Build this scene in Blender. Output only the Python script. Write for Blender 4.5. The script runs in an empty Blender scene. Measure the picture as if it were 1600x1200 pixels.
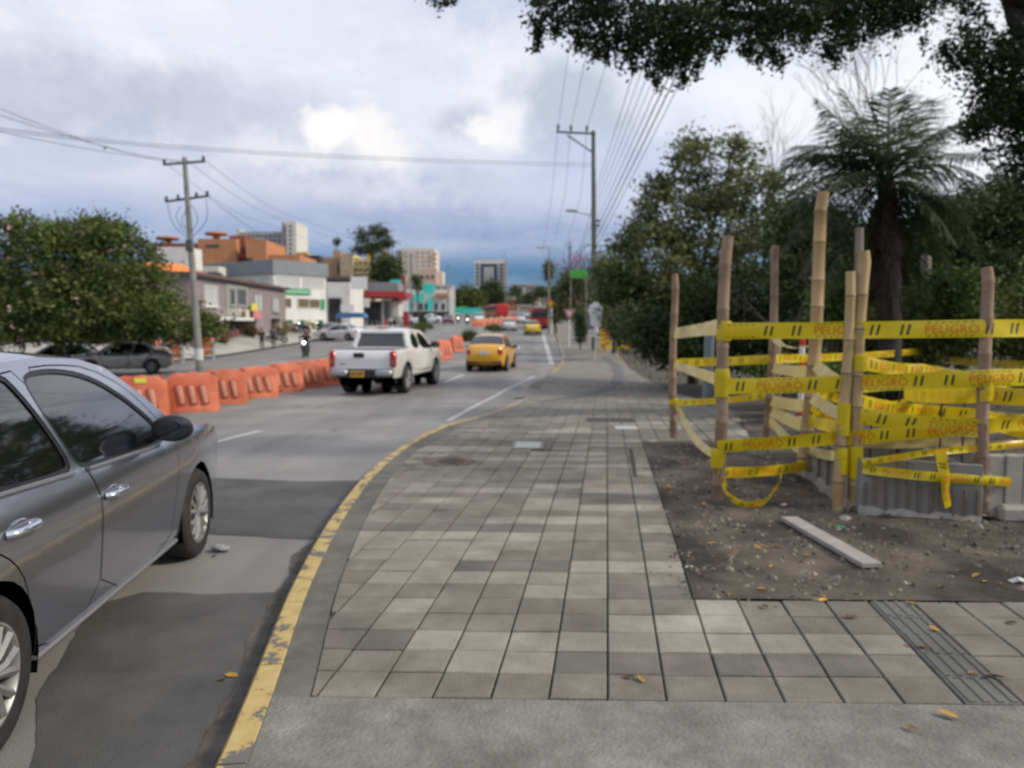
import bpy, bmesh, math, random
import numpy as np
from mathutils import Vector, Matrix, noise as mnoise
from mathutils.geometry import delaunay_2d_cdt
S = bpy.context.scene
COL = S.collection
R = math.radians
PI = math.pi

# ------------------------------------------------------------------ camera
EYE = 1.64
PITCH = R(4.289)
cam_d = bpy.data.cameras.new('camera')
cam = bpy.data.objects.new('camera', cam_d)
COL.objects.link(cam)
cam.location = (0, 0, EYE)
cam.rotation_euler = (PI / 2 - PITCH, 0, 0)
cam_d.sensor_width = 36.0
cam_d.lens = 27.0
cam_d.clip_start = 0.05
cam_d.clip_end = 8000
cam_d.dof.use_dof = True            # the photograph is focused far too close
cam_d.dof.focus_distance = 1.5
cam_d.dof.aperture_fstop = 3.8
S.camera = cam

# ------------------------------------------------------------------ sky
SUN_EL, SUN_AZ = R(36), R(104)       # azimuth clockwise from +Y: behind and to the right
world = bpy.data.worlds.new('World')
S.world = world
world.use_nodes = True
wn, wl = world.node_tree.nodes, world.node_tree.links
wn.clear()

def pix_dir(u, v):
    dx, dy = (u - 800) / 1200.0, (600 - v) / 1200.0
    d = Vector((dx, math.cos(PITCH) + dy * math.sin(PITCH), -math.sin(PITCH) + dy * math.cos(PITCH)))
    return d

def W(t, **k):
    n = wn.new(t)
    for a, b in k.items():
        setattr(n, a, b)
    return n

def wmath(op, a, b=None, clamp=False):
    n = W('ShaderNodeMath', operation=op, use_clamp=clamp)
    for i, x in enumerate((a, b)):
        if x is None:
            continue
        if isinstance(x, (int, float)):
            n.inputs[i].default_value = x
        else:
            wl.new(x, n.inputs[i])
    return n.outputs[0]

def wmix(f, a, b):
    n = W('ShaderNodeMix', data_type='RGBA')
    for i, x in ((0, f), (6, a), (7, b)):
        if isinstance(x, (int, float)):
            n.inputs[i].default_value = x
        elif isinstance(x, tuple):
            n.inputs[i].default_value = (*x, 1)
        else:
            wl.new(x, n.inputs[i])
    return n.outputs[2]

tc = W('ShaderNodeTexCoord')
nrm = W('ShaderNodeVectorMath', operation='NORMALIZE')
wl.new(tc.outputs['Generated'], nrm.inputs[0])
dirv = nrm.outputs[0]
sep = W('ShaderNodeSeparateXYZ')
wl.new(dirv, sep.inputs[0])
zpos = wmath('MAXIMUM', sep.outputs[2], 0.0)
den = wmath('ADD', zpos, 0.16)
px_ = wmath('DIVIDE', sep.outputs[0], den)
py_ = wmath('DIVIDE', sep.outputs[1], den)
pc = W('ShaderNodeCombineXYZ')
wl.new(px_, pc.inputs[0]); wl.new(py_, pc.inputs[1])
pc.inputs[2].default_value = 3.7

def wnoise(vec, scale, detail, rough=0.55, dist=0.0):
    n = W('ShaderNodeTexNoise')
    n.inputs['Scale'].default_value = scale
    n.inputs['Detail'].default_value = detail
    n.inputs['Roughness'].default_value = rough
    n.inputs['Distortion'].default_value = dist
    wl.new(vec, n.inputs['Vector'])
    return n

def wramp(f, stops, interp='EASE'):
    n = W('ShaderNodeValToRGB')
    n.color_ramp.interpolation = interp
    e = n.color_ramp.elements
    while len(e) < len(stops):
        e.new(0.5)
    for el, (p, c) in zip(e, stops):
        el.position = p
        el.color = (*c, 1) if isinstance(c, tuple) else (c, c, c, 1)
    wl.new(f, n.inputs[0])
    return n.outputs[0]

n_big = wnoise(pc.outputs[0], 0.55, 5.0, 0.5, 0.25)
n_mid = wnoise(pc.outputs[0], 1.5, 7.0, 0.56, 0.3)
wob = wnoise(dirv, 9.0, 5.0, 0.6)
wv = W('ShaderNodeVectorMath', operation='MULTIPLY_ADD')
wl.new(wob.outputs['Color'], wv.inputs[0])
wv.inputs[1].default_value = (0.11, 0.11, 0.11)
wl.new(dirv, wv.inputs[2])

hi_n = wnoise(dirv, 26.0, 6.0, 0.62)
def blob(u, v, sx, sy, pw=1.0, c=None, sharp=1.3, ns=1.1):
    """soft patch round the direction of a place in the sky"""
    c = pix_dir(u, v).normalized()
    s = W('ShaderNodeVectorMath', operation='SUBTRACT')
    wl.new(wv.outputs[0], s.inputs[0])
    s.inputs[1].default_value = (c.x + 0.055, c.y + 0.055, c.z + 0.055)
    m = W('ShaderNodeVectorMath', operation='MULTIPLY')
    wl.new(s.outputs[0], m.inputs[0])
    m.inputs[1].default_value = (1 / sx, 1 / sx, 1 / sy)
    le = W('ShaderNodeVectorMath', operation='LENGTH')
    wl.new(m.outputs[0], le.inputs[0])
    x = wmath('SUBTRACT', 1.0, le.outputs['Value'])
    x = wmath('ADD', x, wmath('MULTIPLY', wmath('SUBTRACT', hi_n.outputs[0], 0.5), ns))
    return wmath('MULTIPLY', wmath('MULTIPLY', x, sharp, True), pw, True)

n_fine = wnoise(pc.outputs[0], 3.6, 9.0, 0.62, 0.5)
shade = wmath('ADD', wmath('ADD', wmath('MULTIPLY', n_big.outputs[0], 0.36), wmath('MULTIPLY', n_mid.outputs[0], 0.40)), wmath('MULTIPLY', n_fine.outputs[0], 0.24))
cloud = wramp(shade, [(0.37, (0.40, 0.46, 0.63)), (0.46, (0.58, 0.63, 0.78)), (0.53, (0.72, 0.75, 0.86)), (0.61, (0.90, 0.91, 0.95))])
# a few clouds of the day
for (u, v, sx, sy, a, c, shp) in (
        (520, 90, 0.50, 0.12, 0.3, (0.72, 0.76, 0.87), 1.3),
        (90, 150, 0.26, 0.07, 0.6, (0.44, 0.48, 0.60), 1.2),
        (330, 165, 0.22, 0.05, 0.4, (0.44, 0.48, 0.60), 1.2),
        (330, 30, 0.30, 0.06, 0.5, (0.80, 0.82, 0.90), 1.2),
        (620, 300, 0.65, 0.075, 0.75, (0.40, 0.46, 0.64), 1.1),
        (300, 285, 0.30, 0.05, 0.5, (0.72, 0.74, 0.83), 1.2),
        (1180, 170, 0.52, 0.17, 0.85, (0.86, 0.88, 0.95), 1.2),
        (1500, 170, 0.34, 0.20, 0.85, (0.92, 0.93, 0.97), 1.2),
        (800, 150, 0.09, 0.09, 0.7, (0.84, 0.85, 0.92), 1.6),
        (895, 170, 0.10, 0.085, 0.8, (0.44, 0.50, 0.60), 1.7),
        (722, 178, 0.045, 0.026, 0.6, (0.46, 0.50, 0.63), 1.6),
        (745, 190, 0.032, 0.018, 0.9, (0.95, 0.93, 0.93), 2.0),
        (790, 195, 0.035, 0.03, 0.7, (0.92, 0.91, 0.93), 1.8),
        (560, 238, 0.13, 0.045, 0.8, (0.80, 0.80, 0.86), 1.6),
        (545, 208, 0.062, 0.036, 0.85, (0.93, 0.91, 0.91), 1.9),
        (605, 224, 0.055, 0.026, 0.8, (0.93, 0.91, 0.91), 1.8),
        (500, 205, 0.040, 0.030, 0.9, (0.97, 0.95, 0.95), 2.6),
        (410, 245, 0.07, 0.035, 0.6, (0.86, 0.85, 0.88), 1.6),
        (560, 305, 0.16, 0.022, 0.5, (0.74, 0.74, 0.82), 1.4),
        (980, 260, 0.24, 0.07, 0.75, (0.50, 0.57, 0.77), 1.3),
        (1120, 60, 0.20, 0.05, 0.6, (0.62, 0.70, 0.86), 1.2),
        (1290, 110, 0.10, 0.04, 0.5, (0.70, 0.76, 0.88), 1.2)):
    cloud = wmix(blob(u, v, sx, sy, a, None, shp), cloud, c)
sky = W('ShaderNodeTexSky')
sky.sky_type = 'NISHITA'
sky.sun_disc = False
sky.sun_elevation = SUN_EL
sky.sun_rotation = SUN_AZ
sky.air_density = 1.2
sky.dust_density = 0.6
sky.ozone_density = 2.5
# clear air showing in the gap low over the horizon and in a few rents
gap = wramp(sep.outputs[2], [(0.0, 1.0), (0.068, 1.0), (0.11, 0.5), (0.17, 0.0)])
gapn = wramp(wnoise(pc.outputs[0], 0.8, 4.0).outputs[0], [(0.34, 0.85), (0.52, 1.0)])
g1 = wmath('MULTIPLY', gap, gapn, True)
cover = wmath('SUBTRACT', 1.0, g1, True)
bgA = W('ShaderNodeBackground'); bgA.inputs[1].default_value = 0.085
tint = W('ShaderNodeMix', data_type='RGBA', blend_type='MULTIPLY')
tint.inputs[0].default_value = 1.0
wl.new(sky.outputs[0], tint.inputs[6]); tint.inputs[7].default_value = (0.28, 0.50, 0.95, 1)
wl.new(tint.outputs[2], bgA.inputs[0])
bgB = W('ShaderNodeBackground'); bgB.inputs[1].default_value = 1.0
wl.new(cloud, bgB.inputs[0])
mx = W('ShaderNodeMixShader')
wl.new(cover, mx.inputs[0]); wl.new(bgA.outputs[0], mx.inputs[1]); wl.new(bgB.outputs[0], mx.inputs[2])
wo = W('ShaderNodeOutputWorld')
wl.new(mx.outputs[0], wo.inputs[0])

# ------------------------------------------------------------------ sun through thin cloud
sun_d = bpy.data.lights.new('sun', 'SUN')
sun_d.energy = 2.8
sun_d.angle = R(11)
sun_d.color = (1.0, 0.91, 0.76)
sun = bpy.data.objects.new('sun', sun_d)
COL.objects.link(sun)
sdir = Vector((math.sin(SUN_AZ) * math.cos(SUN_EL), math.cos(SUN_AZ) * math.cos(SUN_EL), math.sin(SUN_EL)))
sun.rotation_euler = sdir.to_track_quat('Z', 'Y').to_euler()
sun.location = (30, -30, 40)

S.view_settings.view_transform = 'Standard'
S.view_settings.look = 'None'
S.view_settings.gamma = 1
S.view_settings.use_curve_mapping = False
S.view_settings.exposure = 0.1
S.cycles.max_bounces = 6
S.cycles.transparent_max_bounces = 12
S.cycles.caustics_reflective = False
S.cycles.caustics_refractive = False
S.cycles.use_denoising = True
S.cycles.sample_clamp_indirect = 4.0

# ------------------------------------------------------------------ lie of the land (metres, road at the camera = 0)
_PY = [-40, 0, 6, 12, 21, 33, 50, 80, 100, 150, 200, 260, 350, 700]
_PZ = [0, 0, 0, -.08, -.24, -.2, .1, .77, 1.24, 2.8, 4.6, 7.0, 10.0, 17.0]
def zr(x, y):
    z = float(np.interp(y, _PY, _PZ))
    if x < -6:
        fade = 1 - min(1, max(0, (y - 55) / 40))
        z -= min(0.62, 0.045 * (-6 - x)) * fade
    return z
KERB = 0.10
def zs(x, y):
    return zr(x, y) + KERB
def at(u, v, Y):
    """the point on the line of sight through a place in the photograph, Y metres ahead"""
    d = pix_dir(u, v)
    d *= Y / d.y
    return Vector((d.x, d.y, d.z + EYE))
def ground(u, v, f=zr):
    lo, hi = 1.0, 400.0
    Y = 1.0
    prev = 1.0
    while Y < 400:
        p = at(u, v, Y)
        if p.z < f(p.x, p.y):
            break
        prev = Y
        Y *= 1.02
    lo, hi = prev, Y
    for _ in range(30):
        m = (lo + hi) / 2
        p = at(u, v, m)
        if p.z < f(p.x, p.y): hi = m
        else: lo = m
    p = at(u, v, hi)
    return Vector((p.x, p.y, f(p.x, p.y)))

# ------------------------------------------------------------------ materials
MATS = {}
def mat(name, c, c2=None, scale=6.0, rough=0.7, metal=0.0, bump=0.0, bscale=40.0, coat=0.0, spec=0.5,
        rnd=0.0, island=0.0, emit=None, estr=0.0, detail=5.0, lo=0.35, hi=0.68, transl=0.0, obj_coords=True, dirt=0.0):
    if name in MATS:
        return MATS[name]
    m = bpy.data.materials.new(name)
    m.use_nodes = True
    nt = m.node_tree; n = nt.nodes; l = nt.links
    b = n['Principled BSDF']
    b.inputs['Roughness'].default_value = rough
    b.inputs['Metallic'].default_value = metal
    b.inputs['Specular IOR Level'].default_value = spec
    b.inputs['Coat Weight'].default_value = coat
    b.inputs['Coat Roughness'].default_value = 0.04
    t = n.new('ShaderNodeTexCoord')
    vec = t.outputs['Object'] if obj_coords else None
    if not obj_coords:
        g = n.new('ShaderNodeNewGeometry'); vec = g.outputs['Position']
    col = None
    if c2 is not None:
        nz = n.new('ShaderNodeTexNoise')
        nz.inputs['Scale'].default_value = scale
        nz.inputs['Detail'].default_value = detail
        nz.inputs['Roughness'].default_value = 0.62
        l.new(vec, nz.inputs['Vector'])
        rp = n.new('ShaderNodeValToRGB')
        rp.color_ramp.elements[0].position = lo; rp.color_ramp.elements[0].color = (*c, 1)
        rp.color_ramp.elements[1].position = hi; rp.color_ramp.elements[1].color = (*c2, 1)
        l.new(nz.outputs[0], rp.inputs[0])
        col = rp.outputs[0]
    else:
        rgb = n.new('ShaderNodeRGB'); rgb.outputs[0].default_value = (*c, 1); col = rgb.outputs[0]
    for amt, kind in ((rnd, 'o'), (island, 'i')):
        if amt > 0:
            if kind == 'o':
                src = n.new('ShaderNodeObjectInfo').outputs['Random']
            else:
                src = n.new('ShaderNodeNewGeometry').outputs['Random Per Island']
            mr = n.new('ShaderNodeMapRange')
            mr.inputs[3].default_value = 1 - amt; mr.inputs[4].default_value = 1 + amt
            l.new(src, mr.inputs[0])
            mu = n.new('ShaderNodeVectorMath'); mu.operation = 'SCALE'
            l.new(col, mu.inputs[0]); l.new(mr.outputs[0], mu.inputs['Scale'])
            col = mu.outputs[0]
    if dirt > 0:
        # broad stains that run on across neighbouring pieces
        g2 = n.new('ShaderNodeNewGeometry')
        for sc, a0, a1, dv in ((.75, .40, .60, dirt), (4.5, .52, .68, dirt * .6)):
            dn = n.new('ShaderNodeTexNoise'); dn.inputs['Scale'].default_value = sc; dn.inputs['Detail'].default_value = 9; dn.inputs['Roughness'].default_value = .65
            l.new(g2.outputs['Position'], dn.inputs['Vector'])
            dr = n.new('ShaderNodeValToRGB'); de = dr.color_ramp.elements
            de[0].position = a0; de[1].position = a1
            de[0].color = (1.06, 1.05, 1.03, 1) if sc < 1 else (1, 1, 1, 1); de[1].color = (1 - dv, 1 - dv * 1.03, 1 - dv * 1.12, 1)
            l.new(dn.outputs[0], dr.inputs[0])
            dm = n.new('ShaderNodeMix'); dm.data_type = 'RGBA'; dm.blend_type = 'MULTIPLY'; dm.inputs[0].default_value = 1
            l.new(col, dm.inputs[6]); l.new(dr.outputs[0], dm.inputs[7]); col = dm.outputs[2]
    l.new(col, b.inputs['Base Color'])
    if bump > 0:
        bn = n.new('ShaderNodeTexNoise'); bn.inputs['Scale'].default_value = bscale; bn.inputs['Detail'].default_value = 4
        l.new(vec, bn.inputs['Vector'])
        bp = n.new('ShaderNodeBump'); bp.inputs['Strength'].default_value = bump; bp.inputs['Distance'].default_value = 0.01
        l.new(bn.outputs[0], bp.inputs['Height']); l.new(bp.outputs[0], b.inputs['Normal'])
    if emit:
        b.inputs['Emission Color'].default_value = (*emit, 1); b.inputs['Emission Strength'].default_value = estr
    if transl > 0:
        tr = n.new('ShaderNodeBsdfTranslucent'); l.new(col, tr.inputs[0])
        ms = n.new('ShaderNodeMixShader'); ms.inputs[0].default_value = transl
        l.new(b.outputs[0], ms.inputs[1]); l.new(tr.outputs[0], ms.inputs[2])
        l.new(ms.outputs[0], n['Material Output'].inputs[0])
    MATS[name] = m
    return m

# ------------------------------------------------------------------ mesh helpers
class MB:
    def __init__(s):
        s.v = []; s.f = []; s.mi = []
    def add(s, vs, fs, mi=0):
        o = len(s.v)
        s.v.extend([tuple(p) for p in vs])
        s.f.extend([tuple(i + o for i in f) for f in fs])
        s.mi.extend([mi] * len(fs))
        return s
    def box(s, c, d, rz=0.0, bev=0.0, mi=0, M=None):
        hx, hy, hz = d[0] / 2, d[1] / 2, d[2] / 2
        b = min(bev, hx * .9, hy * .9, hz * .9)
        if b <= 0:
            vs = [(x, y, z) for x in (-hx, hx) for y in (-hy, hy) for z in (-hz, hz)]
            fs = [(0, 1, 3, 2), (4, 6, 7, 5), (0, 4, 5, 1), (2, 3, 7, 6), (0, 2, 6, 4), (1, 5, 7, 3)]
        else:
            vs = []; ix = {}
            for sx in (-1, 1):
                for sy in (-1, 1):
                    for sz in (-1, 1):
                        for a in range(3):
                            q = [sx * (hx - b), sy * (hy - b), sz * (hz - b)]
                            q[a] = (sx, sy, sz)[a] * (hx, hy, hz)[a]
                            ix[(sx, sy, sz, a)] = len(vs); vs.append(tuple(q))
            fs = []
            for a in range(3):
                o1, o2 = [(1, 2), (2, 0), (0, 1)][a]
                for sg in (-1, 1):
                    f = []
                    for (p, q) in ((-1, -1), (1, -1), (1, 1), (-1, 1)):
                        k = [0, 0, 0]; k[a] = sg; k[o1] = p; k[o2] = q
                        f.append(ix[(*k, a)])
                    fs.append(tuple(f if sg > 0 else f[::-1]))
            for a in range(3):
                o1, o2 = [(1, 2), (2, 0), (0, 1)][a]
                for p in (-1, 1):
                    for q in (-1, 1):
                        k0 = [0, 0, 0]; k1 = [0, 0, 0]
                        k0[a] = -1; k1[a] = 1
                        for k in (k0, k1): k[o1] = p; k[o2] = q
                        f = [ix[(*k0, o1)], ix[(*k1, o1)], ix[(*k1, o2)], ix[(*k0, o2)]]
                        fs.append(tuple(f if p * q < 0 else f[::-1]))
            for sx in (-1, 1):
                for sy in (-1, 1):
                    for sz in (-1, 1):
                        f = [ix[(sx, sy, sz, a)] for a in range(3)]
                        fs.append(tuple(f if sx * sy * sz > 0 else f[::-1]))
        if M is None:
            cr, sr = math.cos(rz), math.sin(rz)
            vs = [(c[0] + x * cr - y * sr, c[1] + x * sr + y * cr, c[2] + z) for x, y, z in vs]
        else:
            vs = [tuple(M @ Vector((x + c[0], y + c[1], z + c[2]))) for x, y, z in vs]
        return s.add(vs, fs, mi)
    def tube(s, pts, rad, n=8, cap=True, mi=0):
        pts = [Vector(p) for p in pts]
        if not isinstance(rad, (list, tuple)): rad = [rad] * len(pts)
        vs = []; fs = []
        up = None
        for i, p in enumerate(pts):
            a = pts[max(0, i - 1)]; b = pts[min(len(pts) - 1, i + 1)]
            t = (b - a)
            if t.length < 1e-9: t = Vector((0, 0, 1))
            t.normalize()
            if up is None:
                up = Vector((1, 0, 0)) if abs(t.x) < .8 else Vector((0, 1, 0))
            x = (up - t * up.dot(t)).normalized(); y = t.cross(x); up = x
            for k in range(n):
                th = 2 * PI * k / n
                vs.append(p + (x * math.cos(th) + y * math.sin(th)) * rad[i])
        for i in range(len(pts) - 1):
            for k in range(n):
                k2 = (k + 1) % n
                fs.append((i * n + k, i * n + k2, (i + 1) * n + k2, (i + 1) * n + k))
        if cap:
            fs.append(tuple(range(n - 1, -1, -1)))
            fs.append(tuple(range((len(pts) - 1) * n, len(pts) * n)))
        return s.add(vs, fs, mi)
    def lathe(s, prof, n=24, axis='z', c=(0, 0, 0), mi=0):
        """profile of (radius, height) turned about an axis"""
        vs = []; fs = []
        for (r, h) in prof:
            for k in range(n):
                th = 2 * PI * k / n
                a, b = r * math.cos(th), r * math.sin(th)
                q = {'z': (a, b, h), 'x': (h, a, b), 'y': (b, h, a)}[axis]
                vs.append((q[0] + c[0], q[1] + c[1], q[2] + c[2]))
        for i in range(len(prof) - 1):
            for k in range(n):
                k2 = (k + 1) % n
                fs.append((i * n + k, i * n + k2, (i + 1) * n + k2, (i + 1) * n + k))
        return s.add(vs, fs, mi)
    def ball(s, c, r, n=10, m=6, mi=0):
        rx, ry, rz = r if isinstance(r, (tuple, list)) else (r, r, r)
        vs = [(c[0], c[1], c[2] - rz)]
        for i in range(1, m):
            a = -PI / 2 + PI * i / m
            for k in range(n):
                t = 2 * PI * k / n
                vs.append((c[0] + rx * math.cos(a) * math.cos(t), c[1] + ry * math.cos(a) * math.sin(t), c[2] + rz * math.sin(a)))
        vs.append((c[0], c[1], c[2] + rz))
        fs = [(0, 1 + (k + 1) % n, 1 + k) for k in range(n)]
        for i in range(m - 2):
            for k in range(n):
                k2 = (k + 1) % n
                fs.append((1 + i * n + k, 1 + i * n + k2, 1 + (i + 1) * n + k2, 1 + (i + 1) * n + k))
        T = len(vs) - 1
        fs += [(T, 1 + (m - 2) * n + k, 1 + (m - 2) * n + (k + 1) % n) for k in range(n)]
        return s.add(vs, fs, mi)
    def prism(s, poly, M, h, mi=0):
        """2-D outline extruded by h along the third axis of M"""
        n = len(poly)
        vs = [M @ Vector((x, y, 0)) for x, y in poly] + [M @ Vector((x, y, h)) for x, y in poly]
        fs = [tuple(range(n - 1, -1, -1)), tuple(range(n, 2 * n))]
        fs += [(i, (i + 1) % n, n + (i + 1) % n, n + i) for i in range(n)]
        return s.add(vs, fs, mi)
    def mesh(s, name, mats, smooth=False, angle=40):
        me = bpy.data.meshes.new(name)
        me.from_pydata([tuple(p) for p in s.v], [], s.f)
        mats = mats if isinstance(mats, (list, tuple)) else [mats]
        for m in mats: me.materials.append(m)
        if len(mats) > 1: me.polygons.foreach_set('material_index', s.mi)
        if smooth:
            me.polygons.foreach_set('use_smooth', [True] * len(me.polygons))
            if angle < 180: me.set_sharp_from_angle(angle=R(angle))
        me.update()
        return me
    def build(s, name, mats, parent=None, smooth=False, angle=40, loc=None):
        o = bpy.data.objects.new(name, s.mesh(name, mats, smooth, angle))
        COL.objects.link(o)
        if loc is not None: o.location = loc
        if parent is not None: o.parent = parent
        return o

def tag(o, label=None, cat=None, group=None, kind=None):
    if label: o['label'] = label
    if cat: o['category'] = cat
    if group: o['group'] = group
    if kind: o['kind'] = kind
    return o
def thing(name, label, cat, loc=(0, 0, 0), rz=0.0, group=None):
    o = bpy.data.objects.new(name, None)
    o.empty_display_size = 0.2
    COL.objects.link(o)
    o.location = loc; o.rotation_euler = (0, 0, rz)
    return tag(o, label, cat, group)
def copy_tree(o, parent=None):
    c = o.copy(); COL.objects.link(c)
    if parent is not None: c.parent = parent
    for ch in list(o.children): copy_tree(ch, c)
    return c
def place(o, loc, rz=0.0, label=None, group=None):
    o.location = loc; o.rotation_euler = (0, 0, rz)
    if label: o['label'] = label
    if group: o['group'] = group
    return o
def sheet(name, xs_fn, ys, nx, zf, m, kind='structure', parent=None):
    """ground sheet between two edges given per y"""
    mb = MB(); vs = []; fs = []
    for y in ys:
        a, b = xs_fn(y)
        for i in range(nx + 1):
            x = a + (b - a) * i / nx
            vs.append((x, y, zf(x, y)))
    for j in range(len(ys) - 1):
        for i in range(nx):
            q = j * (nx + 1) + i
            fs.append((q, q + 1, q + nx + 2, q + nx + 1))
    mb.add(vs, fs)
    o = mb.build(name, m, parent, True, 180)
    if kind: o['kind'] = kind
    return o
def in_poly(p, poly):
    x, y = p; c = False; n = len(poly)
    for i in range(n):
        x1, y1 = poly[i]; x2, y2 = poly[i - 1]
        if (y1 > y) != (y2 > y) and x < (x2 - x1) * (y - y1) / (y2 - y1) + x1: c = not c
    return c
def offset_poly(poly, d):
    n = len(poly)
    A = sum(poly[i - 1][0] * poly[i][1] - poly[i][0] * poly[i - 1][1] for i in range(n))
    sg = 1 if A > 0 else -1
    out = []
    for i in range(n):
        p0 = Vector(poly[i - 1]); p1 = Vector(poly[i]); p2 = Vector(poly[(i + 1) % n])
        e1 = (p1 - p0).normalized(); e2 = (p2 - p1).normalized()
        n1 = Vector((e1.y, -e1.x)) * sg; n2 = Vector((e2.y, -e2.x)) * sg
        m_ = (n1 + n2)
        m_ = m_ / max(0.35, (m_.length_squared / 2)) if m_.length > 1e-6 else n1
        q = p1 + m_ * d
        out.append((q.x, q.y))
    return out
def smooth_poly(pts, it=2, closed=False):
    for _ in range(it):
        o = []
        n = len(pts)
        rng = range(n) if closed else range(n - 1)
        if not closed: o.append(pts[0])
        for i in rng:
            a = pts[i]; b = pts[(i + 1) % n]
            o.append(tuple(a[k] * .75 + b[k] * .25 for k in range(len(a))))
            o.append(tuple(a[k] * .25 + b[k] * .75 for k in range(len(a))))
        if not closed: o.append(pts[-1])
        pts = o
    return pts
def glyphs(text, size):
    """flat outline letters: vertices and faces in the xy plane"""
    cu = bpy.data.curves.new('lettering', 'FONT')
    cu.body = text; cu.size = size; cu.resolution_u = 2
    o = bpy.data.objects.new('lettering', cu)
    COL.objects.link(o)
    dg = bpy.context.evaluated_depsgraph_get()
    me = bpy.data.meshes.new_from_object(o.evaluated_get(dg))
    vs = [tuple(v.co) for v in me.vertices]; fs = [tuple(p.vertices) for p in me.polygons]
    bpy.data.objects.remove(o); bpy.data.curves.remove(cu); bpy.data.meshes.remove(me)
    return vs, fs
# ================================================================== THE SETTING
def kerb_pts():
    px = [(318, 1230), (330, 1200), (352, 1150), (385, 1078), (412, 1010), (440, 940), (468, 885), (500, 830), (528, 790), (560, 750), (590, 722), (620, 700), (660, 678), (700, 660)]
    out = []
    for u, v in px:
        p = ground(u, v, zs)
        out.append((p.x, p.y))
    out += [(-.25, 16.4), (.5, 20.5), (.75, 22.5), (1.15, 26), (1.75, 31), (2.3, 36), (2.9, 44), (3.4, 56), (4.4, 80), (5.3, 104), (5.5, 130), (4.0, 165), (0, 205), (-8, 260)]
    return out
KP = kerb_pts()
KP = [(KP[0][0] + .25 * (KP[0][0] - KP[1][0]) / abs(KP[0][1] - KP[1][1]) * 4, -12.0)] + KP
KP[0] = (-.55, -3.0)
_ky = [p[1] for p in KP]; _kx = [p[0] for p in KP]
def kx(y):
    return float(np.interp(y, _ky, _kx))
# height of the kerb: it is lowered for a driveway further on
def kh(y):
    return float(np.interp(y, [0, 12.5, 15, 23.2, 24.2, 34, 38, 300], [KERB, KERB, .03, .03, .13, .13, .06, .08]))
def zw(x, y):
    """top of the pavement"""
    w = min(1, max(0, (x - kx(y)) / 2.5))
    return zr(x, y) + kh(y) * (1 - w) + KERB * w

# --- materials of the ground
def asphalt():
    m = bpy.data.materials.new('asphalt'); m.use_nodes = True
    n = m.node_tree.nodes; l = m.node_tree.links; b = n['Principled BSDF']
    g = n.new('ShaderNodeNewGeometry')
    def nz(sc, det=5, stretch=None):
        t = n.new('ShaderNodeTexNoise'); t.inputs['Scale'].default_value = sc; t.inputs['Detail'].default_value = det
        if stretch:
            mp = n.new('ShaderNodeMapping'); mp.inputs['Scale'].default_value = stretch; mp.inputs['Rotation'].default_value = (0, 0, R(8))
            l.new(g.outputs['Position'], mp.inputs[0]); l.new(mp.outputs[0], t.inputs[0])
        else: l.new(g.outputs['Position'], t.inputs[0])
        return t.outputs[0]
    def ramp(f, a, b_, ca, cb):
        r = n.new('ShaderNodeValToRGB'); e = r.color_ramp.elements
        e[0].position = a; e[1].position = b_; e[0].color = (*ca, 1); e[1].color = (*cb, 1)
        l.new(f, r.inputs[0]); return r.outputs[0]
    base = ramp(nz(.7, 10), .36, .66, (.178, .171, .160), (.252, .242, .226))
    tracks = ramp(nz(.6, 3, (1.6, .1, 1)), .4, .62, (.85, .85, .85), (1.12, 1.12, 1.11))
    mu = n.new('ShaderNodeMix'); mu.data_type = 'RGBA'; mu.blend_type = 'MULTIPLY'; mu.inputs[0].default_value = 1
    l.new(base, mu.inputs[6]); l.new(tracks, mu.inputs[7])
    sp = ramp(nz(160, 2), .35, .7, (.70, .70, .70), (1.32, 1.32, 1.32))
    mu2 = n.new('ShaderNodeMix'); mu2.data_type = 'RGBA'; mu2.blend_type = 'MULTIPLY'; mu2.inputs[0].default_value = 1
    l.new(mu.outputs[2], mu2.inputs[6]); l.new(sp, mu2.inputs[7])
    vo = n.new('ShaderNodeTexVoronoi'); vo.feature = 'DISTANCE_TO_EDGE'; vo.inputs['Scale'].default_value = .42
    wp = n.new('ShaderNodeVectorMath'); wp.operation = 'MULTIPLY_ADD'; wn_ = n.new('ShaderNodeTexNoise'); wn_.inputs['Scale'].default_value = 1.3; wn_.inputs['Detail'].default_value = 6
    l.new(g.outputs['Position'], wn_.inputs[0]); l.new(wn_.outputs['Color'], wp.inputs[0]); wp.inputs[1].default_value = (1.1, 1.1, 0); l.new(g.outputs['Position'], wp.inputs[2])
    l.new(wp.outputs[0], vo.inputs['Vector'])
    cr = ramp(vo.outputs['Distance'], .0, .012, (.42, .41, .40), (1, 1, 1))
    mu3 = n.new('ShaderNodeMix'); mu3.data_type = 'RGBA'; mu3.blend_type = 'MULTIPLY'
    l.new(ramp(nz(.22, 3), .50, .58, (0, 0, 0), (1, 1, 1)), mu3.inputs[0])
    l.new(mu2.outputs[2], mu3.inputs[6]); l.new(cr, mu3.inputs[7])
    l.new(mu3.outputs[2], b.inputs['Base Color'])
    b.inputs['Roughness'].default_value = .72
    bp = n.new('ShaderNodeBump'); bp.inputs['Strength'].default_value = .3; bp.inputs['Distance'].default_value = .006
    l.new(nz(120, 3), bp.inputs['Height']); l.new(bp.outputs[0], b.inputs['Normal'])
    return m
M_ASPH = asphalt()
M_PATCH = mat('asphalt_patch_shaded', (.056, .056, .054), (.108, .106, .100), 1.6, .8, bump=.6, bscale=110, obj_coords=False)
M_CONC = mat('concrete', (.15, .146, .130), (.255, .248, .226), 5.5, .9, bump=.9, bscale=55, obj_coords=False, detail=14, dirt=.22)
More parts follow.
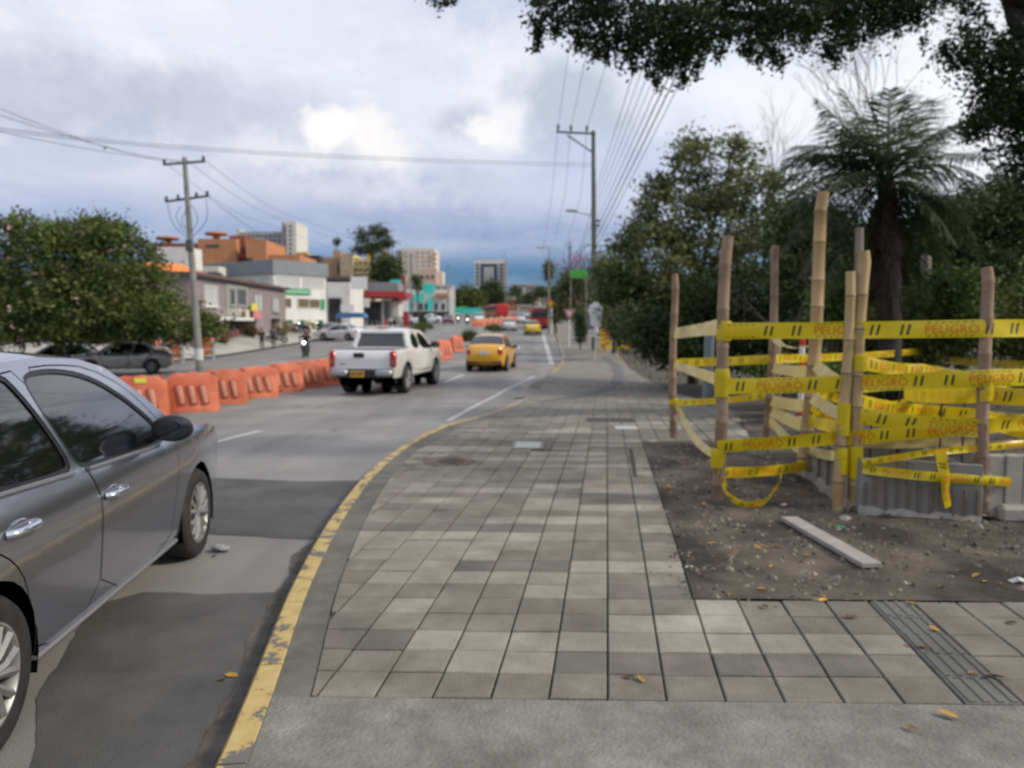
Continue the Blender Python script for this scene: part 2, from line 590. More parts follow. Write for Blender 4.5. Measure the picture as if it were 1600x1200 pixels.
M_JOINT = mat('joint_sand', (.026, .026, .017), (.15, .135, .10), 2.2, .95, obj_coords=False)
M_TILE_L = mat('paver_pale', (.245, .226, .190), (.345, .322, .276), 3.2, .9, bump=.5, bscale=70, rnd=.10, dirt=.28, obj_coords=False, detail=10)
M_TILE_M = mat('paver_grey', (.155, .145, .119), (.240, .225, .187), 3.2, .9, bump=.5, bscale=70, rnd=.13, dirt=.28, obj_coords=False, detail=10)
M_TILE_D = mat('paver_dark', (.118, .108, .092), (.180, .167, .144), 3.2, .9, bump=.5, bscale=70, rnd=.12, dirt=.25, obj_coords=False, detail=10)
M_TACT = mat('paver_tactile', (.092, .090, .080), (.140, .137, .124), 3.2, .9, bump=.3, bscale=70, rnd=.08, obj_coords=False, detail=10)
M_MORTAR = mat('kerb_mortar', (.112, .108, .092), (.175, .167, .142), 4, .9, bump=.4, bscale=60, obj_coords=False, dirt=.25)
M_SOIL = mat('bare_soil', (.022, .017, .012), (.125, .102, .078), 1.5, .95, bump=1.0, bscale=24, obj_coords=False, detail=12, lo=.40, hi=.64)
M_GRAVEL = mat('gravel', (.07, .056, .042), (.20, .175, .14), 3, .9, island=.7)
M_GROUND = mat('ground_earth', (.06, .062, .034), (.13, .115, .075), .25, .95, obj_coords=False, detail=8)
M_WHITE_LINE = mat('road_paint', (.30, .30, .285), (.52, .52, .49), 7, .7, obj_coords=False, lo=.3, hi=.55)
M_DIRTSTRIP = mat('gutter_dirt', (.055, .048, .04), (.13, .118, .10), 6, .95, obj_coords=False)
M_WALK = mat('far_paving', (.25, .242, .22), (.36, .345, .31), 1.2, .88, obj_coords=False, bump=.2)

def kerb_paint():
    """concrete kerb with worn yellow paint"""
    m = bpy.data.materials.new('worn_yellow_kerb'); m.use_nodes = True
    n = m.node_tree.nodes; l = m.node_tree.links; b = n['Principled BSDF']
    g = n.new('ShaderNodeNewGeometry')
    nz = n.new('ShaderNodeTexNoise'); nz.inputs['Scale'].default_value = 7; nz.inputs['Detail'].default_value = 8; nz.inputs['Roughness'].default_value = .7
    l.new(g.outputs['Position'], nz.inputs[0])
    r = n.new('ShaderNodeValToRGB'); e = r.color_ramp.elements
    e[0].position = .43; e[1].position = .48; e[0].color = (.14, .13, .115, 1); e[1].color = (.46, .33, .11, 1)
    x = e.new(.7); x.color = (.52, .41, .20, 1)
    l.new(nz.outputs[0], r.inputs[0])
    l.new(r.outputs[0], b.inputs['Base Color']); b.inputs['Roughness'].default_value = .75
    return m
M_KERB = kerb_paint()
M_KERB_BARE = mat('kerb_concrete', (.30, .275, .215), (.42, .385, .30), 3, .85, obj_coords=False)

# --- the wide ground, the carriageways, the pavements
ys_all = sorted(set([-15, -6, -2, 0] + list(np.arange(1, 20, .5)) + list(np.arange(20, 60, 2)) + list(np.arange(60, 150, 5)) + list(np.arange(150, 420, 15)) + [450, 520, 600, 700] + [21, 33, 260, 350]))
ys_all = [float(y) for y in ys_all]
def zg(x, y):
    z = zr(x, y) - .30
    if x < -30: z += min(1, (-30 - x) / 60) * max(0, min(1, (y - 90) / 120)) * 7
    if x > 30: z += 0
    return z
sheet('ground', lambda y: (-420, 420), ys_all, 84, zg, M_GROUND)
def left_edge(y):
    return float(np.interp(y, [-15, 0, 53, 72, 100, 150, 205, 260], [-27, -27, -20.2, -18.4, -16.5, -14.0, -14, -24]))
ys_road = [y for y in ys_all if y <= 260]
sheet('road', lambda y: (left_edge(y) - .4, kx(y) + .05), ys_road, 14, zr, M_ASPH)

# darker repair patches, their tone also carrying the car's shade, and gutter dirt
def strip_sheet(name, poly, zf, m, dz, kind='structure', parent=None, step=.35, ragged=0.0):
    """flat patch of any outline laid on the ground"""
    xs = [p[0] for p in poly]; ysq = [p[1] for p in poly]
    pts = []
    def edge(a, b):
        k = max(1, int(math.hypot(b[0] - a[0], b[1] - a[1]) / step))
        return [(a[0] + (b[0] - a[0]) * i / k, a[1] + (b[1] - a[1]) * i / k) for i in range(k)]
    out = []
    for i in range(len(poly)): out += edge(poly[i], poly[(i + 1) % len(poly)])
    if ragged:
        out = [(x + ragged * mnoise.noise(Vector((x * 2.5, y * 2.5, 1))) + ragged * .6 * mnoise.noise(Vector((x * 9, y * 9, 2))), y + ragged * mnoise.noise(Vector((x * 2.5, y * 2.5, 5))) + ragged * .6 * mnoise.noise(Vector((x * 9, y * 9, 7)))) for x, y in out]
        poly = out
    inner = []
    y = min(ysq) + step / 2
    while y < max(ysq):
        x = min(xs) + step / 2
        while x < max(xs):
            if in_poly((x, y), poly): inner.append((x, y))
            x += step
        y += step
    V = [Vector(p) for p in out + inner]
    E = [(i, (i + 1) % len(out)) for i in range(len(out))]
    r = delaunay_2d_cdt(V, E, [], 0, 1e-5)
    mb = MB()
    mb.add([(p.x, p.y, zf(p.x, p.y) + dz) for p in r[0]], [tuple(f) if True else f for f in r[2] if in_poly((sum(r[0][i].x for i in f) / 3, sum(r[0][i].y for i in f) / 3), poly)])
    o = mb.build(name, m, parent, True, 180)
    # face up
    me = o.data
    if me.polygons and me.polygons[0].normal.z < 0: me.flip_normals()
    if kind: o['kind'] = kind
    return o
def gpoly(px, f=zr):
    return [(p.x, p.y) for p in (ground(u, v, f) for u, v in px)]
strip_sheet('road_patch', gpoly([(150, 745), (330, 747), (470, 752), (585, 752), (545, 800), (500, 845), (330, 835), (200, 800)]), zr, M_PATCH, .004, step=.08, ragged=.035)
strip_sheet('road_patch', gpoly([(40, 1240), (60, 1080), (150, 945), (230, 925), (330, 928), (460, 925), (425, 1010), (370, 1120), (325, 1240)]), zr, M_PATCH, .004, step=.08, ragged=.03)  # near patch: its dark tone also paints the shade beside the car
gut = [(kx(y) - .03, y) for y in np.arange(1.2, 7.6, .3)] + [(kx(y) - .03 - (.085 + .02 * math.sin(y * 5) + .02 * math.sin(y * 13)) * (1 if y < 5 else (7.8 - y) / 2.8), y) for y in np.arange(7.5, 1.1, -.3)]
strip_sheet('gutter_dirt', gut, zr, M_DIRTSTRIP, .008, step=.06, ragged=.045)

def ribbon(name, pts, w, zf, dz, m, step=.5, kind='structure'):
    """painted line following a course on the ground"""
    q = []
    for i in range(len(pts) - 1):
        a = Vector(pts[i]); b = Vector(pts[i + 1]); k = max(1, int((b - a).length / step))
        q += [a + (b - a) * j / k for j in range(k)]
    q.append(Vector(pts[-1]))
    mb = MB(); vs = []
    for i, p in enumerate(q):
        t = (q[min(i + 1, len(q) - 1)] - q[max(i - 1, 0)]).normalized(); s_ = Vector((t.y, -t.x)) * w / 2
        for e in (p - s_, p + s_): vs.append((e.x, e.y, zf(e.x, e.y) + dz))
    mb.add(vs, [(2 * i, 2 * i + 1, 2 * i + 3, 2 * i + 2) for i in range(len(q) - 1)])
    o = mb.build(name, m); o['kind'] = kind
    return o
def heading(x, y, L, h=R(8)): return [(x, y), (x + L * math.sin(h), y + L * math.cos(h))]
g1 = ground(325, 694); g2 = ground(408, 673)
ribbon('lane_marking', [(g1.x, g1.y), (g2.x, g2.y)], .12, zr, .005, M_WHITE_LINE)
g1 = ground(694, 598); g2 = ground(724, 585)
ribbon('lane_marking', [(g1.x, g1.y), (g2.x, g2.y)], .13, zr, .005, M_WHITE_LINE)
for (u, v, u2, v2) in ((778, 563, 788, 556), (808, 545, 812, 541)):
    g1 = ground(u, v); g2 = ground(u2, v2)
    ribbon('lane_marking', [(g1.x, g1.y), (g2.x, g2.y)], .14, zr, .005, M_WHITE_LINE)
ribbon('edge_marking', [tuple(ground(u, v).xy) for u, v in ((700, 658), (745, 633), (790, 609), (836, 588))], .10, zr, .006, M_WHITE_LINE)
ribbon('edge_marking', [tuple(ground(u, v).xy) for u, v in ((862, 569), (856, 548), (851, 532), (849, 524))], .24, zr, .006, M_WHITE_LINE)

# pavement bed (the joints show it) and the far paving
def walk_right(y):
    return float(np.interp(y, [-15, 14.6, 14.7, 19, 24, 32, 45, 60, 100, 260], [14, 14, 4.4, 4.4, 4.4, 4.9, 6.2, 7.6, 9.5, 9.5]))
ys_w = [y for y in ys_all if y <= 260]
M_FARTILE = None
def far_paver():
    m = bpy.data.materials.new('paving_far_joints'); m.use_nodes = True
    n = m.node_tree.nodes; l = m.node_tree.links; b = n['Principled BSDF']
    g = n.new('ShaderNodeNewGeometry')
    mp = n.new('ShaderNodeMapping'); mp.inputs['Rotation'].default_value = (0, 0, R(7)); mp.inputs['Scale'].default_value = (1, 1, 0)
    l.new(g.outputs['Position'], mp.inputs[0])
    bk = n.new('ShaderNodeTexBrick'); bk.offset = 0
    bk.inputs['Scale'].default_value = 1; bk.inputs['Brick Width'].default_value = .243; bk.inputs['Row Height'].default_value = .235
    bk.inputs['Mortar Size'].default_value = .008; bk.inputs['Color1'].default_value = (.175, .160, .134, 1); bk.inputs['Color2'].default_value = (.25, .232, .20, 1)
    bk.inputs['Mortar'].default_value = (.11, .105, .09, 1)
    l.new(mp.outputs[0], bk.inputs[0])
    nz = n.new('ShaderNodeTexNoise'); nz.inputs['Scale'].default_value = .7; nz.inputs['Detail'].default_value = 6
    l.new(g.outputs['Position'], nz.inputs[0])
    r = n.new('ShaderNodeValToRGB'); e = r.color_ramp.elements; e[0].position = .35; e[1].position = .65
    e[0].color = (.78, .77, .75, 1); e[1].color = (1.1, 1.09, 1.06, 1); l.new(nz.outputs[0], r.inputs[0])
    mu = n.new('ShaderNodeMix'); mu.data_type = 'RGBA'; mu.blend_type = 'MULTIPLY'; mu.inputs[0].default_value = 1
    l.new(bk.outputs[0], mu.inputs[6]); l.new(r.outputs[0], mu.inputs[7]); l.new(mu.outputs[2], b.inputs['Base Color'])
    b.inputs['Roughness'].default_value = .88
    return m
M_FAR = far_paver()
sidewalk = sheet('sidewalk', lambda y: (kx(y) + .10, walk_right(y)), [y for y in ys_w if y <= 14.6], 30, lambda x, y: zw(x, y) - .019, M_JOINT)
sheet('sidewalk', lambda y: (kx(y) + .10, walk_right(y)), [14.5] + [y for y in ys_w if y > 14.6], 12, lambda x, y: zw(x, y), M_FAR)
# mortar band beside the kerb
band = [(kx(y) + .105, y) for y in np.arange(1.0, 14.8, .4)] + [(kx(y) + .11 + np.interp(y, [0, 3, 10, 15], [.17, .17, .2, .3]), y) for y in np.arange(14.6, .9, -.4)]
strip_sheet('kerb_mortar_band', band, zw, M_MORTAR, -.006, step=.2)
# poured concrete apron nearest the camera
OX, OY = .396, 3.075
CX, CY = .1224 / .9925, 1.0
RX, RY = 1.0, -.0245
TW, TD = .2433, .2352
def grid(k, j): return (OX + k * TW * RX + j * TD * CX, OY + k * TW * RY + j * TD * CY)
ap = [(kx(y) + .122, y) for y in (-2.5, -1, 0, 1, 1.6, 2.2, 2.7, 3.0)]
a0 = ((kx(3.1) + .122), OY - (OX - kx(3.1) - .122) * RY)
ap = ap + [(a0[0], a0[1] - .004)] + [(OX + 7 * RX, OY + 7 * RY - .004), (7.4, -2.5)]
strip_sheet('concrete_apron', ap, zw, M_CONC, -.004)

# kerb stones
kerb_root = thing('kerb', None, None); kerb_root['kind'] = 'structure'
def kerb_stone(pts, m):
    mb = MB()
    n = len(pts); vs = []
    for i, (x, y) in enumerate(pts):
        a = Vector(pts[max(0, i - 1)]); b = Vector(pts[min(n - 1, i + 1)]); t = (b - a).normalized(); s_ = Vector((t.y, -t.x))
        zt = zr(x, y) + kh(y)
        for (o, z) in ((0, -.25), (.004, -.018), (.02, 0), (.112, 0), (.120, -.012), (.120, -.25)):
            vs.append((x + s_.x * o, y + s_.y * o, zt + z))
    fs = []
    for i in range(n - 1):
        for k in range(5):
            fs.append((i * 6 + k, i * 6 + k + 1, (i + 1) * 6 + k + 1, (i + 1) * 6 + k))
    fs += [tuple(range(6)), tuple(range(n * 6 - 1, n * 6 - 7, -1))]
    mb.add(vs, fs)
    o = mb.build('kerb_stone', m, kerb_root, True, 35)
    o.data.flip_normals()
    return o
fine = []
yy = 1.0
while yy < 60:
    fine.append((kx(yy), yy)); yy += .1
# smooth the course a little
fx = np.array([p[0] for p in fine]); ker = np.ones(9) / 9
fxs = np.convolve(np.pad(fx, 4, mode='edge'), ker, 'valid')
fine = [(float(fxs[i]), fine[i][1]) for i in range(len(fine))]
_ky = [-3.0] + [p[1] for p in fine] + [y for y in _ky if y > 60]
_kx = [-.55] + [p[0] for p in fine] + [kx_ for kx_, y in zip(_kx, [q[1] for q in KP]) if y > 60]
rs = random.Random(4)
i = 0
while i < len(fine) - 3:
    L = 8 if fine[i][1] < 24 else 20
    seg = fine[i:i + L + 1]
    if len(seg) > 2:
        seg = seg[:-1] + [(seg[-1][0] * .9 + seg[-2][0] * .1, seg[-1][1] * .9 + seg[-2][1] * .1)]
        y0 = seg[0][1]
        m = M_KERB if (y0 < 17 or 23.5 < y0 < 36) else M_KERB_BARE
        kerb_stone(seg, m)
    i += L

# paving tiles: every slab one can tell apart is its own piece
def tile_mesh(name, bars=False):
    mb = MB(); g = .0045; h = .04; b = .005
    e = []
    for (ins, z) in ((g, -h), (g, -b), (g + b, 0)):
        for (k, j) in ((0, 0), (1, 0), (1, 1), (0, 1)):
            kk = k * TW + (ins if k == 0 else -ins); jj = j * TD + (ins if j == 0 else -ins)
            e.append((kk * RX + jj * CX - .5 * (TW * RX + TD * CX), kk * RY + jj * CY - .5 * (TW * RY + TD * CY), z))
    fs = [(8, 9, 10, 11)]
    for L in (0, 4):
        for q in range(4):
            fs.append((L + q, L + (q + 1) % 4, L + 4 + (q + 1) % 4, L + 4 + q))
    mb.add(e, fs)
    if bars:
        for q in range(4):
            o = (-.36 + q * .24) * TW
            vs = []
            for z, w in ((-.001, .016), (.006, .010)):
                for (a, b_) in ((-1, -1), (1, -1), (1, 1), (-1, 1)):
                    jj = b_ * TD * .46
                    vs.append((o + a * w + jj * CX, (o + a * w) * RY + jj * CY, z))
            mb.add(vs, [(4, 5, 6, 7), (0, 1, 5, 4), (1, 2, 6, 5), (2, 3, 7, 6), (3, 0, 4, 7)])
    return mb.mesh(name, M_TILE_M)
ME_TILE, ME_TACT = tile_mesh('paving_tile'), tile_mesh('tactile_paving_tile', True)
def mortar_x(y): return kx(y) + .11 + float(np.interp(y, [0, 3, 10, 15], [.17, .17, .2, .3]))
DIRT = [grid(2, 5), grid(2.03, 9), grid(2.0, 14), grid(2.06, 20), grid(2.0, 27), grid(2.0, 32.3), (3.35, 10.62), (4.3, 14.6), (13.5, 14.6), (13.5, 2.75), grid(20, 5)]
HOLES = {(-4, 28), (-3, 28)}
rows_tone = {}
rt = random.Random(11)
tiles = []
for j in range(0, 49):
    tone = rt.choices('MLD', (5, 3.2, 2.2))[0]; run = 0
    for k in range(-24, 26):
        if run <= 0:
            tone = rt.choices('MLD', (5.5, 3.0, 2.0))[0]; run = rt.choice((1, 2, 2, 3, 4, 5, 6))
        run -= 1
        x, y = grid(k + .5, j + .5)
        if y > 14.5: continue
        if x < mortar_x(y) - TW * .9 or x > 9: continue
        if in_poly((x, y), DIRT): continue
        if (k, j) in HOLES: continue
        t = tone
        if x > 1.3 and j < 5: t = 'M' if t != 'L' or rt.random() < .5 else 'L'
        tiles.append((k, j, x, y, t))
# the tones one can read off the first rows
force = {}
for k in range(-4, 6): force[(k, 2)] = 'L'
for k in range(-3, 1): force[(k, 1)] = 'L'
for k in range(-1, 5): force[(k, 1)] = 'D'
for k in range(-9, -1): force[(k, 0)] = 'M'
for k in range(-2, -0): force[(k, 5)] = 'L'
for k in range(-1, 0): force[(k, 6)] = 'L'
for k in range(-1, 3): force[(k, 7)] = 'L'
for k in range(-5, 0): force[(k, 3)] = 'M'
for k in range(-6, -2): force[(k, 6)] = 'L'
for k in range(-9, -2): force[(k, 10)] = 'L'
TM = {'L': M_TILE_L, 'M': M_TILE_M, 'D': M_TILE_D}
tiles.sort(key=lambda t: t[3] + .15 * abs(t[2]))
def cut_tile(k, j):
    """slab cut along the mortar band: outline in the plane, or None when nothing is left"""
    g = .0045
    c = [(k * TW + g, j * TD + g), ((k + 1) * TW - g, j * TD + g), ((k + 1) * TW - g, (j + 1) * TD - g), (k * TW + g, (j + 1) * TD - g)]
    c = [(OX + a * RX + b * CX, OY + a * RY + b * CY) for a, b in c]
    f = lambda p: p[0] - mortar_x(p[1]) - .006
    if min(f(p) for p in c) >= 0: return 'whole'
    out = []
    for i in range(4):
        p, q = c[i], c[(i + 1) % 4]; fp, fq = f(p), f(q)
        if fp >= 0: out.append(p)
        if fp * fq < 0:
            t = fp / (fp - fq); out.append((p[0] + (q[0] - p[0]) * t, p[1] + (q[1] - p[1]) * t))
    if len(out) < 3: return None
    ar_ = abs(sum(out[i - 1][0] * out[i][1] - out[i][0] * out[i - 1][1] for i in range(len(out)))) / 2
    return out if ar_ > .004 else None
far_mb = MB(); nt_ = 0
rj = random.Random(8)
for (k, j, x, y, t) in tiles:
    t = force.get((k, j), t)
    tact = k == 6 and j < 5
    tact2 = k in (3,) and False
    z = zw(x, y) + rj.uniform(-.004, .003)
    ct = cut_tile(k, j)
    if ct is None: continue
    if ct != 'whole':
        n_ = len(ct)
        vs = [(p[0], p[1], zw(*p) - .04) for p in ct] + [(p[0], p[1], zw(*p)) for p in ct]
        fs = [tuple(range(n_, 2 * n_))] + [(q, (q + 1) % n_, n_ + (q + 1) % n_, n_ + q) for q in range(n_)]
        if nt_ < 296:
            MB().add(vs, fs).build('paving_tile', TM[t], sidewalk); nt_ += 1
        else: far_mb.add(vs, fs, 'LMD'.index(t))
        continue
    if nt_ < 296:
        o = bpy.data.objects.new('tactile_paving_tile' if tact else 'paving_tile', ME_TACT if tact else ME_TILE)
        COL.objects.link(o); o.parent = sidewalk; o.location = (x, y, z)
        o.rotation_euler = (rj.uniform(-.008, .008), rj.uniform(-.008, .008), 0)
        o.material_slots[0].link = 'OBJECT'; o.material_slots[0].material = M_TACT if tact else TM[t]
        nt_ += 1
    else:
        me = ME_TACT if tact else ME_TILE
        far_mb.add([(v.co.x + x, v.co.y + y, v.co.z + z) for v in me.vertices], [tuple(p.vertices) for p in me.polygons], 'LMD'.index(t))
tag(far_mb.build('paving_tile', [M_TILE_L, M_TILE_M, M_TILE_D], sidewalk), kind='stuff')
# dark border course and brownish slab of the lowered driveway further on
ribbon('paving_border', [tuple(ground(u, v, zw).xy) for u, v in ((846, 628), (890, 622), (935, 612), (962, 600), (968, 585), (960, 570), (945, 558))], .38, zw, .006, mat('border_pavers', (.105, .105, .104), (.14, .14, .136), 3, .9, obj_coords=False))
strip_sheet('driveway_apron', gpoly([(800, 622), (838, 598), (905, 560), (940, 562), (952, 585), (935, 607), (880, 617)], zw), zw, mat('driveway_pavers', (.165, .152, .13), (.23, .212, .182), .9, .9, obj_coords=False), .004)

# bare soil bed with crumbs and stones
def zd(x, y):
    return zw(x, y) + .004 + .010 * mnoise.noise(Vector((x * 1.3, y * 1.3, 0))) + .009 * mnoise.noise(Vector((x * 5, y * 5, 4)))
strip_sheet('soil_bed', DIRT, zd, M_SOIL, 0, step=.14)
def zsoil(x, y): return zr(x, y) + .06 + .05 * mnoise.noise(Vector((x * .6, y * .6, 0)))
sheet('garden_soil', lambda y: (walk_right(y) - .2, 60), [14.55, 15.0] + list(np.arange(16, 60, 2)) + [70, 90, 130], 30, zsoil, mat('garden_soil', (.04, .034, .022), (.10, .085, .055), .8, .95, obj_coords=False, detail=8, bump=.6, bscale=14))
g = MB(); rg = random.Random(5)
def pebble(mb, x, y, z, s, r):
    vs = [(x + s * r.uniform(.6, 1.2), y, z), (x, y + s * r.uniform(.6, 1.2), z), (x - s * r.uniform(.6, 1.2), y, z), (x, y - s * r.uniform(.6, 1.2), z), (x + s * r.uniform(-.3, .3), y + s * r.uniform(-.3, .3), z + s * r.uniform(.5, .9))]
    mb.add(vs, [(0, 1, 4), (1, 2, 4), (2, 3, 4), (3, 0, 4)])
n = 0
while n < 16000:
    x = rg.uniform(.9, 7.5); y = rg.uniform(3.9, 11)
    d_ = mnoise.noise(Vector((x * .9, y * .9, 7)))
    if in_poly((x, y), DIRT) and d_ > rg.uniform(-.7, .5):
        pebble(g, x, y, zd(x, y) - .003, rg.choice((.008, .010, .012, .014, .018, .026, .034)), rg)
    n += 1
n = 0
edge_ = []
for i in range(len(DIRT)):
    a_, b_ = Vector(DIRT[i]), Vector(DIRT[(i + 1) % len(DIRT)])
    if i < 6 or i == len(DIRT) - 1 or i == len(DIRT) - 2: edge_.append((a_, b_))
while n < 1100:
    a_, b_ = edge_[rg.randrange(len(edge_))]; p_ = a_.lerp(b_, rg.random()); o_ = abs(rg.gauss(0, .13)); th = rg.uniform(0, 6.28)
    x, y = p_.x + o_ * math.cos(th), p_.y + o_ * math.sin(th)
    if x < 9 and not in_poly((x, y), DIRT): pebble(g, x, y, zw(x, y) - .001, rg.choice((.004, .006, .008, .010, .014)), rg)
    n += 1
tag(g.build('soil_gravel', M_GRAVEL), 'loose gravel and crumbs scattered over the bare soil bed', 'gravel', kind='stuff')

# left-hand pavement and median
def zfs(x, y):
    k = float(np.interp(y, [20, 34, 70, 95], [0, 1, 1, 0]))
    return zr(x, y) + .13 + k * .75 * min(1, max(0, (left_edge(y) - x) / 2.2))
sheet('far_sidewalk', lambda y: (left_edge(y) - 14, left_edge(y)), ys_road, 6, zfs, mat('far_sidewalk_concrete', (.33, .315, .28), (.44, .42, .38), .5, .9, obj_coords=False))
def med_x(y): return float(np.interp(y, [0, 17, 24, 47, 60, 80, 100, 130, 165], [-9.9, -7.95, -6.6, -4.0, -3.3, -2.6, -2.2, -2.6, -5]))
M_MEDIAN = mat('median_earth', (.20, .175, .13), (.32, .29, .235), .9, .95, obj_coords=False)
sheet('median', lambda y: (med_x(y) - np.interp(y, [0, 20, 60, 100], [1.4, 1.6, 1.9, 1.2]), med_x(y) + .35), list(np.arange(0, 165, 2.5)), 4, lambda x, y: zr(x, y) + .09, M_MEDIAN)
# ================================================================== VEHICLES
M_GLASS = mat('tinted_glass', (.006, .007, .008), rough=.03, spec=.9, coat=.6)
M_RUB = mat('black_rubber', (.012, .012, .012), (.03, .029, .028), 9, .8)
M_TRIM = mat('black_trim', (.014, .014, .015), rough=.42)
M_RIM = mat('alloy_rim', (.26, .255, .245), (.40, .39, .375), 8, .45, .6)
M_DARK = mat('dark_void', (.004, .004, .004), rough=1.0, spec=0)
M_CHROME = mat('chrome', (.75, .76, .78), rough=.14, metal=1)
M_TAIL = mat('tail_light_red', (.45, .012, .01), rough=.15, coat=.7)
M_CLEAR = mat('lamp_lens', (.75, .76, .78), rough=.1, coat=.8)
M_PLATE_Y = mat('plate_yellow', (.62, .38, .03), (.55, .33, .04), 30, .5)
M_PLATE_W = mat('plate_white', (.6, .6, .58), rough=.5)
M_SILVER = mat('paint_silver_grey', (.40, .40, .455), (.425, .425, .48), 2.5, .24, .92, coat=1.0)
M_WHITE = mat('paint_white', (.66, .665, .67), (.72, .72, .72), 2, .32, coat=.8)
M_WHITE_DIRTY = mat('paint_white_dusty', (.56, .53, .46), (.72, .71, .69), 1.4, .45, coat=.3)
M_TAXI = mat('paint_taxi_yellow', (.72, .36, .012), (.78, .41, .018), 2, .3, coat=.8)
M_TAXI2 = mat('paint_taxi_lemon', (.72, .50, .02), (.78, .55, .03), 2, .3, coat=.8)
M_GREYCAR = mat('paint_warm_grey', (.27, .262, .25), (.30, .29, .28), 2, .3, .4, coat=1)
M_RED = mat('paint_bus_red', (.40, .012, .012), (.46, .016, .014), 1, .35, coat=.5)
M_MAROON = mat('paint_maroon', (.10, .012, .016), rough=.3, coat=1)
M_BLUECAR = mat('paint_pale_blue', (.42, .48, .55), rough=.3, coat=1)

def sec_fn(zt, xt):
    def f(z): return float(np.interp(z, zt, xt))
    return f
def make_car(root, sp):
    """Saloon, hatch or pick-up. Local axes: x to the right, y forwards from the rear bumper, z up."""
    L, Wd = sp['L'], sp['W']; sec = sp['sec']; gs = sp.get('grid', .22)
    tz = np.arange(-.3, 2.4, .005); tv = np.array([sec(q) for q in tz]); hw_ = np.hanning(23); hw_ /= hw_.sum()
    tv = np.convolve(np.pad(tv, 11, mode='edge'), hw_, 'valid')
    def Sx(y, z):
        t = abs(2 * y / L - 1)
        pl = 1 - sp.get('taper', .12) * max(0, (t - .5) / .5) ** 2.2
        return Wd * pl * float(np.interp(z, tz, tv))
    def fix_normals(o, own=None):
        """true normals of the curved flank instead of facet averages"""
        me = o.data; e = .012; nn = []
        for v in me.vertices:
            x, y, z = v.co
            if abs(abs(x) - Sx(y, z) - (own or 0)) < .0025 and (own is not None or min(math.hypot(y - q.x, z - q.y) for q in edge_pts) > .004):
                n_ = Vector((1, -(Sx(y + e, z) - Sx(y - e, z)) / (2 * e), -(Sx(y, z + e) - Sx(y, z - e)) / (2 * e))).normalized()
                if x < 0: n_.x = -n_.x
            else: n_ = v.normal.copy()
            nn.append(n_)
        me.polygons.foreach_set('use_smooth', [True] * len(me.polygons))
        me.normals_split_custom_set_from_vertices(nn)
    P = sp['strip']                       # centre line from the rear bumper over the roof to the front bumper
    wy, wr = sp['axles'], sp['wr']; ar = sp.get('arch', wr + .05)
    # --- outline of the flank
    out = list(sp.get('flank', P))
    bot = []
    zb = sp['zb']
    fy, ry = wy[1], wy[0]
    def arch(cy):
        a0 = math.asin(max(-1, min(1, (zb - wr) / ar)))
        return [(cy + ar * math.cos(a0 + (PI - 2 * a0) * i / 16), wr + ar * math.sin(a0 + (PI - 2 * a0) * i / 16)) for i in range(17)]
    bot = [(out[-1][0] - .02, zb + .02)] + arch(fy) + arch(ry) + [(out[0][0] + .02, zb + .03)]
    outline = out + bot
    wins = sp['windows']                  # name -> outline
    regions = []
    for w in wins: regions.append(('pane', w, sp.get('glass', M_GLASS), -.012, None))
    for w in wins: regions.append(('seal', offset_poly(w, sp.get('seal', .022)), M_TRIM, -.004, None))
    gap = sp.get('gap', .007)
    for (nm, poly) in sp.get('doors', []):
        regions.append((nm, poly, None, 0, None))
    for (nm, poly) in sp.get('doors', []):
        regions.append((None, offset_poly(poly, gap), None, 0, None))
    for (nm, poly, m) in sp.get('flank_parts', []):
        regions.insert(0, (nm, poly, m, .004, None))
    # --- triangulate once in the side plane, then bend
    V = []; E = []
    def addloop(poly, step):
        st = len(V); pts = []
        for i in range(len(poly)):
            a = Vector(poly[i]); b = Vector(poly[(i + 1) % len(poly)]); k = max(1, int((b - a).length / step))
            pts += [a + (b - a) * j / k for j in range(k)]
        V.extend(pts)
        E.extend([(st + i, st + (i + 1) % len(pts)) for i in range(len(pts))])
    addloop(outline, gs)
    for r in regions: addloop(r[1], gs)
    ymin = min(p[0] for p in outline); ymax = max(p[0] for p in outline); zmax = max(p[1] for p in outline)
    y = ymin + gs / 2
    while y < ymax:
        z = zb + gs / 2
        while z < zmax:
            if in_poly((y, z), outline): V.append(Vector((y + .003, z + .002)))
            z += gs * .8
        y += gs
    res = delaunay_2d_cdt(V, E, [], 0, 1e-4)
    RV, RF = res[0], res[2]
    bins = {}
    inset = offset_poly(outline, .0)
    for f in RF:
        c = (sum(RV[i].x for i in f) / len(f), sum(RV[i].y for i in f) / len(f))
        if not in_poly(c, outline): continue
        key = -1
        for q, r in enumerate(regions):
            if in_poly(c, r[1]): key = q; break
        if key >= 0 and regions[key][0] is None: key = -2
        bins.setdefault(key, []).append(f)
    body_m = sp['paint']
    side_m = sp.get('side_paint', body_m)
    def flank(key, faces, sgn, dx):
        used = sorted({i for f in faces for i in f}); ix = {a: b for b, a in enumerate(used)}
        vs = [(sgn * (Sx(RV[i].x, RV[i].y) + dx), RV[i].x, RV[i].y) for i in used]
        fs = [tuple(ix[i] for i in (f if sgn > 0 else f[::-1])) for f in faces]
        return vs, fs
    body = MB()
    doors = {}
    for key, faces in bins.items():
        for sgn in (1, -1):
            if key == -1:
                body.add(*flank(key, faces, sgn, 0), mi=1 if side_m is not body_m else 0)
            elif key == -2:
                continue
    # --- dark lining behind the gaps, arches and windows
    lin = MB()
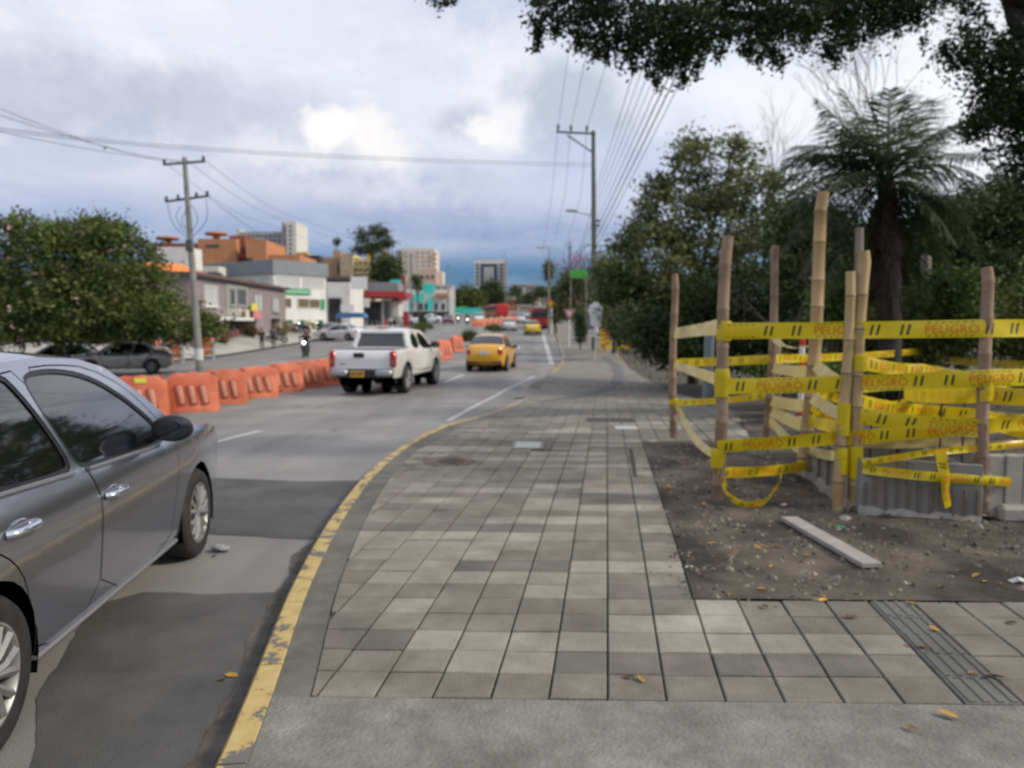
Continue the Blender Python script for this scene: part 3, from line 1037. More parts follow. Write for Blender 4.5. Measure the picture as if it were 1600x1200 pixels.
    for sgn in (1, -1):
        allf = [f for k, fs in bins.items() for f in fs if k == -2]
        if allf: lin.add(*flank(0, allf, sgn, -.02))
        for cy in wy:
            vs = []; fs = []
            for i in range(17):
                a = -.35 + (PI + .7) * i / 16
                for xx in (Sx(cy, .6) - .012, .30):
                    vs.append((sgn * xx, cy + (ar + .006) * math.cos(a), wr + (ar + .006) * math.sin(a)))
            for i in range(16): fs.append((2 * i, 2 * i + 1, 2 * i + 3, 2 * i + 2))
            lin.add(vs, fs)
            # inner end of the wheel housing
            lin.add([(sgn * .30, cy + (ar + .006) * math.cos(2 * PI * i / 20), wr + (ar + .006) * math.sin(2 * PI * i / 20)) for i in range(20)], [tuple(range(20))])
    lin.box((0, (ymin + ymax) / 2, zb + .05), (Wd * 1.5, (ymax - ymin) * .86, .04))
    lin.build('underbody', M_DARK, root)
    # --- strip across the car: tail, boot, glass, roof, bonnet, nose
    strip = P
    segs = {}
    nx = sp.get('nx', 12)
    dense = []
    for i in range(len(strip) - 1):
        a = Vector(strip[i]); b = Vector(strip[i + 1]); k = max(1, int((b - a).length / gs))
        for j in range(k): dense.append((a + (b - a) * j / k, i))
    dense.append((Vector(strip[-1]), len(strip) - 2))
    edge_pts = [d_[0] for d_ in dense]
    rows = []
    for q, (p, sid) in enumerate(dense):
        a = dense[max(0, q - 1)][0]; b = dense[min(len(dense) - 1, q + 1)][0]
        t = (b - a).normalized(); nr = Vector((-t.y, t.x))
        cr = float(np.interp(q, [i for i in range(len(dense))], [sp['crown'][d[1]] for d in dense]))
        hw = Sx(p.x, p.y)
        row = []
        for i in range(nx + 1):
            s_ = -1 + 2 * i / nx
            s_ = math.copysign(abs(s_) ** .8, s_)
            c_ = cr * (1 - abs(s_) ** 2.6)
            row.append((s_ * hw, p.x + nr.x * c_, p.y + nr.y * c_))
        rows.append((row, sid))
    pieces = sp['pieces']                # segment index -> part name and material
    groups = {}
    for q in range(len(rows) - 1):
        nm = pieces.get(rows[q][1], ('body', None))
        groups.setdefault(nm, []).append(q)
    for (nm, m), qs in groups.items():
        mb = MB() if nm != 'body' else body
        for q in qs:
            r0, r1 = rows[q][0], rows[q + 1][0]
            lo_, hi_ = 0, nx
            vs = r0 + r1
            for i in range(nx):
                mb.add([r0[i], r0[i + 1], r1[i + 1], r1[i]], [(0, 1, 2, 3)], 0)
        if nm != 'body':
            o = mb.build(nm, m, root, True, 50)
            weld(o)
    ob = body.build('body', [body_m, side_m], root, True, 50)
    weld(ob)
    if sp.get('exact'): fix_normals(ob)
    else:
        so = ob.modifiers.new('thickness', 'SOLIDIFY'); so.thickness = .012; so.offset = -1
    # --- doors and panes as parts
    door_objs = {}
    for key, faces in bins.items():
        if key < 0: continue
        nm, poly, m, dx, _ = regions[key]
        if m is None: m = side_m
        for sgn in (1, -1):
            vs, fs = flank(key, faces, sgn, dx)
            par = root
            if nm in ('pane', 'seal'):
                cy = sum(p[0] for p in poly) / len(poly); cz = sum(p[1] for p in poly) / len(poly)
                for (dn, dp) in sp.get('doors', []):
                    if in_poly((cy, cz), dp): par = (dn, sgn)
            o = MB().add(vs, fs).build({'pane': 'window', 'seal': 'window_seal'}.get(nm, nm), m, root, True, 60)
            if sp.get('exact'): fix_normals(o, dx)
            if nm not in ('pane', 'seal'):
                door_objs[(nm, sgn)] = o
            if nm not in ('pane', 'seal') and not sp.get('exact'):
                so = o.modifiers.new('thickness', 'SOLIDIFY'); so.thickness = .012; so.offset = -1
                door_objs[(nm, sgn)] = o
            o['_par'] = str(par) if isinstance(par, tuple) else ''
    for o in list(root.children):
        p_ = o.get('_par')
        if p_ is not None:
            for (kk, ob_) in door_objs.items():
                if p_ == str(kk): o.parent = ob_
            del o['_par']
    # --- wheels
    n = sp.get('wn', 24); tw = sp.get('tw', .19)
    def wheel(x, y, sgn, steer=0):
        t = MB(); r = wr
        t.lathe([(r * .62, -tw * .46), (r * .80, -tw * .52), (r * .94, -tw * .50), (r, -tw * .36), (r, tw * .36), (r * .94, tw * .50), (r * .80, tw * .52), (r * .66, tw * .47), (r * .64, tw * .3)], n, 'x')
        w = t.build('wheel', M_RUB, root, True, 60)
        w.location = (x, y, r); w.rotation_euler = (0, 0, steer)
        k = MB(); rr = r * .66
        k.lathe([(rr, .47 * tw), (rr * 1.02, .50 * tw), (rr * .97, .51 * tw), (rr * .90, .42 * tw), (rr * .88, .1 * tw)], n, 'x')
        ns = sp.get('spokes', 7)
        for i in range(ns):
            a = 2 * PI * i / ns
            for da in ((-.13, .13) if sp.get('twin', True) else (0,)):
                ca, sa = math.cos(a + da * .5), math.sin(a + da * .5); cb, sb = math.cos(a + da * 1.7), math.sin(a + da * 1.7)
                k.tube([(.40 * tw, rr * .16 * ca, rr * .16 * sa), (.47 * tw, rr * .5 * (ca + cb) / 2, rr * .5 * (sa + sb) / 2), (.44 * tw, rr * .93 * cb, rr * .93 * sb)], [rr * .09, rr * .085, rr * .10], 5)
        k.lathe([(0, .5 * tw), (rr * .14, .49 * tw), (rr * .22, .42 * tw), (rr * .22, .2 * tw)], 14, 'x')
        if sgn < 0: k.v = [(-a, b, c) for a, b, c in k.v]; k.f = [f[::-1] for f in k.f]
        rim = k.build('rim', M_RIM, w, True, 45)
        d = MB(); d.lathe([(0, .12 * tw * sgn), (rr * .9, .12 * tw * sgn)], n, 'x'); d.build('brake_disc', M_DARK, w)
        return w
    tx = sp['track']
    for cy, st in ((wy[0], 0), (wy[1], sp.get('steer', 0))):
        wheel(tx, cy, 1, st); wheel(-tx, cy, -1, st)
    return Sx
def weld(o):
    bm = bmesh.new(); bm.from_mesh(o.data)
    bmesh.ops.remove_doubles(bm, verts=bm.verts, dist=.0015)
    bm.to_mesh(o.data); bm.free()
def mirror_part(root, Sx, y, z, sc=1.0, m_shell=None):
    for sgn in (1, -1):
        mb = MB(); x0 = Sx(y, z)
        mb.ball((0, 0, 0), (.115 * sc, .062 * sc, .082 * sc), 14, 10)
        vs = []
        for (a, b, c) in mb.v:
            b2 = max(b, -.030 * sc) if b < 0 else b * 1.5
            vs.append((sgn * (x0 + .135 * sc + a), y + b2, z + .045 + c * (1.0 if c > 0 else .85)))
        mb.v = vs
        if sgn < 0: mb.f = [f[::-1] for f in mb.f]
        o = mb.build('wing_mirror', m_shell or M_TRIM, root, True, 50)
        st = MB(); st.tube([(sgn * (x0 - .02), y + .02, z - .01), (sgn * (x0 + .06), y + .01, z + .015)], [.04 * sc, .03 * sc], 8); st.build('mirror_arm', M_TRIM, o, True)
        gl = MB(); gl.ball((sgn * (x0 + .135 * sc), y - .033 * sc, z + .048), (.095 * sc, .004, .062 * sc), 14, 6); gl.build('mirror_glass', M_GLASS, o, True)

# ---- near silver saloon
SAL_SEC = sec_fn([.15, .21, .26, .40, .60, .72, .79, .85, .91, .97, 1.05, 1.25, 1.45, 1.55], [.90, .925, .955, .972, .990, 1.0, .999, .988, .960, .922, .895, .81, .70, .62])
def saloon_spec(**k):
    sp = dict(L=4.35, W=.88, sec=SAL_SEC, zb=.20, axles=(.84, 3.47), wr=.315, track=.765, tw=.195,
        strip=[(.10, .33), (.0, .50), (.0, .72), (.03, .98), (.10, 1.06), (.56, 1.10), (.80, 1.27), (1.08, 1.425), (1.40, 1.475), (1.85, 1.49), (2.25, 1.465), (2.52, 1.40), (2.86, 1.20), (3.16, 1.0), (3.30, .965), (3.90, .90), (4.20, .82), (4.32, .62), (4.34, .45), (4.25, .27)],
        crown=[.10, .10, .10, .09, .05, .05, .05, .045, .045, .045, .045, .045, .06, .05, .05, .05, .08, .11, .11],
        pieces={5: ('rear_window', M_GLASS), 6: ('rear_window', M_GLASS), 7: ('roof', None), 8: ('roof', None), 9: ('roof', None), 10: ('roof', None), 11: ('windscreen', M_GLASS), 12: ('windscreen', M_GLASS),
                13: ('bonnet', None), 14: ('bonnet', None), 15: ('bonnet', None)})
    sp.update(k)
    sp['pieces'] = {a: (b, c if c else sp['paint']) for a, (b, c) in sp['pieces'].items()}
    return sp
rear_win = smooth_poly([(.98, .97), (1.80, .925), (1.86, .96), (1.70, 1.38), (1.62, 1.415), (1.40, 1.39), (1.08, 1.23)], 2, True)
front_win = smooth_poly([(1.98, .915), (3.02, .885), (3.10, .93), (2.78, 1.20), (2.50, 1.345), (2.20, 1.405), (1.90, 1.41), (1.80, 1.37), (1.92, .97)], 2, True)
rear_door = smooth_poly([(1.26, .26), (1.93, .245), (1.93, .75), (1.885, .93), (1.72, 1.44), (1.45, 1.42), (1.03, 1.24), (.90, 1.0), (.94, .80), (1.08, .72), (1.19, .60), (1.23, .45)], 1, True)
front_door = smooth_poly([(1.95, .245), (2.98, .25), (3.08, .50), (3.12, .86), (3.10, .98), (2.74, 1.28), (2.40, 1.415), (2.05, 1.445), (1.745, 1.44), (1.90, .93), (1.95, .75)], 1, True)
def back(p, d=.16): return [(y - d * min(1, max(.4, y / 1.6)), z) for y, z in p]
def lift(p): return [(y, z + .045 * max(0, min(1, (1.25 - z) / .3))) for y, z in p]
rear_win, front_win = lift(back(rear_win, .20)), lift(back(front_win, .20))
rear_door = [(y - (.16 if z > .55 else .02), z) for y, z in rear_door] if False else back(rear_door, .10)
front_door = back(front_door, .10)
car = thing('silver_car', 'silver grey saloon car close by on the left, seen from its right side', 'car')
SPN = saloon_spec(paint=M_SILVER, windows=[rear_win, front_win], doors=[('rear_door', rear_door), ('front_door', front_door)], grid=.06, wn=40, nx=20, seal=.024, exact=True)
Sx = make_car(car, SPN)
mirror_part(car, Sx, 2.66, .975, 1.08)
for sgn in (1, -1):
    for (dn, y, z) in (('front_door', 1.98, .785), ('rear_door', 1.08, .83)):
        h = MB(); x0 = Sx(y, z)
        pts = [(sgn * (x0 + .000), y - .105, z), (sgn * (x0 + .035), y - .085, z + .004), (sgn * (x0 + .043), y, z + .006), (sgn * (x0 + .035), y + .085, z + .004), (sgn * (x0 + .000), y + .105, z)]
        h.tube(smooth_poly(pts, 2), .019, 8)
        dd = [o for o in car.children if o.name.startswith(dn) and (sum(v.co.x for v in o.data.vertices) > 0) == (sgn > 0)]
        ho = h.build('handle', M_CHROME, dd[0], True, 80)
        cup = MB(); cup.ball((sgn * (x0 - .004), y, z - .008), (.010, .095, .050), 14, 8); cup.build('handle_cup', M_SILVER, dd[0], True)
    m_ = MB()
    q = []
    for i in range(22):
        y = 1.20 + (3.02 - 1.20) * i / 21
        q.append((sgn * (Sx(y, .245) + .006), y, .240))
    m_.tube(q, .016, 6); m_.build('sill_strip', mat('sill_trim', (.30, .30, .31), rough=.32, metal=.5), car, True)
    # belt moulding
    for (y0, y1, z0, z1) in ((.84, 1.64, .985, .948), (1.80, 2.74, .940, .912)):
        b_ = MB(); b_.tube([(sgn * (Sx(y0 + (y1 - y0) * i / 10, z0 + (z1 - z0) * i / 10) + .007), y0 + (y1 - y0) * i / 10, z0 + (z1 - z0) * i / 10) for i in range(11)], .012, 8)
        b_.build('belt_moulding', mat('belt_grey', (.20, .20, .21), rough=.4, metal=.4), car, True)
    t_ = MB(); t_.box((sgn * .70, .06, .88), (.24, .14, .20), bev=.03); t_.build('tail_light', M_TAIL, car, True)
    t_ = MB(); t_.box((sgn * .52, 4.22, .70), (.34, .10, .14), bev=.04); t_.build('headlight', M_CLEAR, car, True)
HD = R(6.1)
fw = Vector((-2.24, 5.40))                 # where the right front tyre stands
fl = Vector((.765 + .09, 3.47))
c_, s_ = math.cos(HD), math.sin(HD)
place(car, (fw.x - (fl.x * c_ - fl.y * s_), fw.y - (fl.x * s_ + fl.y * c_), zr(-2, 4)), HD)

# ---- taxis and other saloons at a distance
def rear_kit(root, sp, Sx, plate, lights_z=(.80, .20), hatch=False, paint=None):
    L = sp['L']
    yr = -.10
    for sgn in (1, -1):
        t_ = MB(); t_.box((sgn * (Sx(.06, lights_z[0]) - .10), .03, lights_z[0]), (.20, .16, lights_z[1]), bev=.03); t_.build('tail_light', M_TAIL, root, True)
        t_ = MB(); t_.box((sgn * (sp['W'] * .74), L - .13, .70), (.30, .14, .14), bev=.03); t_.build('headlight', M_CLEAR, root, True)
    p_ = MB(); p_.box((0, yr - .012, .80 if not hatch else .78), (.34, .02, .16), bev=.006); p_.build('number_plate', plate, root)
    b_ = MB(); b_.box((0, .0, .40), (sp['W'] * 1.7, .10, .09), bev=.03); b_.build('bumper_strip', M_TRIM, root, True)
def simple_saloon(label, paint, group=None, name='taxi', cat='taxi', plate=M_PLATE_W, scale=1.0, lights=(.82, .22), glass=None):
    r = thing(name, label, cat, group=group)
    sp = saloon_spec(paint=paint, W=.83, windows=[rear_win, front_win], doors=[('rear_door', rear_door), ('front_door', front_door)], grid=.2, wn=18, nx=10, glass=glass or M_GLASS)
    sx = make_car(r, sp)
    mirror_part(r, sx, 2.80, .93, .95)
    rear_kit(r, sp, sx, plate, lights)
    return r, sp, sx
def put(o, u, v, Y, dx=0, rz=0, zoff=0):
    """stand a vehicle on the road, its tail Y metres ahead"""
    p = at(u, v, Y); o.location = (p.x, Y, zr(p.x, Y) + zoff); o.rotation_euler = (0, 0, rz); return o
taxi, sp_t, sx_t = simple_saloon('orange yellow taxi driving away behind the white pickup, nearer of the two taxis', M_TAXI, 'yellow taxis on the road')
put(taxi, 757, 560, 31.0, rz=R(-7))
taxi['label'] = 'orange yellow taxi driving away ahead of the white pickup, the nearer taxi'
far_taxi, _, _ = simple_saloon('lemon yellow taxi driving away just behind the red bus, the farther taxi', M_TAXI2, 'yellow taxis on the road')
put(far_taxi, 832, 520, 78.0, rz=R(-3))
wc, _, _ = simple_saloon('white saloon car driving away in the left lane beside the far taxi', M_WHITE, None, 'white_car', 'car')
put(wc, 795, 515, 92.0, rz=R(-3))
gc, _, _ = simple_saloon('warm grey saloon parked under the pink flowered tree behind the orange barriers', M_GREYCAR, None, 'parked_car', 'car')
put(gc, 268, 585, 38.0, rz=R(112)); 
bc, _, _ = simple_saloon('pale blue car parked nose to tail with the grey saloon, mostly hidden by it', M_BLUECAR, None, 'parked_car', 'car')
put(bc, 170, 585, 39.0, rz=R(104))
mc, _, _ = simple_saloon('maroon car with a lit headlight stopped beside the white car at the shop front', M_MAROON, None, 'maroon_car', 'car')
put(mc, 519, 528, 78.0, rz=R(190))
vw, _, _ = simple_saloon('white car turned side on in front of the blue awning on the far side', M_WHITE, None, 'white_car', 'car')
put(vw, 563, 530, 71.0, rz=R(70))
vw2, _, _ = simple_saloon('white car standing beside the green shrubs near the fuel station totem', M_WHITE, None, 'white_car', 'car')
put(vw2, 652, 505, 118.0, rz=R(80))
for i, (u, Y, pm, lb, rz) in enumerate(((842 - 28, 128, M_WHITE, 'white car far up the road left of the red bus', 0), (806, 150, M_RED, 'small red car far up the road with its brake lights on', 2), (822, 165, M_BLUECAR, 'pale car at the far end of the queue on the road', 3), (700, 125, M_MAROON, 'dark red car coming down the far carriageway', 185), (745, 140, M_WHITE, 'white car coming down the far carriageway by the orange barriers', 188), (688, 132, M_BLUECAR, 'pale blue car parked by the turquoise hoarding', 120))):
    o, _, _ = simple_saloon(lb, pm, None, 'distant_car', 'car')
    p = at(u, 500, Y); o.location = (p.x, Y, zr(p.x, Y)); o.rotation_euler = (0, 0, R(rz))

# ---- white pickup
PK_SEC = sec_fn([.35, .45, .6, .85, 1.1, 1.2, 1.28, 1.6, 1.8, 1.9], [.92, .95, .985, 1.0, .985, .965, .93, .82, .74, .68])
pk = thing('white_pickup', 'dusty white double cab pickup driving away along the orange barriers', 'pickup truck')
pk_strip = [(.06, .70), (.03, .78), (.03, 1.18), (.10, 1.235), (1.48, 1.25), (1.56, 1.28), (1.74, 1.66), (1.86, 1.75), (2.4, 1.79), (3.1, 1.76), (3.35, 1.68), (3.95, 1.27), (4.05, 1.23), (4.8, 1.14), (5.1, 1.02), (5.2, .75), (5.2, .5)]
spk = dict(L=5.25, W=.93, sec=PK_SEC, zb=.46, axles=(1.18, 4.33), wr=.40, arch=.49, track=.79, tw=.28, taper=.07,
    strip=pk_strip, crown=[.02, .02, .02, .0, .0, .02, .03, .05, .05, .05, .05, .06, .05, .05, .08, .10],
    pieces={1: ('tailgate', M_WHITE), 2: ('tailgate', M_WHITE), 3: ('bed_cover', M_TRIM), 5: ('rear_window', M_GLASS), 7: ('roof', M_WHITE), 8: ('roof', M_WHITE), 9: ('roof', M_WHITE), 10: ('windscreen', M_GLASS), 12: ('bonnet', M_WHITE), 13: ('bonnet', M_WHITE)},
    paint=M_WHITE, side_paint=M_WHITE_DIRTY, grid=.14, wn=26, nx=14, spokes=6,
    windows=[smooth_poly([(1.82, 1.27), (2.55, 1.24), (2.5, 1.64), (1.98, 1.66)], 1, True), smooth_poly([(2.66, 1.24), (3.72, 1.22), (3.76, 1.28), (3.28, 1.60), (3.0, 1.665), (2.62, 1.66)], 1, True)],
    doors=[('rear_door', [(1.66, .62), (2.58, .56), (2.60, 1.2), (2.555, 1.70), (1.92, 1.70), (1.70, 1.28)]), ('front_door', [(2.62, .56), (3.70, .56), (3.84, .8), (3.86, 1.25), (3.34, 1.62), (3.1, 1.70), (2.58, 1.70), (2.64, 1.2)])])
spk['crown'][5] = .01
sxp = make_car(pk, spk)
# inset the cab rear window so white pillars show beside it
for o in list(pk.children):
    if o.name.startswith('rear_window'):
        fr = MB()
        for sgn in (1, -1):
            fr.tube([(sgn * sxp(1.57, 1.29) * .93, 1.55, 1.27), (sgn * sxp(1.74, 1.66) * .93, 1.70, 1.66)], .075, 8)
        fr.tube([(-.66, 1.72, 1.70), (.66, 1.72, 1.70)], .06, 8)
        fr.build('cab_pillar', M_WHITE, pk, True)
mirror_part(pk, sxp, 3.66, 1.26, 1.35)
for sgn in (1, -1):
    t_ = MB(); t_.box((sgn * .845, .075, .995), (.17, .16, .44), bev=.035); tl = t_.build('tail_light', M_TAIL, pk, True)
    t2 = MB(); t2.box((sgn * .845, -.012, .92), (.09, .02, .13), bev=.005); t2.build('reversing_lens', mat('lens_grey', (.12, .13, .13), rough=.2), tl)
    t_ = MB(); t_.box((sgn * .62, -.02, .63), (.46, .22, .17), bev=.04); t_.build('bumper_end', mat('bumper_silver', (.42, .43, .45), rough=.35, metal=.6), pk, True)
    m_ = MB(); m_.box((sgn * .80, .45, .50), (.02, .10, .34)); m_.build('mud_flap', M_RUB, pk)
b_ = MB(); b_.box((0, .03, .60), (1.5, .16, .22), bev=.03); b_.box((0, .55, .55), (1.3, .9, .12)); b_.tube([(-.75, 1.18, .40), (.75, 1.18, .40)], .07, 8); b_.ball((0.05, 1.18, .40), (.16, .18, .16)); b_.box((0, 2.8, .46), (1.2, 3.0, .14))
b_.build('rear_bumper', M_TRIM, pk, True)
p_ = MB(); p_.box((-.12, -.07, .60), (.40, .02, .17), bev=.006); pl = p_.build('number_plate', M_PLATE_Y, pk)
vs, fs = [], []
d_ = MB()
for i in range(6): d_.box((-.12 - .15 + i * .055 + (.02 if i > 2 else 0), -.083, .605), (.034, .004, .075))
d_.build('plate_characters', M_TRIM, pl)
h_ = MB(); h_.box((-.09, .012, 1.10), (.30, .035, .13), bev=.03); h_.build('tailgate_handle', M_TRIM, pk, True)
h_ = MB(); h_.lathe([(0, .0), (.05, .0), (.055, .012), (.045, .016)], 16, 'y', (-.09, .0, 1.10)); h_.build('badge', M_CHROME, pk, True)
l_ = MB(); l_.box((-.55, .018, .86), (.16, .012, .03)); l_.box((-.10, .018, .98), (.20, .012, .022)); l_.build('tailgate_lettering', mat('badge_grey', (.25, .26, .27), rough=.3, metal=.6), pk)
l_ = MB(); l_.box((0, 1.83, 1.835), (.34, .05, .035), bev=.01); l_.build('brake_light', M_TAIL, pk, True)
put(pk, 566, 600, 20.6, rz=R(-9))

# ---- red articulated bus seen from behind
bus = thing('red_bus', 'red city bus seen from behind, waiting in the right lane beyond the far taxi', 'bus')
b = MB(); b.box((0, 5.5, 1.72), (2.5, 11, 2.6), bev=.22); b.build('body', M_RED, bus, True)
b = MB(); b.box((0, -.02, 2.10), (2.0, .06, .86), bev=.03); b.build('rear_window', M_GLASS, bus, True)
b = MB(); b.box((0, 5.6, 2.15), (2.54, 10, .95), bev=.05); b.build('side_windows', M_GLASS, bus, True)
b = MB(); b.box((0, .02, 2.86), (1.6, .06, .22), bev=.02); b.build('destination_panel', M_TRIM, bus)
b = MB(); b.box((0, .0, .52), (2.4, .2, .30), bev=.05); b.build('bumper', mat('bus_bumper', (.05, .01, .01), rough=.5), bus, True)
b = MB(); b.box((0, -.01, 1.2), (1.5, .05, .55), bev=.02); b.build('engine_hatch', mat('bus_hatch', (.30, .01, .01), rough=.45), bus)
for sgn in (1, -1):
    b = MB(); b.box((sgn * 1.05, -.03, 1.05), (.16, .06, .42), bev=.02); b.build('tail_light', mat('lit_tail', (.6, .02, .02), emit=(1, .08, .03), estr=.8), bus)
    b = MB(); b.lathe([(.0, -.14), (.48, -.14), (.5, -.1), (.5, .1), (.48, .14), (0, .14)], 18, 'x', (sgn * 1.08, 2.6, .50)); b.build('wheel', M_RUB, bus, True)
    b = MB(); b.lathe([(.0, -.14), (.48, -.14), (.5, -.1), (.5, .1), (.48, .14), (0, .14)], 18, 'x', (sgn * 1.08, 8.4, .50)); b.build('wheel', M_RUB, bus, True)
    b = MB(); b.box((sgn * 1.42, 10.7, 2.2), (.14, .1, .45), bev=.03); b.build('wing_mirror', M_TRIM, bus)
put(bus, 843, 515, 100, rz=R(-4))
bus.scale = (1, 1, .92)
bus2 = copy_tree(bus)
put(bus2, 766, 490, 165, rz=R(195)); bus2['label'] = 'red city bus coming down the far carriageway beyond the orange barriers'
# ================================================================== BUILDINGS
def wallmat(nm, a, b, sc=.8): return mat('wall_' + nm, a, b, sc, .9, bump=.15, bscale=20)
M_MAUVE = wallmat('mauve', (.24, .195, .195), (.29, .235, .235))
M_WWALL = wallmat('white', (.60, .60, .57), (.72, .71, .68))
M_GREYCLAD = wallmat('grey_cladding', (.20, .225, .245), (.235, .26, .28))
M_BRICKO = mat('wall_orange_brick', (.46, .20, .10), (.54, .25, .13), .6, .9, bump=.3, bscale=8)
M_BRICKD = mat('wall_red_brick', (.22, .075, .045), (.28, .10, .06), .6, .9)
M_CREAM = wallmat('cream', (.62, .52, .33), (.70, .60, .40))
M_BEIGE = wallmat('beige', (.62, .54, .45), (.70, .62, .53))
M_GREYW = wallmat('grey', (.34, .34, .35), (.42, .42, .42))
M_TAN = wallmat('tan', (.36, .24, .15), (.43, .29, .19))
M_OCHRE = wallmat('ochre', (.55, .33, .06), (.62, .40, .09))
M_TURQ = mat('turquoise_panel', (.03, .56, .48), (.05, .62, .54), 1, .5)
M_WINF = mat('window_frame_grey', (.30, .30, .30), rough=.5)
M_WINW = mat('window_frame_white', (.65, .65, .63), rough=.5)
M_PANE = mat('window_glass_dark', (.035, .045, .05), (.07, .08, .09), .9, .12, spec=.8)
M_PANE_L = mat('window_curtain', (.42, .44, .42), (.52, .53, .50), 1.5, .4)
M_PANE_B = mat('window_bronze', (.14, .105, .06), (.18, .13, .08), 1.2, .25)
M_SHADEI = mat('shop_interior_shade', (.018, .017, .016), (.06, .05, .045), .7, .9)  # near-black: the shade inside shop openings put into the colour
M_ROOFD = mat('roof_dark', (.045, .03, .03), (.07, .05, .048), 1, .8)
M_TILEROOF = mat('roof_clay', (.34, .12, .06), (.42, .17, .09), 1.5, .9)
M_GREEN = mat('sign_green', (.03, .30, .12), rough=.5)
M_GREEND = mat('shop_green', (.012, .09, .055), rough=.6)
M_REDSIGN = mat('sign_red', (.36, .025, .028), rough=.45)
M_STEEL = mat('galvanised_steel', (.34, .35, .36), (.42, .43, .43), 3, .5, .5)
M_ORANGE = mat('orange_awning', (.80, .20, .02), (.85, .25, .03), .8, .7)
M_BLUEAWN = mat('blue_awning', (.05, .14, .30), (.07, .17, .35), 1, .7)

def part_box(nm, m, parent, x0, x1, y0, y1, z0, z1, bev=0):
    o = MB().box(((x0 + x1) / 2, (y0 + y1) / 2, (z0 + z1) / 2), (abs(x1 - x0), abs(y1 - y0), abs(z1 - z0)), bev=bev).build(nm, m, parent)
    return o
def window(parent, face, plane, a0, a1, z0, z1, frame=M_WINF, pane=M_PANE, mull=1, sill=True):
    """window on a face: 'E' looks along +x (a is y), 'S' looks along -y (a is x)"""
    t = .09
    def bx(mb, a, b, c, d, o, th):
        if face == 'E': mb.box((plane + o, (a + b) / 2, (c + d) / 2), (th, b - a, d - c))
        else: mb.box(((a + b) / 2, plane - o, (c + d) / 2), (b - a, th, d - c))
    f = MB()
    bx(f, a0, a1, z1 - t, z1, .03, .10); bx(f, a0, a1, z0, z0 + t, .03, .10)
    bx(f, a0, a0 + t, z0 + t, z1 - t, .03, .10); bx(f, a1 - t, a1, z0 + t, z1 - t, .03, .10)
    for i in range(mull):
        c = a0 + (a1 - a0) * (i + 1) / (mull + 1); bx(f, c - .035, c + .035, z0 + t, z1 - t, .025, .08)
    fo = f.build('window', frame, parent)
    p = MB(); bx(p, a0 + t, a1 - t, z0 + t, z1 - t, .0, .04); p.build('pane', pane, fo)
    if sill:
        s = MB(); bx(s, a0 - .1, a1 + .1, z0 - .10, z0 - .005, .06, .18); s.build('sill', frame, fo)
    return fo
def zgd(x, y): return zr(x, y)

# --- mauve two-storey shop house
y0, y1 = 53.0, 75.0; xf = -22.0
b = thing('shop_house', 'long mauve two storey house with small windows and dark shop openings on the street', 'building', (0, 0, 0))
part_box('wall', M_MAUVE, b, xf - 9, xf, y0, y1, 2.35, 5.15)
part_box('eave', mat('eave_brown', (.13, .085, .08), rough=.8), b, xf - 9.2, xf + .45, y0 - .3, y1 + .2, 5.153, 5.38)
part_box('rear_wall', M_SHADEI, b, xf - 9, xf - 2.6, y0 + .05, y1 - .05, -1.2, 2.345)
part_box('canopy', M_WWALL, b, xf + .004, xf + 1.1, y0 + .2, 62.5, 2.10, 2.34)
for i, (a, c) in enumerate(((53, 56.6), (66.2, 70.4), (72.9, 75.0))):
    part_box('pier', M_MAUVE, b, xf - 2.5, xf - .02, a, c, -1.2, 2.345)
window(b, 'E', xf, 55.2, 57.6, 3.1, 4.6, M_WINW, M_PANE_L, 2)
part_box('bay_panel', wallmat('sage', (.30, .30, .26), (.35, .35, .31)), b, xf + .003, xf + .06, 59.4, 64.2, 2.5, 4.95)
window(b, 'E', xf + .06, 60.0, 61.0, 3.3, 4.6, M_WINF, M_PANE, 0)
window(b, 'E', xf + .06, 61.6, 63.6, 3.3, 4.7, M_WINF, M_PANE, 2)
window(b, 'E', xf, 65.8, 68.0, 3.0, 4.5, M_WINF, M_PANE_L, 1)
window(b, 'E', xf, 70.8, 72.8, 3.0, 4.4, M_WINF, M_PANE_L, 1)
part_box('shop_sign', mat('sign_yellow', (.68, .58, .12), rough=.5), b, xf + .3, xf + .42, 64.0, 65.6, 2.95, 3.55)
part_box('shop_sign', mat('sign_pink', (.62, .20, .22), rough=.5), b, xf + .32, xf + .44, 64.4, 66.4, 2.30, 2.93)
part_box('shop_sign', mat('sign_cream', (.62, .60, .42), rough=.5), b, xf + .3, xf + .42, 62.6, 63.4, 2.25, 3.0)
rsh = random.Random(3)
for i in range(9):
    y = 55.5 + i * .95
    part_box('display_stand', mat('goods_%s' % 'abcd'[i % 4], [(.25, .07, .05), (.12, .16, .05), (.30, .22, .12), (.10, .09, .10)][i % 4], rough=.8), b, xf - 1.6, xf - 1.0, y + 1.2, y + 1.9, -.6, rsh.uniform(1.2, 2.0), bev=.08)
part_box('shop_door', mat('door_grey', (.20, .20, .20), rough=.6), b, xf - .02, xf + .03, 73.0, 74.8, .0, 2.3)
part_box('roof_tank', mat('water_tank', (.03, .035, .04), rough=.5), b, xf - 4.2, xf - 3.0, 66, 67.2, 5.4, 6.3, .2)
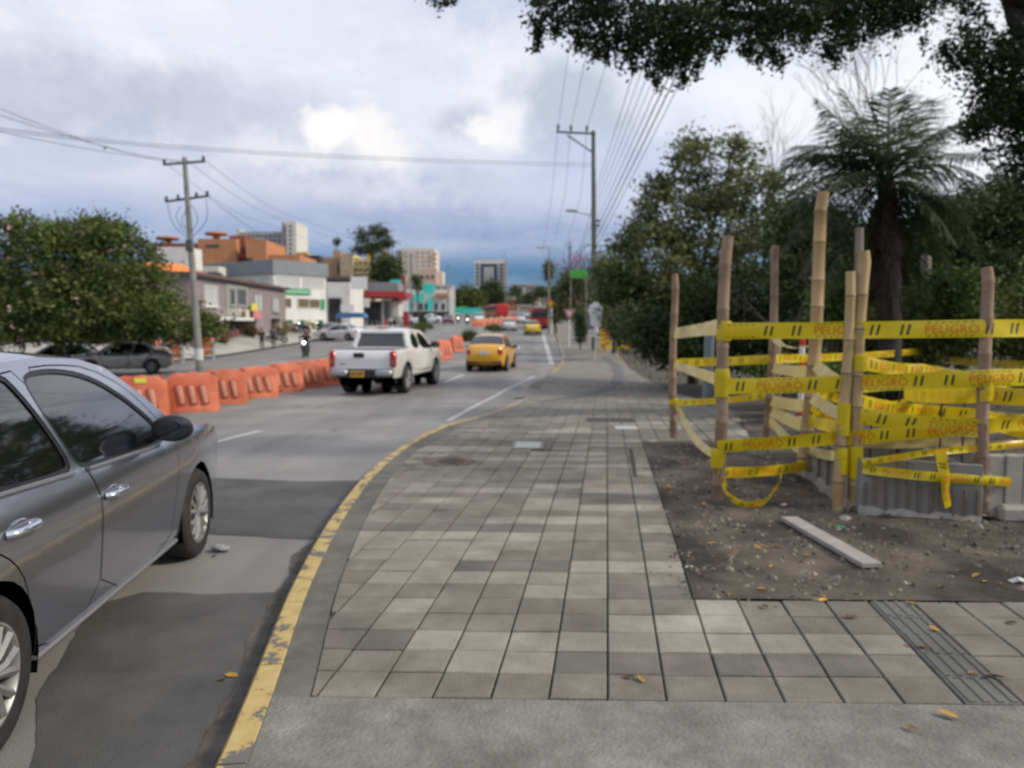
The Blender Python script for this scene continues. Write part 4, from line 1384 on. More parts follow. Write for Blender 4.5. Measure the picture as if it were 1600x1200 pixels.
# --- white three-storey building with green sign, turned a little towards us
b = thing('office_building', 'white three storey building with grey roof band and green sign above bronze windows', 'building', (-24.5, 79.5, 0), R(-36))
y0, y1 = 0.0, 6.9; xf = 0.0
part_box('wall', M_WWALL, b, xf - 15, xf, y0, y1, -.6, 7.05)
part_box('roof_band', M_GREYCLAD, b, xf - 15.2, xf + .2, y0 - .2, y1 + .2, 7.053, 8.5)
for i in range(2):
    a = y0 + .35 + i * 3.35
    window(b, 'E', xf, a, a + 2.9, 5.75, 6.95, M_WINW, M_PANE_L, 6, sill=False)
part_box('sign', M_GREEN, b, xf + .02, xf + .14, .9, 4.6, 5.0, 5.6)
sg = [c for c in b.children if c.name.startswith('sign')][0]
for i in range(8): MB().box((xf + .15, 1.3 + i * .42, 5.3), (.02, .24, .26)).build('letter_mark', mat('sign_pale', (.45, .65, .5), rough=.6), sg)
for a, c in ((.3, 2.2), (2.9, 6.0)): window(b, 'E', xf, a, c, 3.55, 4.65, M_WINW, M_PANE_B, 1, sill=False)
part_box('banner', M_GREEN, b, xf + .05, xf + .12, 6.05, 6.6, 3.5, 4.6)
for a, c in ((.3, 2.3), (2.9, 6.4)):
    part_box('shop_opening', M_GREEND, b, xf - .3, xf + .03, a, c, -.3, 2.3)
for i in range(7):
    window(b, 'S', y0, -14.4 + i * 2.0, -12.8 + i * 2.0, 5.75, 6.95, M_WINW, M_PANE_L, 3, sill=False)
part_box('cream_kiosk', mat('kiosk_cream', (.60, .58, .38), rough=.7), b, xf + .5, xf + 1.1, 3.3, 4.6, .5, 2.3, .08)
for (yy, zz) in ((1.2, 2.0), (3.0, 2.0), (5.4, 2.0)):
    MB().ball((xf + .12, yy, zz), (.10, .10, .10), 8, 6).build('shop_lamp', mat('shop_lamp_lit', (.9, .88, .8), emit=(1, .95, .85), estr=2.5), b, True)
part_box('roof_vent', M_TRIM, b, xf - 6, xf - 5.4, y0 + 1, y0 + 1.5, 8.5, 9.0)
# --- orange brick complex on the slope
b = thing('brick_apartments', 'orange brick apartment complex with flat oval rooftop canopies on the slope', 'building')
Y = 165
def bx_at(nm, m, par, u0, u1, vt, vb, Yn, dep, bev=0):
    p0 = at(u0, vt, Yn); p1 = at(u1, vb, Yn)
    return part_box(nm, m, par, p0.x, p1.x, Yn, Yn + dep, p1.z, p0.z, bev)
bx_at('wall', M_BRICKO, b, 309, 372, 373, 480, Y, 18)
bx_at('wall', M_BRICKD, b, 358, 385, 368, 480, Y + 2, 18)
bx_at('wall', M_BRICKO, b, 384, 418, 375, 480, Y - 3, 14)
bx_at('wall', M_BRICKO, b, 416, 470, 398, 480, Y - 2, 14)
bx_at('wall', M_BRICKD, b, 240, 310, 380, 480, Y + 4, 16)
for i in range(4):
    o = bx_at('balcony', M_BRICKD, b, 374, 384, 385 + i * 13, 388 + i * 13, Y - .8, 1.2)
for (u0, u1, v0, v1) in ((322, 342, 382, 386), (362, 366, 380, 392), (365, 369, 398, 408), (378, 382, 384, 394)):
    bx_at('window', M_PANE, b, u0, u1, v0, v1, Y - .12 if u0 < 350 else Y + 1.8, .1)
for (u, v) in ((262, 373), (338, 366)):
    p = at(u, v, Y + 6)
    r_ = MB(); r_.lathe([(0, .5), (2.2, .35), (2.5, 0), (2.3, -.25), (0, -.3)], 18, 'z', (p.x, p.y, p.z)); r_.tube([(p.x, p.y, p.z - .3), (p.x, p.y, p.z - 3)], .8, 8)
    r_.build('rooftop_canopy', M_TILEROOF, b, True)
# --- slab tower behind it
b = thing('slab_tower', 'white slab tower behind the brick complex, its shaded face coloured grey, sunlit side cream', 'building')
Y = 270
bx_at('wall', M_GREYW, b, 375, 448, 362, 470, Y, 16)  # face of the white tower, its shade put into the grey
bx_at('sunlit_side', wallmat('pale', (.64, .61, .54), (.72, .69, .62)), b, 447, 465, 346, 470, Y - 3, 15)  # side towards the sun, the sunlight put into the pale cream
bx_at('side_wall', M_GREYW, b, 440, 448, 347, 470, Y - 1, 13)
bx_at('roof_plant', M_BEIGE, b, 368, 378, 358, 470, Y + 1, 10)
for r_ in range(7):
    for k in range(9):
        u = 381 + k * 6.6; v = 367 + r_ * 7
        bx_at('window', M_PANE, b, u, u + 3.2, v, v + 3.2, Y - .12, .1)
for r_ in range(8):
    bx_at('window', M_PANE, b, 452, 456, 352 + r_ * 7, 355 + r_ * 7, Y - 3.12, .1)
# --- tan and cream block with ochre turrets
b = thing('cream_block', 'cream apartment block with balconies and a tan gable and yellow roof turrets', 'building')
Y = 190
bx_at('wall', M_TAN, b, 505, 532, 402, 480, Y, 14)
bx_at('wall', M_CREAM, b, 531, 552, 396, 480, Y - 1, 14)
bx_at('wall', M_CREAM, b, 551, 586, 404, 480, Y + 1, 14)
bx_at('stair_tower', M_TAN, b, 520, 532, 392, 403, Y + 2, 6)
bx_at('roof_turret', M_OCHRE, b, 573, 581, 393, 404.2, Y + 3, 5)
bx_at('roof_turret', M_OCHRE, b, 595, 604, 392, 404.2, Y + 3, 5)
bx_at('parapet', M_OCHRE, b, 462, 480, 394, 399, Y + 20, 4)
bx_at('wall', M_ROOFD, b, 463, 500, 399, 470, Y + 10, 10)
for r_ in range(3):
    for k in range(4):
        u = 552.5 + k * 8.2; v = 409 + r_ * 11
        w = bx_at('window', M_PANE_B, b, u, u + 5, v, v + 6.5, Y + .88, .1)
        bx_at('balcony', M_CREAM, b, u - .8, u + 5.8, v + 4.5, v + 7.5, Y - .3, .9)
bx_at('window', M_PANE, b, 527, 531, 410, 428, Y - .12, .1)
# --- beige tower
b = thing('beige_tower', 'beige apartment tower with stepped lower floors beyond the turquoise shops', 'building')
Y = 225
bx_at('wall', M_BEIGE, b, 628, 680, 388, 470, Y, 14)
bx_at('side_wall', mat('wall_beige_shaded', (.30, .27, .27), (.36, .33, .33), .8, .9), b, 618, 628.2, 391, 470, Y + .5, 13)  # darker side of the tower: shade put into the wall colour
bx_at('wall', M_BEIGE, b, 650, 692, 424, 470, Y - 6, 7)
bx_at('wall', mat('wall_salmon', (.5, .36, .29), (.56, .42, .34), .8, .9), b, 656, 682, 421, 470, Y - 9, 4)
bx_at('stair_strip', M_GREYW, b, 641, 646, 394, 432, Y - .15, .2)
for r_ in range(5):
    for u in (632, 650, 659, 668):
        bx_at('window', M_WINF, b, u, u + 4.5, 393 + r_ * 7, 396.2 + r_ * 7, Y - .12, .1)
for k in range(4): bx_at('balcony', M_TAN, b, 677, 682, 395 + k * 8, 398 + k * 8, Y - 1, 1)
for k in range(3): bx_at('window', M_PANE, b, 658 + k * 8, 662 + k * 8, 430, 435, Y - 9.12, .1)
# --- white block straight ahead
b = thing('framed_block', 'white office block with a dark glazed arch framed in its facade far down the road', 'building')
Y = 300
bx_at('wall', M_WWALL, b, 741, 790, 407, 475, Y, 16)
bx_at('glazed_front', M_PANE, b, 751, 777, 412, 475, Y - .4, .5)
bx_at('inner_bay', M_GREYW, b, 755, 772, 417, 475, Y - .9, .5)
bx_at('roof_cap', M_GREYW, b, 745, 790, 405, 407.1, Y + 2, 10)
bx_at('mast', M_STEEL, b, 789, 790.2, 394, 407, Y + 4, .3)
bx_at('side_tower', M_GREYW, b, 788, 793, 409, 475, Y - 2, 10)
for r_ in range(6):
    bx_at('window', M_PANE, b, 743, 748, 412 + r_ * 6, 415 + r_ * 6, Y - .15, .2)
    bx_at('window', M_PANE, b, 780, 786, 412 + r_ * 6, 415 + r_ * 6, Y - .15, .2)
    bx_at('window', M_PANE_L, b, 757, 770, 420 + r_ * 6, 423 + r_ * 6, Y - 1.1, .15)
# --- white hall with dark roof
b = thing('white_hall', 'low white hall with a curved dark roof and a square white sign on top', 'building')
Y = 102
bx_at('wall', M_WWALL, b, 511, 548, 441, 520, Y, 9)
bx_at('roof', M_ROOFD, b, 509, 550, 431, 441.2, Y + 1, 9, .4)
bx_at('sign', mat('sign_white', (.68, .68, .66), rough=.5), b, 548, 573, 432, 452, Y - 1.5, .3)
bx_at('opening', M_SHADEI, b, 513, 533, 466, 520, Y - .3, .35)
bx_at('sign', mat('sign_white', (.68, .68, .66), rough=.5), b, 532, 553, 476, 487, Y - 2, .3)
# blue awning in front
aw = thing('market_awning', 'blue tarpaulin awning stretched over a stall beside the white hall', 'awning')
p = at(548, 496, 92)
m_ = MB(); m_.prism([(-1.9, -.05), (1.7, .0), (1.4, .55), (-1.5, .6)], Matrix.Translation((p.x, 92, p.z)) @ Matrix.Rotation(R(90), 4, 'X'), -2.4); m_.build('canopy', M_BLUEAWN, aw)
for dx in (-1.7, 1.5):
    for dy in (.2, 2.2):
        m_ = MB(); m_.tube([(p.x + dx, 92 + dy, zr(p.x, 92)), (p.x + dx, 92 + dy, p.z)], .05, 6); m_.build('post', M_STEEL, aw)
# --- fuel station
b = thing('fuel_station', 'fuel station with a red canopy on grey columns and a red and white totem', 'fuel station')
Y = 112
bx_at('canopy', M_REDSIGN, b, 536, 632, 455, 464, Y, 9)
bx_at('canopy_roof', M_GREYCLAD, b, 572, 622, 441, 455.2, Y + 2, 6)
for u in (560, 596, 634): bx_at('column', M_GREYW, b, u, u + 3.5, 463.8, 516, Y + 2, .5)
bx_at('kiosk', M_GREYW, b, 563, 608, 470, 516, Y + 6, 3)
bx_at('kiosk_window', M_PANE, b, 568, 602, 474, 500, Y + 5.8, .15)
bx_at('tank', mat('tank_white', (.62, .62, .60), rough=.4), b, 607, 629, 466, 500, Y + 4, 2.5, .6)
bx_at('banner', mat('sign_white', (.68, .68, .66), rough=.5), b, 552, 577, 466, 480, Y - .4, .2)
bx_at('roadside_sign', M_REDSIGN, b, 629.5, 638, 487, 510, Y - 8, .4)
bx_at('roadside_sign', mat('sign_white', (.68, .68, .66), rough=.5), b, 630, 637.5, 470, 486.8, Y - 8, .4)
bx_at('roadside_sign', M_REDSIGN, b, 624, 636, 462.5, 469.8, Y - 8, .4)
for u in (575, 583, 600, 615): bx_at('fuel_pump', [M_REDSIGN, M_TRIM][u % 2], b, u, u + 4, 500, 516, Y + 1, .6, .05)
bx_at('totem', M_BRICKD, b, 627, 633, 430, 455, Y + 12, .6)
# --- turquoise shops
b = thing('turquoise_shops', 'row of white shops with bright turquoise panels and awnings', 'building')
Y = 150
bx_at('wall', M_WWALL, b, 612, 705, 452, 500, Y, 10)
bx_at('wall', M_GREYW, b, 676, 706, 445, 500, Y + 1, 9)
for (u0, u1, v0, v1, d) in ((610, 626, 437, 452, 1), (661, 678, 443, 458, 1.2), (648, 662, 459, 471, 1.3), (637, 646, 460, 470, 1), (668, 675, 466, 486, 1.4), (636, 643, 476, 486, .8)):
    bx_at('turquoise_panel', M_TURQ, b, u0, u1, v0, v1, Y - d, .4)
bx_at('awning', mat('awning_orange', (.5, .2, .1), rough=.7), b, 681, 700, 458, 463, Y - 1.5, 1.5)
for u in (640, 655, 664, 679, 690): bx_at('window', M_PANE, b, u, u + 5, 474, 484, Y - .12, .12)
for u in (682, 692): bx_at('window', M_PANE, b, u, u + 5, 449, 454, Y + .88, .12)
bx_at('shop_front', M_SHADEI, b, 640, 702, 487, 500, Y - .2, .2)
fb = thing('hoarding', 'low turquoise hoarding along the far carriageway', 'hoarding')
for k in range(6): bx_at('panel', M_TURQ, fb, 694 + k * 9.5, 703.2 + k * 9.5, 481 + (k % 2) * .3, 490, 158, .12)
sh = thing('green_sign', 'small green sign panel above the turquoise hoarding', 'sign')
bx_at('panel', mat('sign_grass_green', (.06, .42, .10), rough=.5), sh, 716, 731, 479, 482.5, 156, .15); bx_at('post', M_STEEL, sh, 722, 723, 482.5, 496, 156.05, .1)
# --- buildings hidden behind the left tree, orange roof
b = thing('orange_shop', 'shop with a bright orange sloping roof over white walls, half hidden by the flowered tree', 'building')
Y = 66
bx_at('wall', M_WWALL, b, 205, 322, 452, 560, Y, 9)
p0, p1 = at(244, 410, Y - 1), at(302, 452, Y - 1)
m_ = MB(); m_.add([(p0.x - 1.5, Y - 1, p0.z), (p1.x, Y - 1, p0.z - 1.6), (p1.x, Y - 1, p1.z - .2), (p0.x, Y - 1, p1.z + .9), (p0.x - 1.5, Y + 7, p0.z + .5), (p1.x, Y + 7, p0.z - 1.1), (p1.x, Y + 7, p1.z + .3), (p0.x, Y + 7, p1.z + 1.4)], [(0, 3, 2, 1), (0, 1, 5, 4), (1, 2, 6, 5), (2, 3, 7, 6), (3, 0, 4, 7), (4, 5, 6, 7)])
m_.build('roof', M_ORANGE, b)
bx_at('gable', M_WWALL, b, 245, 297, 386, 420, Y + 9, 3)
bx_at('side_panel', mat('pale_blue_panel', (.52, .58, .66), rough=.6), b, 304, 318, 440, 476, Y - .6, .3)
bx_at('parapet', mat('parapet_cream', (.62, .60, .52), rough=.8), b, 310, 342, 416, 430, 80, 2)
p0, p1 = at(0, 400, 70), at(200, 560, 70)
b = thing('left_shops', 'pale shop block behind the pink flowered tree with an orange fascia', 'building')
part_box('wall', M_WWALL, b, p0.x - 20, p1.x - .5, 70, 78, -1, 5.2)
part_box('fascia', M_ORANGE, b, p0.x - 18, p1.x - 3, 69.7, 69.95, 3.6, 4.9)
for k in range(8):
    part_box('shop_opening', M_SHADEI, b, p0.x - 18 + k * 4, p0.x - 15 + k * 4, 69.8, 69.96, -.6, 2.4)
for i, (u, v, Y_, s) in enumerate(((233, 538, 44, .9), (246, 539, 44.4, .9), (276, 541, 46, .7), (325, 538, 50, .7))):
    p = ground(u, v + 10)
    cr = thing('display_rack', ['rack of orange goods on the far pavement behind the grey parked car', 'second rack of orange and red goods on the far pavement, just right of the first', 'small orange stand on the far pavement to the left of the leaning pole', 'small orange stand on the far pavement right of the leaning pole'][i], 'display rack', (at(u, v, Y_).x, Y_, zr(at(u, v, Y_).x, Y_)), 0, 'orange displays outside the shops')
    m_ = MB()
    for k in range(3): m_.box((0, 0, .35 + k * .38), (s, .4, .05))
    for sx in (-1, 1): m_.box((sx * s * .48, 0, .62), (.05, .42, 1.24))
    m_.build('frame', M_STEEL, cr)
    m_ = MB()
    for k in range(3):
        for q in range(4): m_.box((-s * .36 + q * s * .24, -.02, .52 + k * .38), (s * .2, .34, .26), bev=.03)
    m_.build('goods', mat('goods_orange' if i != 1 else 'goods_red', (.8, .16, .03) if i != 1 else (.75, .08, .04), rough=.7), cr)
# --- houses climbing the hill at the end of the road
rh = random.Random(21)
hl = [('white house with a flat roof', M_WWALL), ('beige house with a clay roof', M_BEIGE), ('grey rendered house', M_GREYW), ('cream house', M_CREAM), ('brick house', M_BRICKO)]
spots = [(705, 462, 240, 0), (800, 447, 330, 1), (806, 462, 300, 0), (822, 446, 340, 2), (826, 463, 290, 3), (838, 450, 330, 1), (846, 470, 270, 0), (790, 470, 270, 4), (812, 478, 240, 3), (866, 455, 310, 2), (700, 474, 210, 1), (833, 481, 230, 2)]
extra = ['left of the framed office block', 'highest on the hill left of the street lamp', 'below the highest one on the hill', 'on the hill crest beside the street lamp', 'halfway up the hill over the bus', 'on the crest right of its grey neighbour', 'just above the red bus', 'at the foot of the framed office block', 'low on the hill above the queue of cars', 'beside the road sign high on the hill', 'beside the turquoise shops', 'lowest on the hill straight above the bus']
for (u, v, Y, k), ex in zip(spots, extra):
    nm, m = hl[k]
    b = thing('hill_house', nm + ' ' + ex, 'house', group='houses on the hill at the end of the road')
    w = rh.uniform(14, 22)
    bx_at('wall', m, b, u, u + w, v, v + 40, Y, 10)
    bx_at('roof', [M_GREYW, M_TILEROOF][k in (1, 4)], b, u - 1, u + w + 1, v - 2.2, v + .05, Y - .5, 11)
    for r_ in range(2):
        for q in range(3): bx_at('window', M_PANE, b, u + 2 + q * w / 3.2, u + 2 + q * w / 3.2 + 2.6, v + 3 + r_ * 8, v + 6.5 + r_ * 8, Y - .12, .1)

# ================================================================== BARRIERS
M_BAR = mat('barrier_orange', (.50, .115, .05), (.74, .22, .115), 2.2, .5, bump=.2, bscale=12, rnd=.10, detail=11, obj_coords=False)
M_BAR_W = mat('barrier_worn', (.60, .24, .16), (.66, .33, .24), 8, .65)
M_BAR_D = mat('barrier_slot_shadow', (.30, .07, .035), (.38, .10, .05), 5, .6)  # darker orange painting the shadow of a recess
M_CAP = mat('barrier_cap', (.22, .07, .04), rough=.6)
def make_barrier():
    r = thing('water_barrier', None, 'barrier')
    prof = [(-.60, .0), (.60, .0), (.60, .10), (.575, .62), (.54, .74), (.46, .81), (.36, .84), (.20, .82), (.0, .855), (-.20, .82), (-.36, .84), (-.46, .81), (-.54, .74), (-.575, .62), (-.60, .10)]
    bm = bmesh.new()
    nf = len(prof)
    rings = []
    for (yy, sc, dz) in ((-.24, .0, 0), (-.20, .035, 0), (-.13, .06, .0), (.13, .06, 0), (.20, .035, 0), (.24, .0, 0)):
        pass
    def hw(z): return .235 - .09 * min(1, max(0, z - .1) / .7)
    lay = []
    for (f, ins) in ((-1, .05), (-.86, .0), (.86, .0), (1, .05)):
        ring = []
        for (x, z) in prof:
            k = 1 - ins / .6
            zz = .425 + (z - .425) * (1 - ins / .43) if z > .05 else z
            ring.append(bm.verts.new((x * k, f * hw(z), zz)))
        lay.append(ring)
    for a, b in zip(lay[:-1], lay[1:]):
        for i in range(nf):
            j = (i + 1) % nf
            bm.faces.new((a[i], a[j], b[j], b[i]))
    bm.faces.new(lay[0][::-1]); bm.faces.new(lay[-1])
    bmesh.ops.recalc_face_normals(bm, faces=bm.faces)
    me = bpy.data.meshes.new('body'); bm.to_mesh(me); bm.free(); me.materials.append(M_BAR)
    me.polygons.foreach_set('use_smooth', [True] * len(me.polygons)); me.set_sharp_from_angle(angle=R(50))
    o = bpy.data.objects.new('body', me); COL.objects.link(o); o.parent = r
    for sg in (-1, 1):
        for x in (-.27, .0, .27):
            # proud slot box, dark colour painting a recess's shadow, with a worn rib on it
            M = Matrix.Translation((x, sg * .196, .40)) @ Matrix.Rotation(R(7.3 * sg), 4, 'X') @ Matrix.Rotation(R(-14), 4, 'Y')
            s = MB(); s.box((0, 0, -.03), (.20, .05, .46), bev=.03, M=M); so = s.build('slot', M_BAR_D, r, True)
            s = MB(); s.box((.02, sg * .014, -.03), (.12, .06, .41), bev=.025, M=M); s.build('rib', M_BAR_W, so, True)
    for sx in (-.47,):
        c = MB(); c.lathe([(0, .055), (.06, .05), (.075, .0), (.075, -.03)], 14, 'z', (-sx, -.02, .80)); c.build('filler_cap', M_CAP, r, True)
    c = MB(); c.box((0, 0, .05), (1.06, .30, .06)); c.build('foot', M_BAR, r)
    return r
bar = make_barrier()
bspots = [(214, 652), (294, 644), (348, 632), (397, 622), (442, 613), (474, 607), (506, 602), (538, 596), (566, 591)]
bl = ['orange water barrier with a yellow sticker, half hidden by the silver car', 'orange water barrier next to the stickered one, second in the row', 'third orange water barrier from the silver car', 'fourth orange water barrier from the silver car', 'fifth orange water barrier from the silver car', 'sixth orange water barrier from the silver car', 'orange water barrier whose right end the white pickup covers', 'orange water barrier hidden behind the pickup tailgate', 'orange water barrier hidden behind the pickup cab']
for i, (u, v) in enumerate(bspots):
    o = bar if i == 0 else copy_tree(bar)
    p = ground(u, v)
    o.name = 'water_barrier'
    rz = [16, 12, 16, 20, 25, 29, 33, 38, 42][i]; o.scale = (.88, .95, 1.0)
    place(o, (p.x + [0, .03, -.02, .03, 0, -.03, .02, 0, 0][i], p.y + .2, zr(p.x, p.y)), R(rz + [0, 3, -4, 5, -2, 4, -5, 0, 0][i]), bl[i], 'orange water filled barriers along the median')
for i, (u, v, rz) in enumerate(((676, 566, 58), (692, 560, 62), (713, 549, 66))):
    o = copy_tree(bar); p = ground(u, v); o.scale = (1.1, 1.1, 1.15)
    place(o, (p.x, p.y, zr(p.x, p.y) + .0), R(rz), ['orange water barrier just past the nose of the white pickup', 'orange water barrier next past the pickup, before the gap', 'orange and yellow barrier standing alone by the median shrub'][i], 'orange water filled barriers along the median')
st = MB(); st.box((.03, -.165, .755), (.26, .012, .10)); stk = st.build('sticker', mat('sticker_yellow', (.75, .70, .08), rough=.5), bar)
for i, u in enumerate((748, 757, 766, 775, 784, 792, 799)):
    o = copy_tree(bar); Y = 112 + i * 4; p = at(u, 500, Y); o.scale = (1.6, 1.3, 1.2)
    place(o, (p.x, Y, zr(p.x, Y)), R(20), None, 'far orange barriers where the road bends'); o['label'] = 'small far orange barrier on the median, %s of the distant row' % ('leftmost', 'second from the left', 'third from the left', 'middle one', 'third from the right', 'second from the right', 'rightmost')[i]

# ================================================================== POLES AND WIRES
M_POLE = mat('pole_concrete', (.17, .17, .15), (.28, .27, .245), 1.6, .9, bump=.3, bscale=20)
M_POLE_M = mat('pole_mossy', (.095, .115, .09), (.19, .195, .16), 1.2, .9)
M_IRON = mat('cross_arm_steel', (.05, .065, .06), (.085, .10, .09), 4, .7)
M_INS = mat('insulator_glaze', (.045, .05, .055), rough=.25)
M_WIRE = mat('cable_black', (.012, .012, .014), rough=.6)
pole = thing('utility_pole', 'tall concrete utility pole with a one sided cross arm on the right hand pavement', 'utility pole')
PT, PBz = at(927, 204, 48), None
PB = ground(929, 548, zs); PB.y = 48; PB.x = at(929, 545, 48).x; PB.z = zr(PB.x, 48)
m_ = MB(); n = 14
m_.tube([PB.lerp(PT, i / n) for i in range(n + 1)], [.20 - .085 * i / n for i in range(n + 1)], 14); m_.build('shaft', M_POLE_M, pole, True, 60)
a0, a1 = at(869, 206, 48), at(931, 209, 48)
m_ = MB(); m_.tube([a0, a1], .065, 4); m_.tube([at(886, 211, 48), at(926, 238, 48)], .05, 4); m_.build('cross_arm', M_IRON, pole)
for u, v in ((872, 204), (892, 205), (917, 206)):
    p = at(u, v, 48); m_ = MB(); m_.lathe([(.02, 0), (.09, .08), (.05, .14), (.11, .20), (.05, .28), (.09, .32), (0, .40)], 10, 'z', p); m_.build('insulator', M_INS, pole, True)
m_ = MB(); m_.tube(smooth_poly([tuple(at(925, 337, 48)), tuple(at(908, 333, 48)), tuple(at(896, 330, 48))], 2), .035, 6); ar_ = m_.build('lamp_arm', M_STEEL, pole, True)
p = at(893, 329, 48); m_ = MB(); m_.ball(p, (.42, .16, .10), 12, 8); m_.build('lamp_head', mat('lamp_head', (.42, .43, .45), rough=.4), ar_, True)
for v in (345, 352, 395, 402): 
    p = at(931, v, 48); m_ = MB(); m_.box(p, (.5, .14, .14), bev=.03); m_.build('cable_clamp', M_IRON, pole)
p = at(926, 520, 48); m_ = MB(); m_.lathe([(.215, -.5), (.215, .5)], 14, 'z', (PB.x, 48, PB.z + 1.7)); m_.build('notice', mat('notice_paper', (.55, .55, .53), rough=.8), pole)

lp = thing('utility_pole', 'leaning concrete utility pole with two cross arms in the median, beside the flowered tree', 'utility pole')
LY = 34.0
LB = Vector((at(313, 580, LY).x, LY, 0)); LB.z = zr(LB.x, LY); LT = at(288, 246, LY)
m_ = MB(); m_.tube([LB.lerp(LT, i / n) for i in range(n + 1)], [.17 - .075 * i / n for i in range(n + 1)], 14); m_.build('shaft', M_POLE, lp, True, 60)
for (u0, v0, u1, v1) in ((255, 257, 320, 252), (258, 315, 326, 306)):
    m_ = MB(); m_.tube([at(u0, v0, LY), at(u1, v1, LY)], .055, 4); arm = m_.build('cross_arm', M_IRON, lp)
    for t in (.03, .3, .72, .97) if v0 > 300 else (.03, .5, .97):
        p = at(u0 + (u1 - u0) * t, v0 + (v1 - v0) * t, LY); m_ = MB(); m_.lathe([(.02, 0), (.075, .06), (.04, .11), (.08, .16), (.03, .22), (0, .26)], 10, 'z', p); m_.build('insulator', M_INS, arm, True)
for (a, b_, c) in (((262, 318), (268, 350), (292, 372)), ((283, 322), (272, 340), (293, 368)), ((300, 320), (312, 345), (296, 366)), ((322, 312), (326, 345), (299, 372)), ((296, 322), (280, 345), (296, 362))):
    m_ = MB(); m_.tube(smooth_poly([tuple(at(*q, LY - .1)) for q in (a, b_, c)], 3), .014, 5); m_.build('cable_loop', M_WIRE, lp, True)
m_ = MB(); q = LB.lerp(LT, .10); m_.lathe([(.19, -.25), (.19, .25)], 14, 'z', q); m_.build('notice', mat('notice_paper', (.55, .55, .53), rough=.8), lp)
m_ = MB(); m_.box(LB.lerp(LT, .60) + Vector((0, -.16, 0)), (.3, .16, .5), bev=.03); m_.build('cable_box', M_IRON, lp)

def wire(label, pts, r=.014, group='overhead cables', sag=0.0):
    q = []
    for i in range(len(pts) - 1):
        a, b_ = Vector(pts[i]), Vector(pts[i + 1])
        for k in range(10):
            t = k / 10; p = a.lerp(b_, t); p.z -= sag * 4 * t * (1 - t); q.append(p)
    q.append(Vector(pts[-1]))
    m_ = MB(); m_.tube(q, r, 5); o = m_.build('overhead_cable', M_WIRE, None, True)
    tag(o, label, 'cable', group)
for dv in (0, 4):
    wire('%s black cable sagging across the road from the left edge to the tall pole' % ('upper', 'lower')[dv // 4], [at(-300, 165 + dv, 22), at(0, 200 + dv, 26), at(250, 226 + dv, 33), at(560, 244 + dv, 41), at(927, 256 + dv, 48)], .011, sag=.04)
for i, (v0, v1) in enumerate(((150, 256), (160, 257), (186, 256))):
    wire('thin cable from the left edge to the %s top insulator of the leaning pole' % ('left', 'middle', 'right')[i], [at(-400, v0 - 60, 14), at(0, v0 + 20, 20), at([258, 289, 318][i], v1 - 3, LY)], .008, sag=.15)
for q_, (u, v) in enumerate(((258, 254), (290, 249), (318, 249), (322, 305))):
    wire('thin cable along the far carriageway from the %s of the leaning pole' % ('top left', 'top middle', 'top right', 'lower right')[q_], [at(u, v, LY), at(u + 160, v + 95, 75), at(u + 330, v + 150, 130)], .011, sag=.5)
for q_, (u, v) in enumerate(((872, 196), (892, 197), (917, 198))):
    wire('high cable rising from the %s insulator of the tall pole into the tree canopy' % ('left', 'middle', 'right')[q_], [at(u, v, 48), at(u + 18 + (u - 870) * .5, 60, 34), at(u + 60 + (u - 870), -120, 24)], .012, sag=.1)
    wire('high cable running from the %s insulator of the tall pole away down the road' % ('left', 'middle', 'right')[q_], [at(u, v, 48), at(u - 10, v + 110, 72), at(u - 25 - (u - 870) * .3, v + 200, 110)], .014, sag=.3)
for i in range(8):
    v = 330 + i * 11
    v = 296 + i * 13
    a_, b_ = at(931, v, 48), at(984 + i * 11, 132, 24); e_ = a_ + (b_ - a_) * 1.5
    wire('low bundle cable from the tall pole to the tree canopy, %s from the top' % ('first', 'second', 'third', 'fourth', 'fifth', 'sixth', 'seventh', 'eighth')[i], [a_, b_, e_], (.012, .010, .012, .010, .014, .022, .024, .014)[i], sag=.03)
    if i % 2: wire('low bundle cable running on down the road past the tall pole, %s from the top' % ('first', 'first', 'second', 'second', 'third', 'third', 'fourth', 'fourth')[i], [Vector((PT.x + .12, 48, 1.64 + (510 - v) / 1200 * 48)), at(905 - i * 1, 385 + i * 3, 75), at(880 - i, 425 + i * 2, 120)], .016, sag=.4)

def street_lamp(label, u, vtop, Y, arm_du, base_u=None):
    r = thing('street_lamp', label, 'street lamp', group='street lamps down the road')
    T = at(u, vtop, Y); B = Vector((T.x, Y, zr(T.x, Y)))
    m_ = MB(); m_.tube([B, B.lerp(T, .5), T], [.12, .09, .06], 10); m_.build('pole', M_POLE, r, True)
    E = at(u + arm_du, vtop + .5, Y)
    m_ = MB(); m_.tube([T, T.lerp(E, .6) + Vector((0, 0, .1)), E], .04, 6); m_.build('arm', M_STEEL, r, True)
    m_ = MB(); m_.ball(E, (.5, .18, .11), 10, 6); m_.build('lamp_head', mat('lamp_head', (.42, .43, .45), rough=.4), r, True)
street_lamp('street lamp with its arm over the road, behind the red bus', 858, 386, 82, -13)
street_lamp('small street lamp far down the median, left of the framed block', 700, 412, 150, 6)
street_lamp('street lamp by the turquoise shops on the far pavement', 642, 398, 120, 5)
street_lamp('thin lamp post on the right hand of the framed white block', 790, 398, 190, -4)

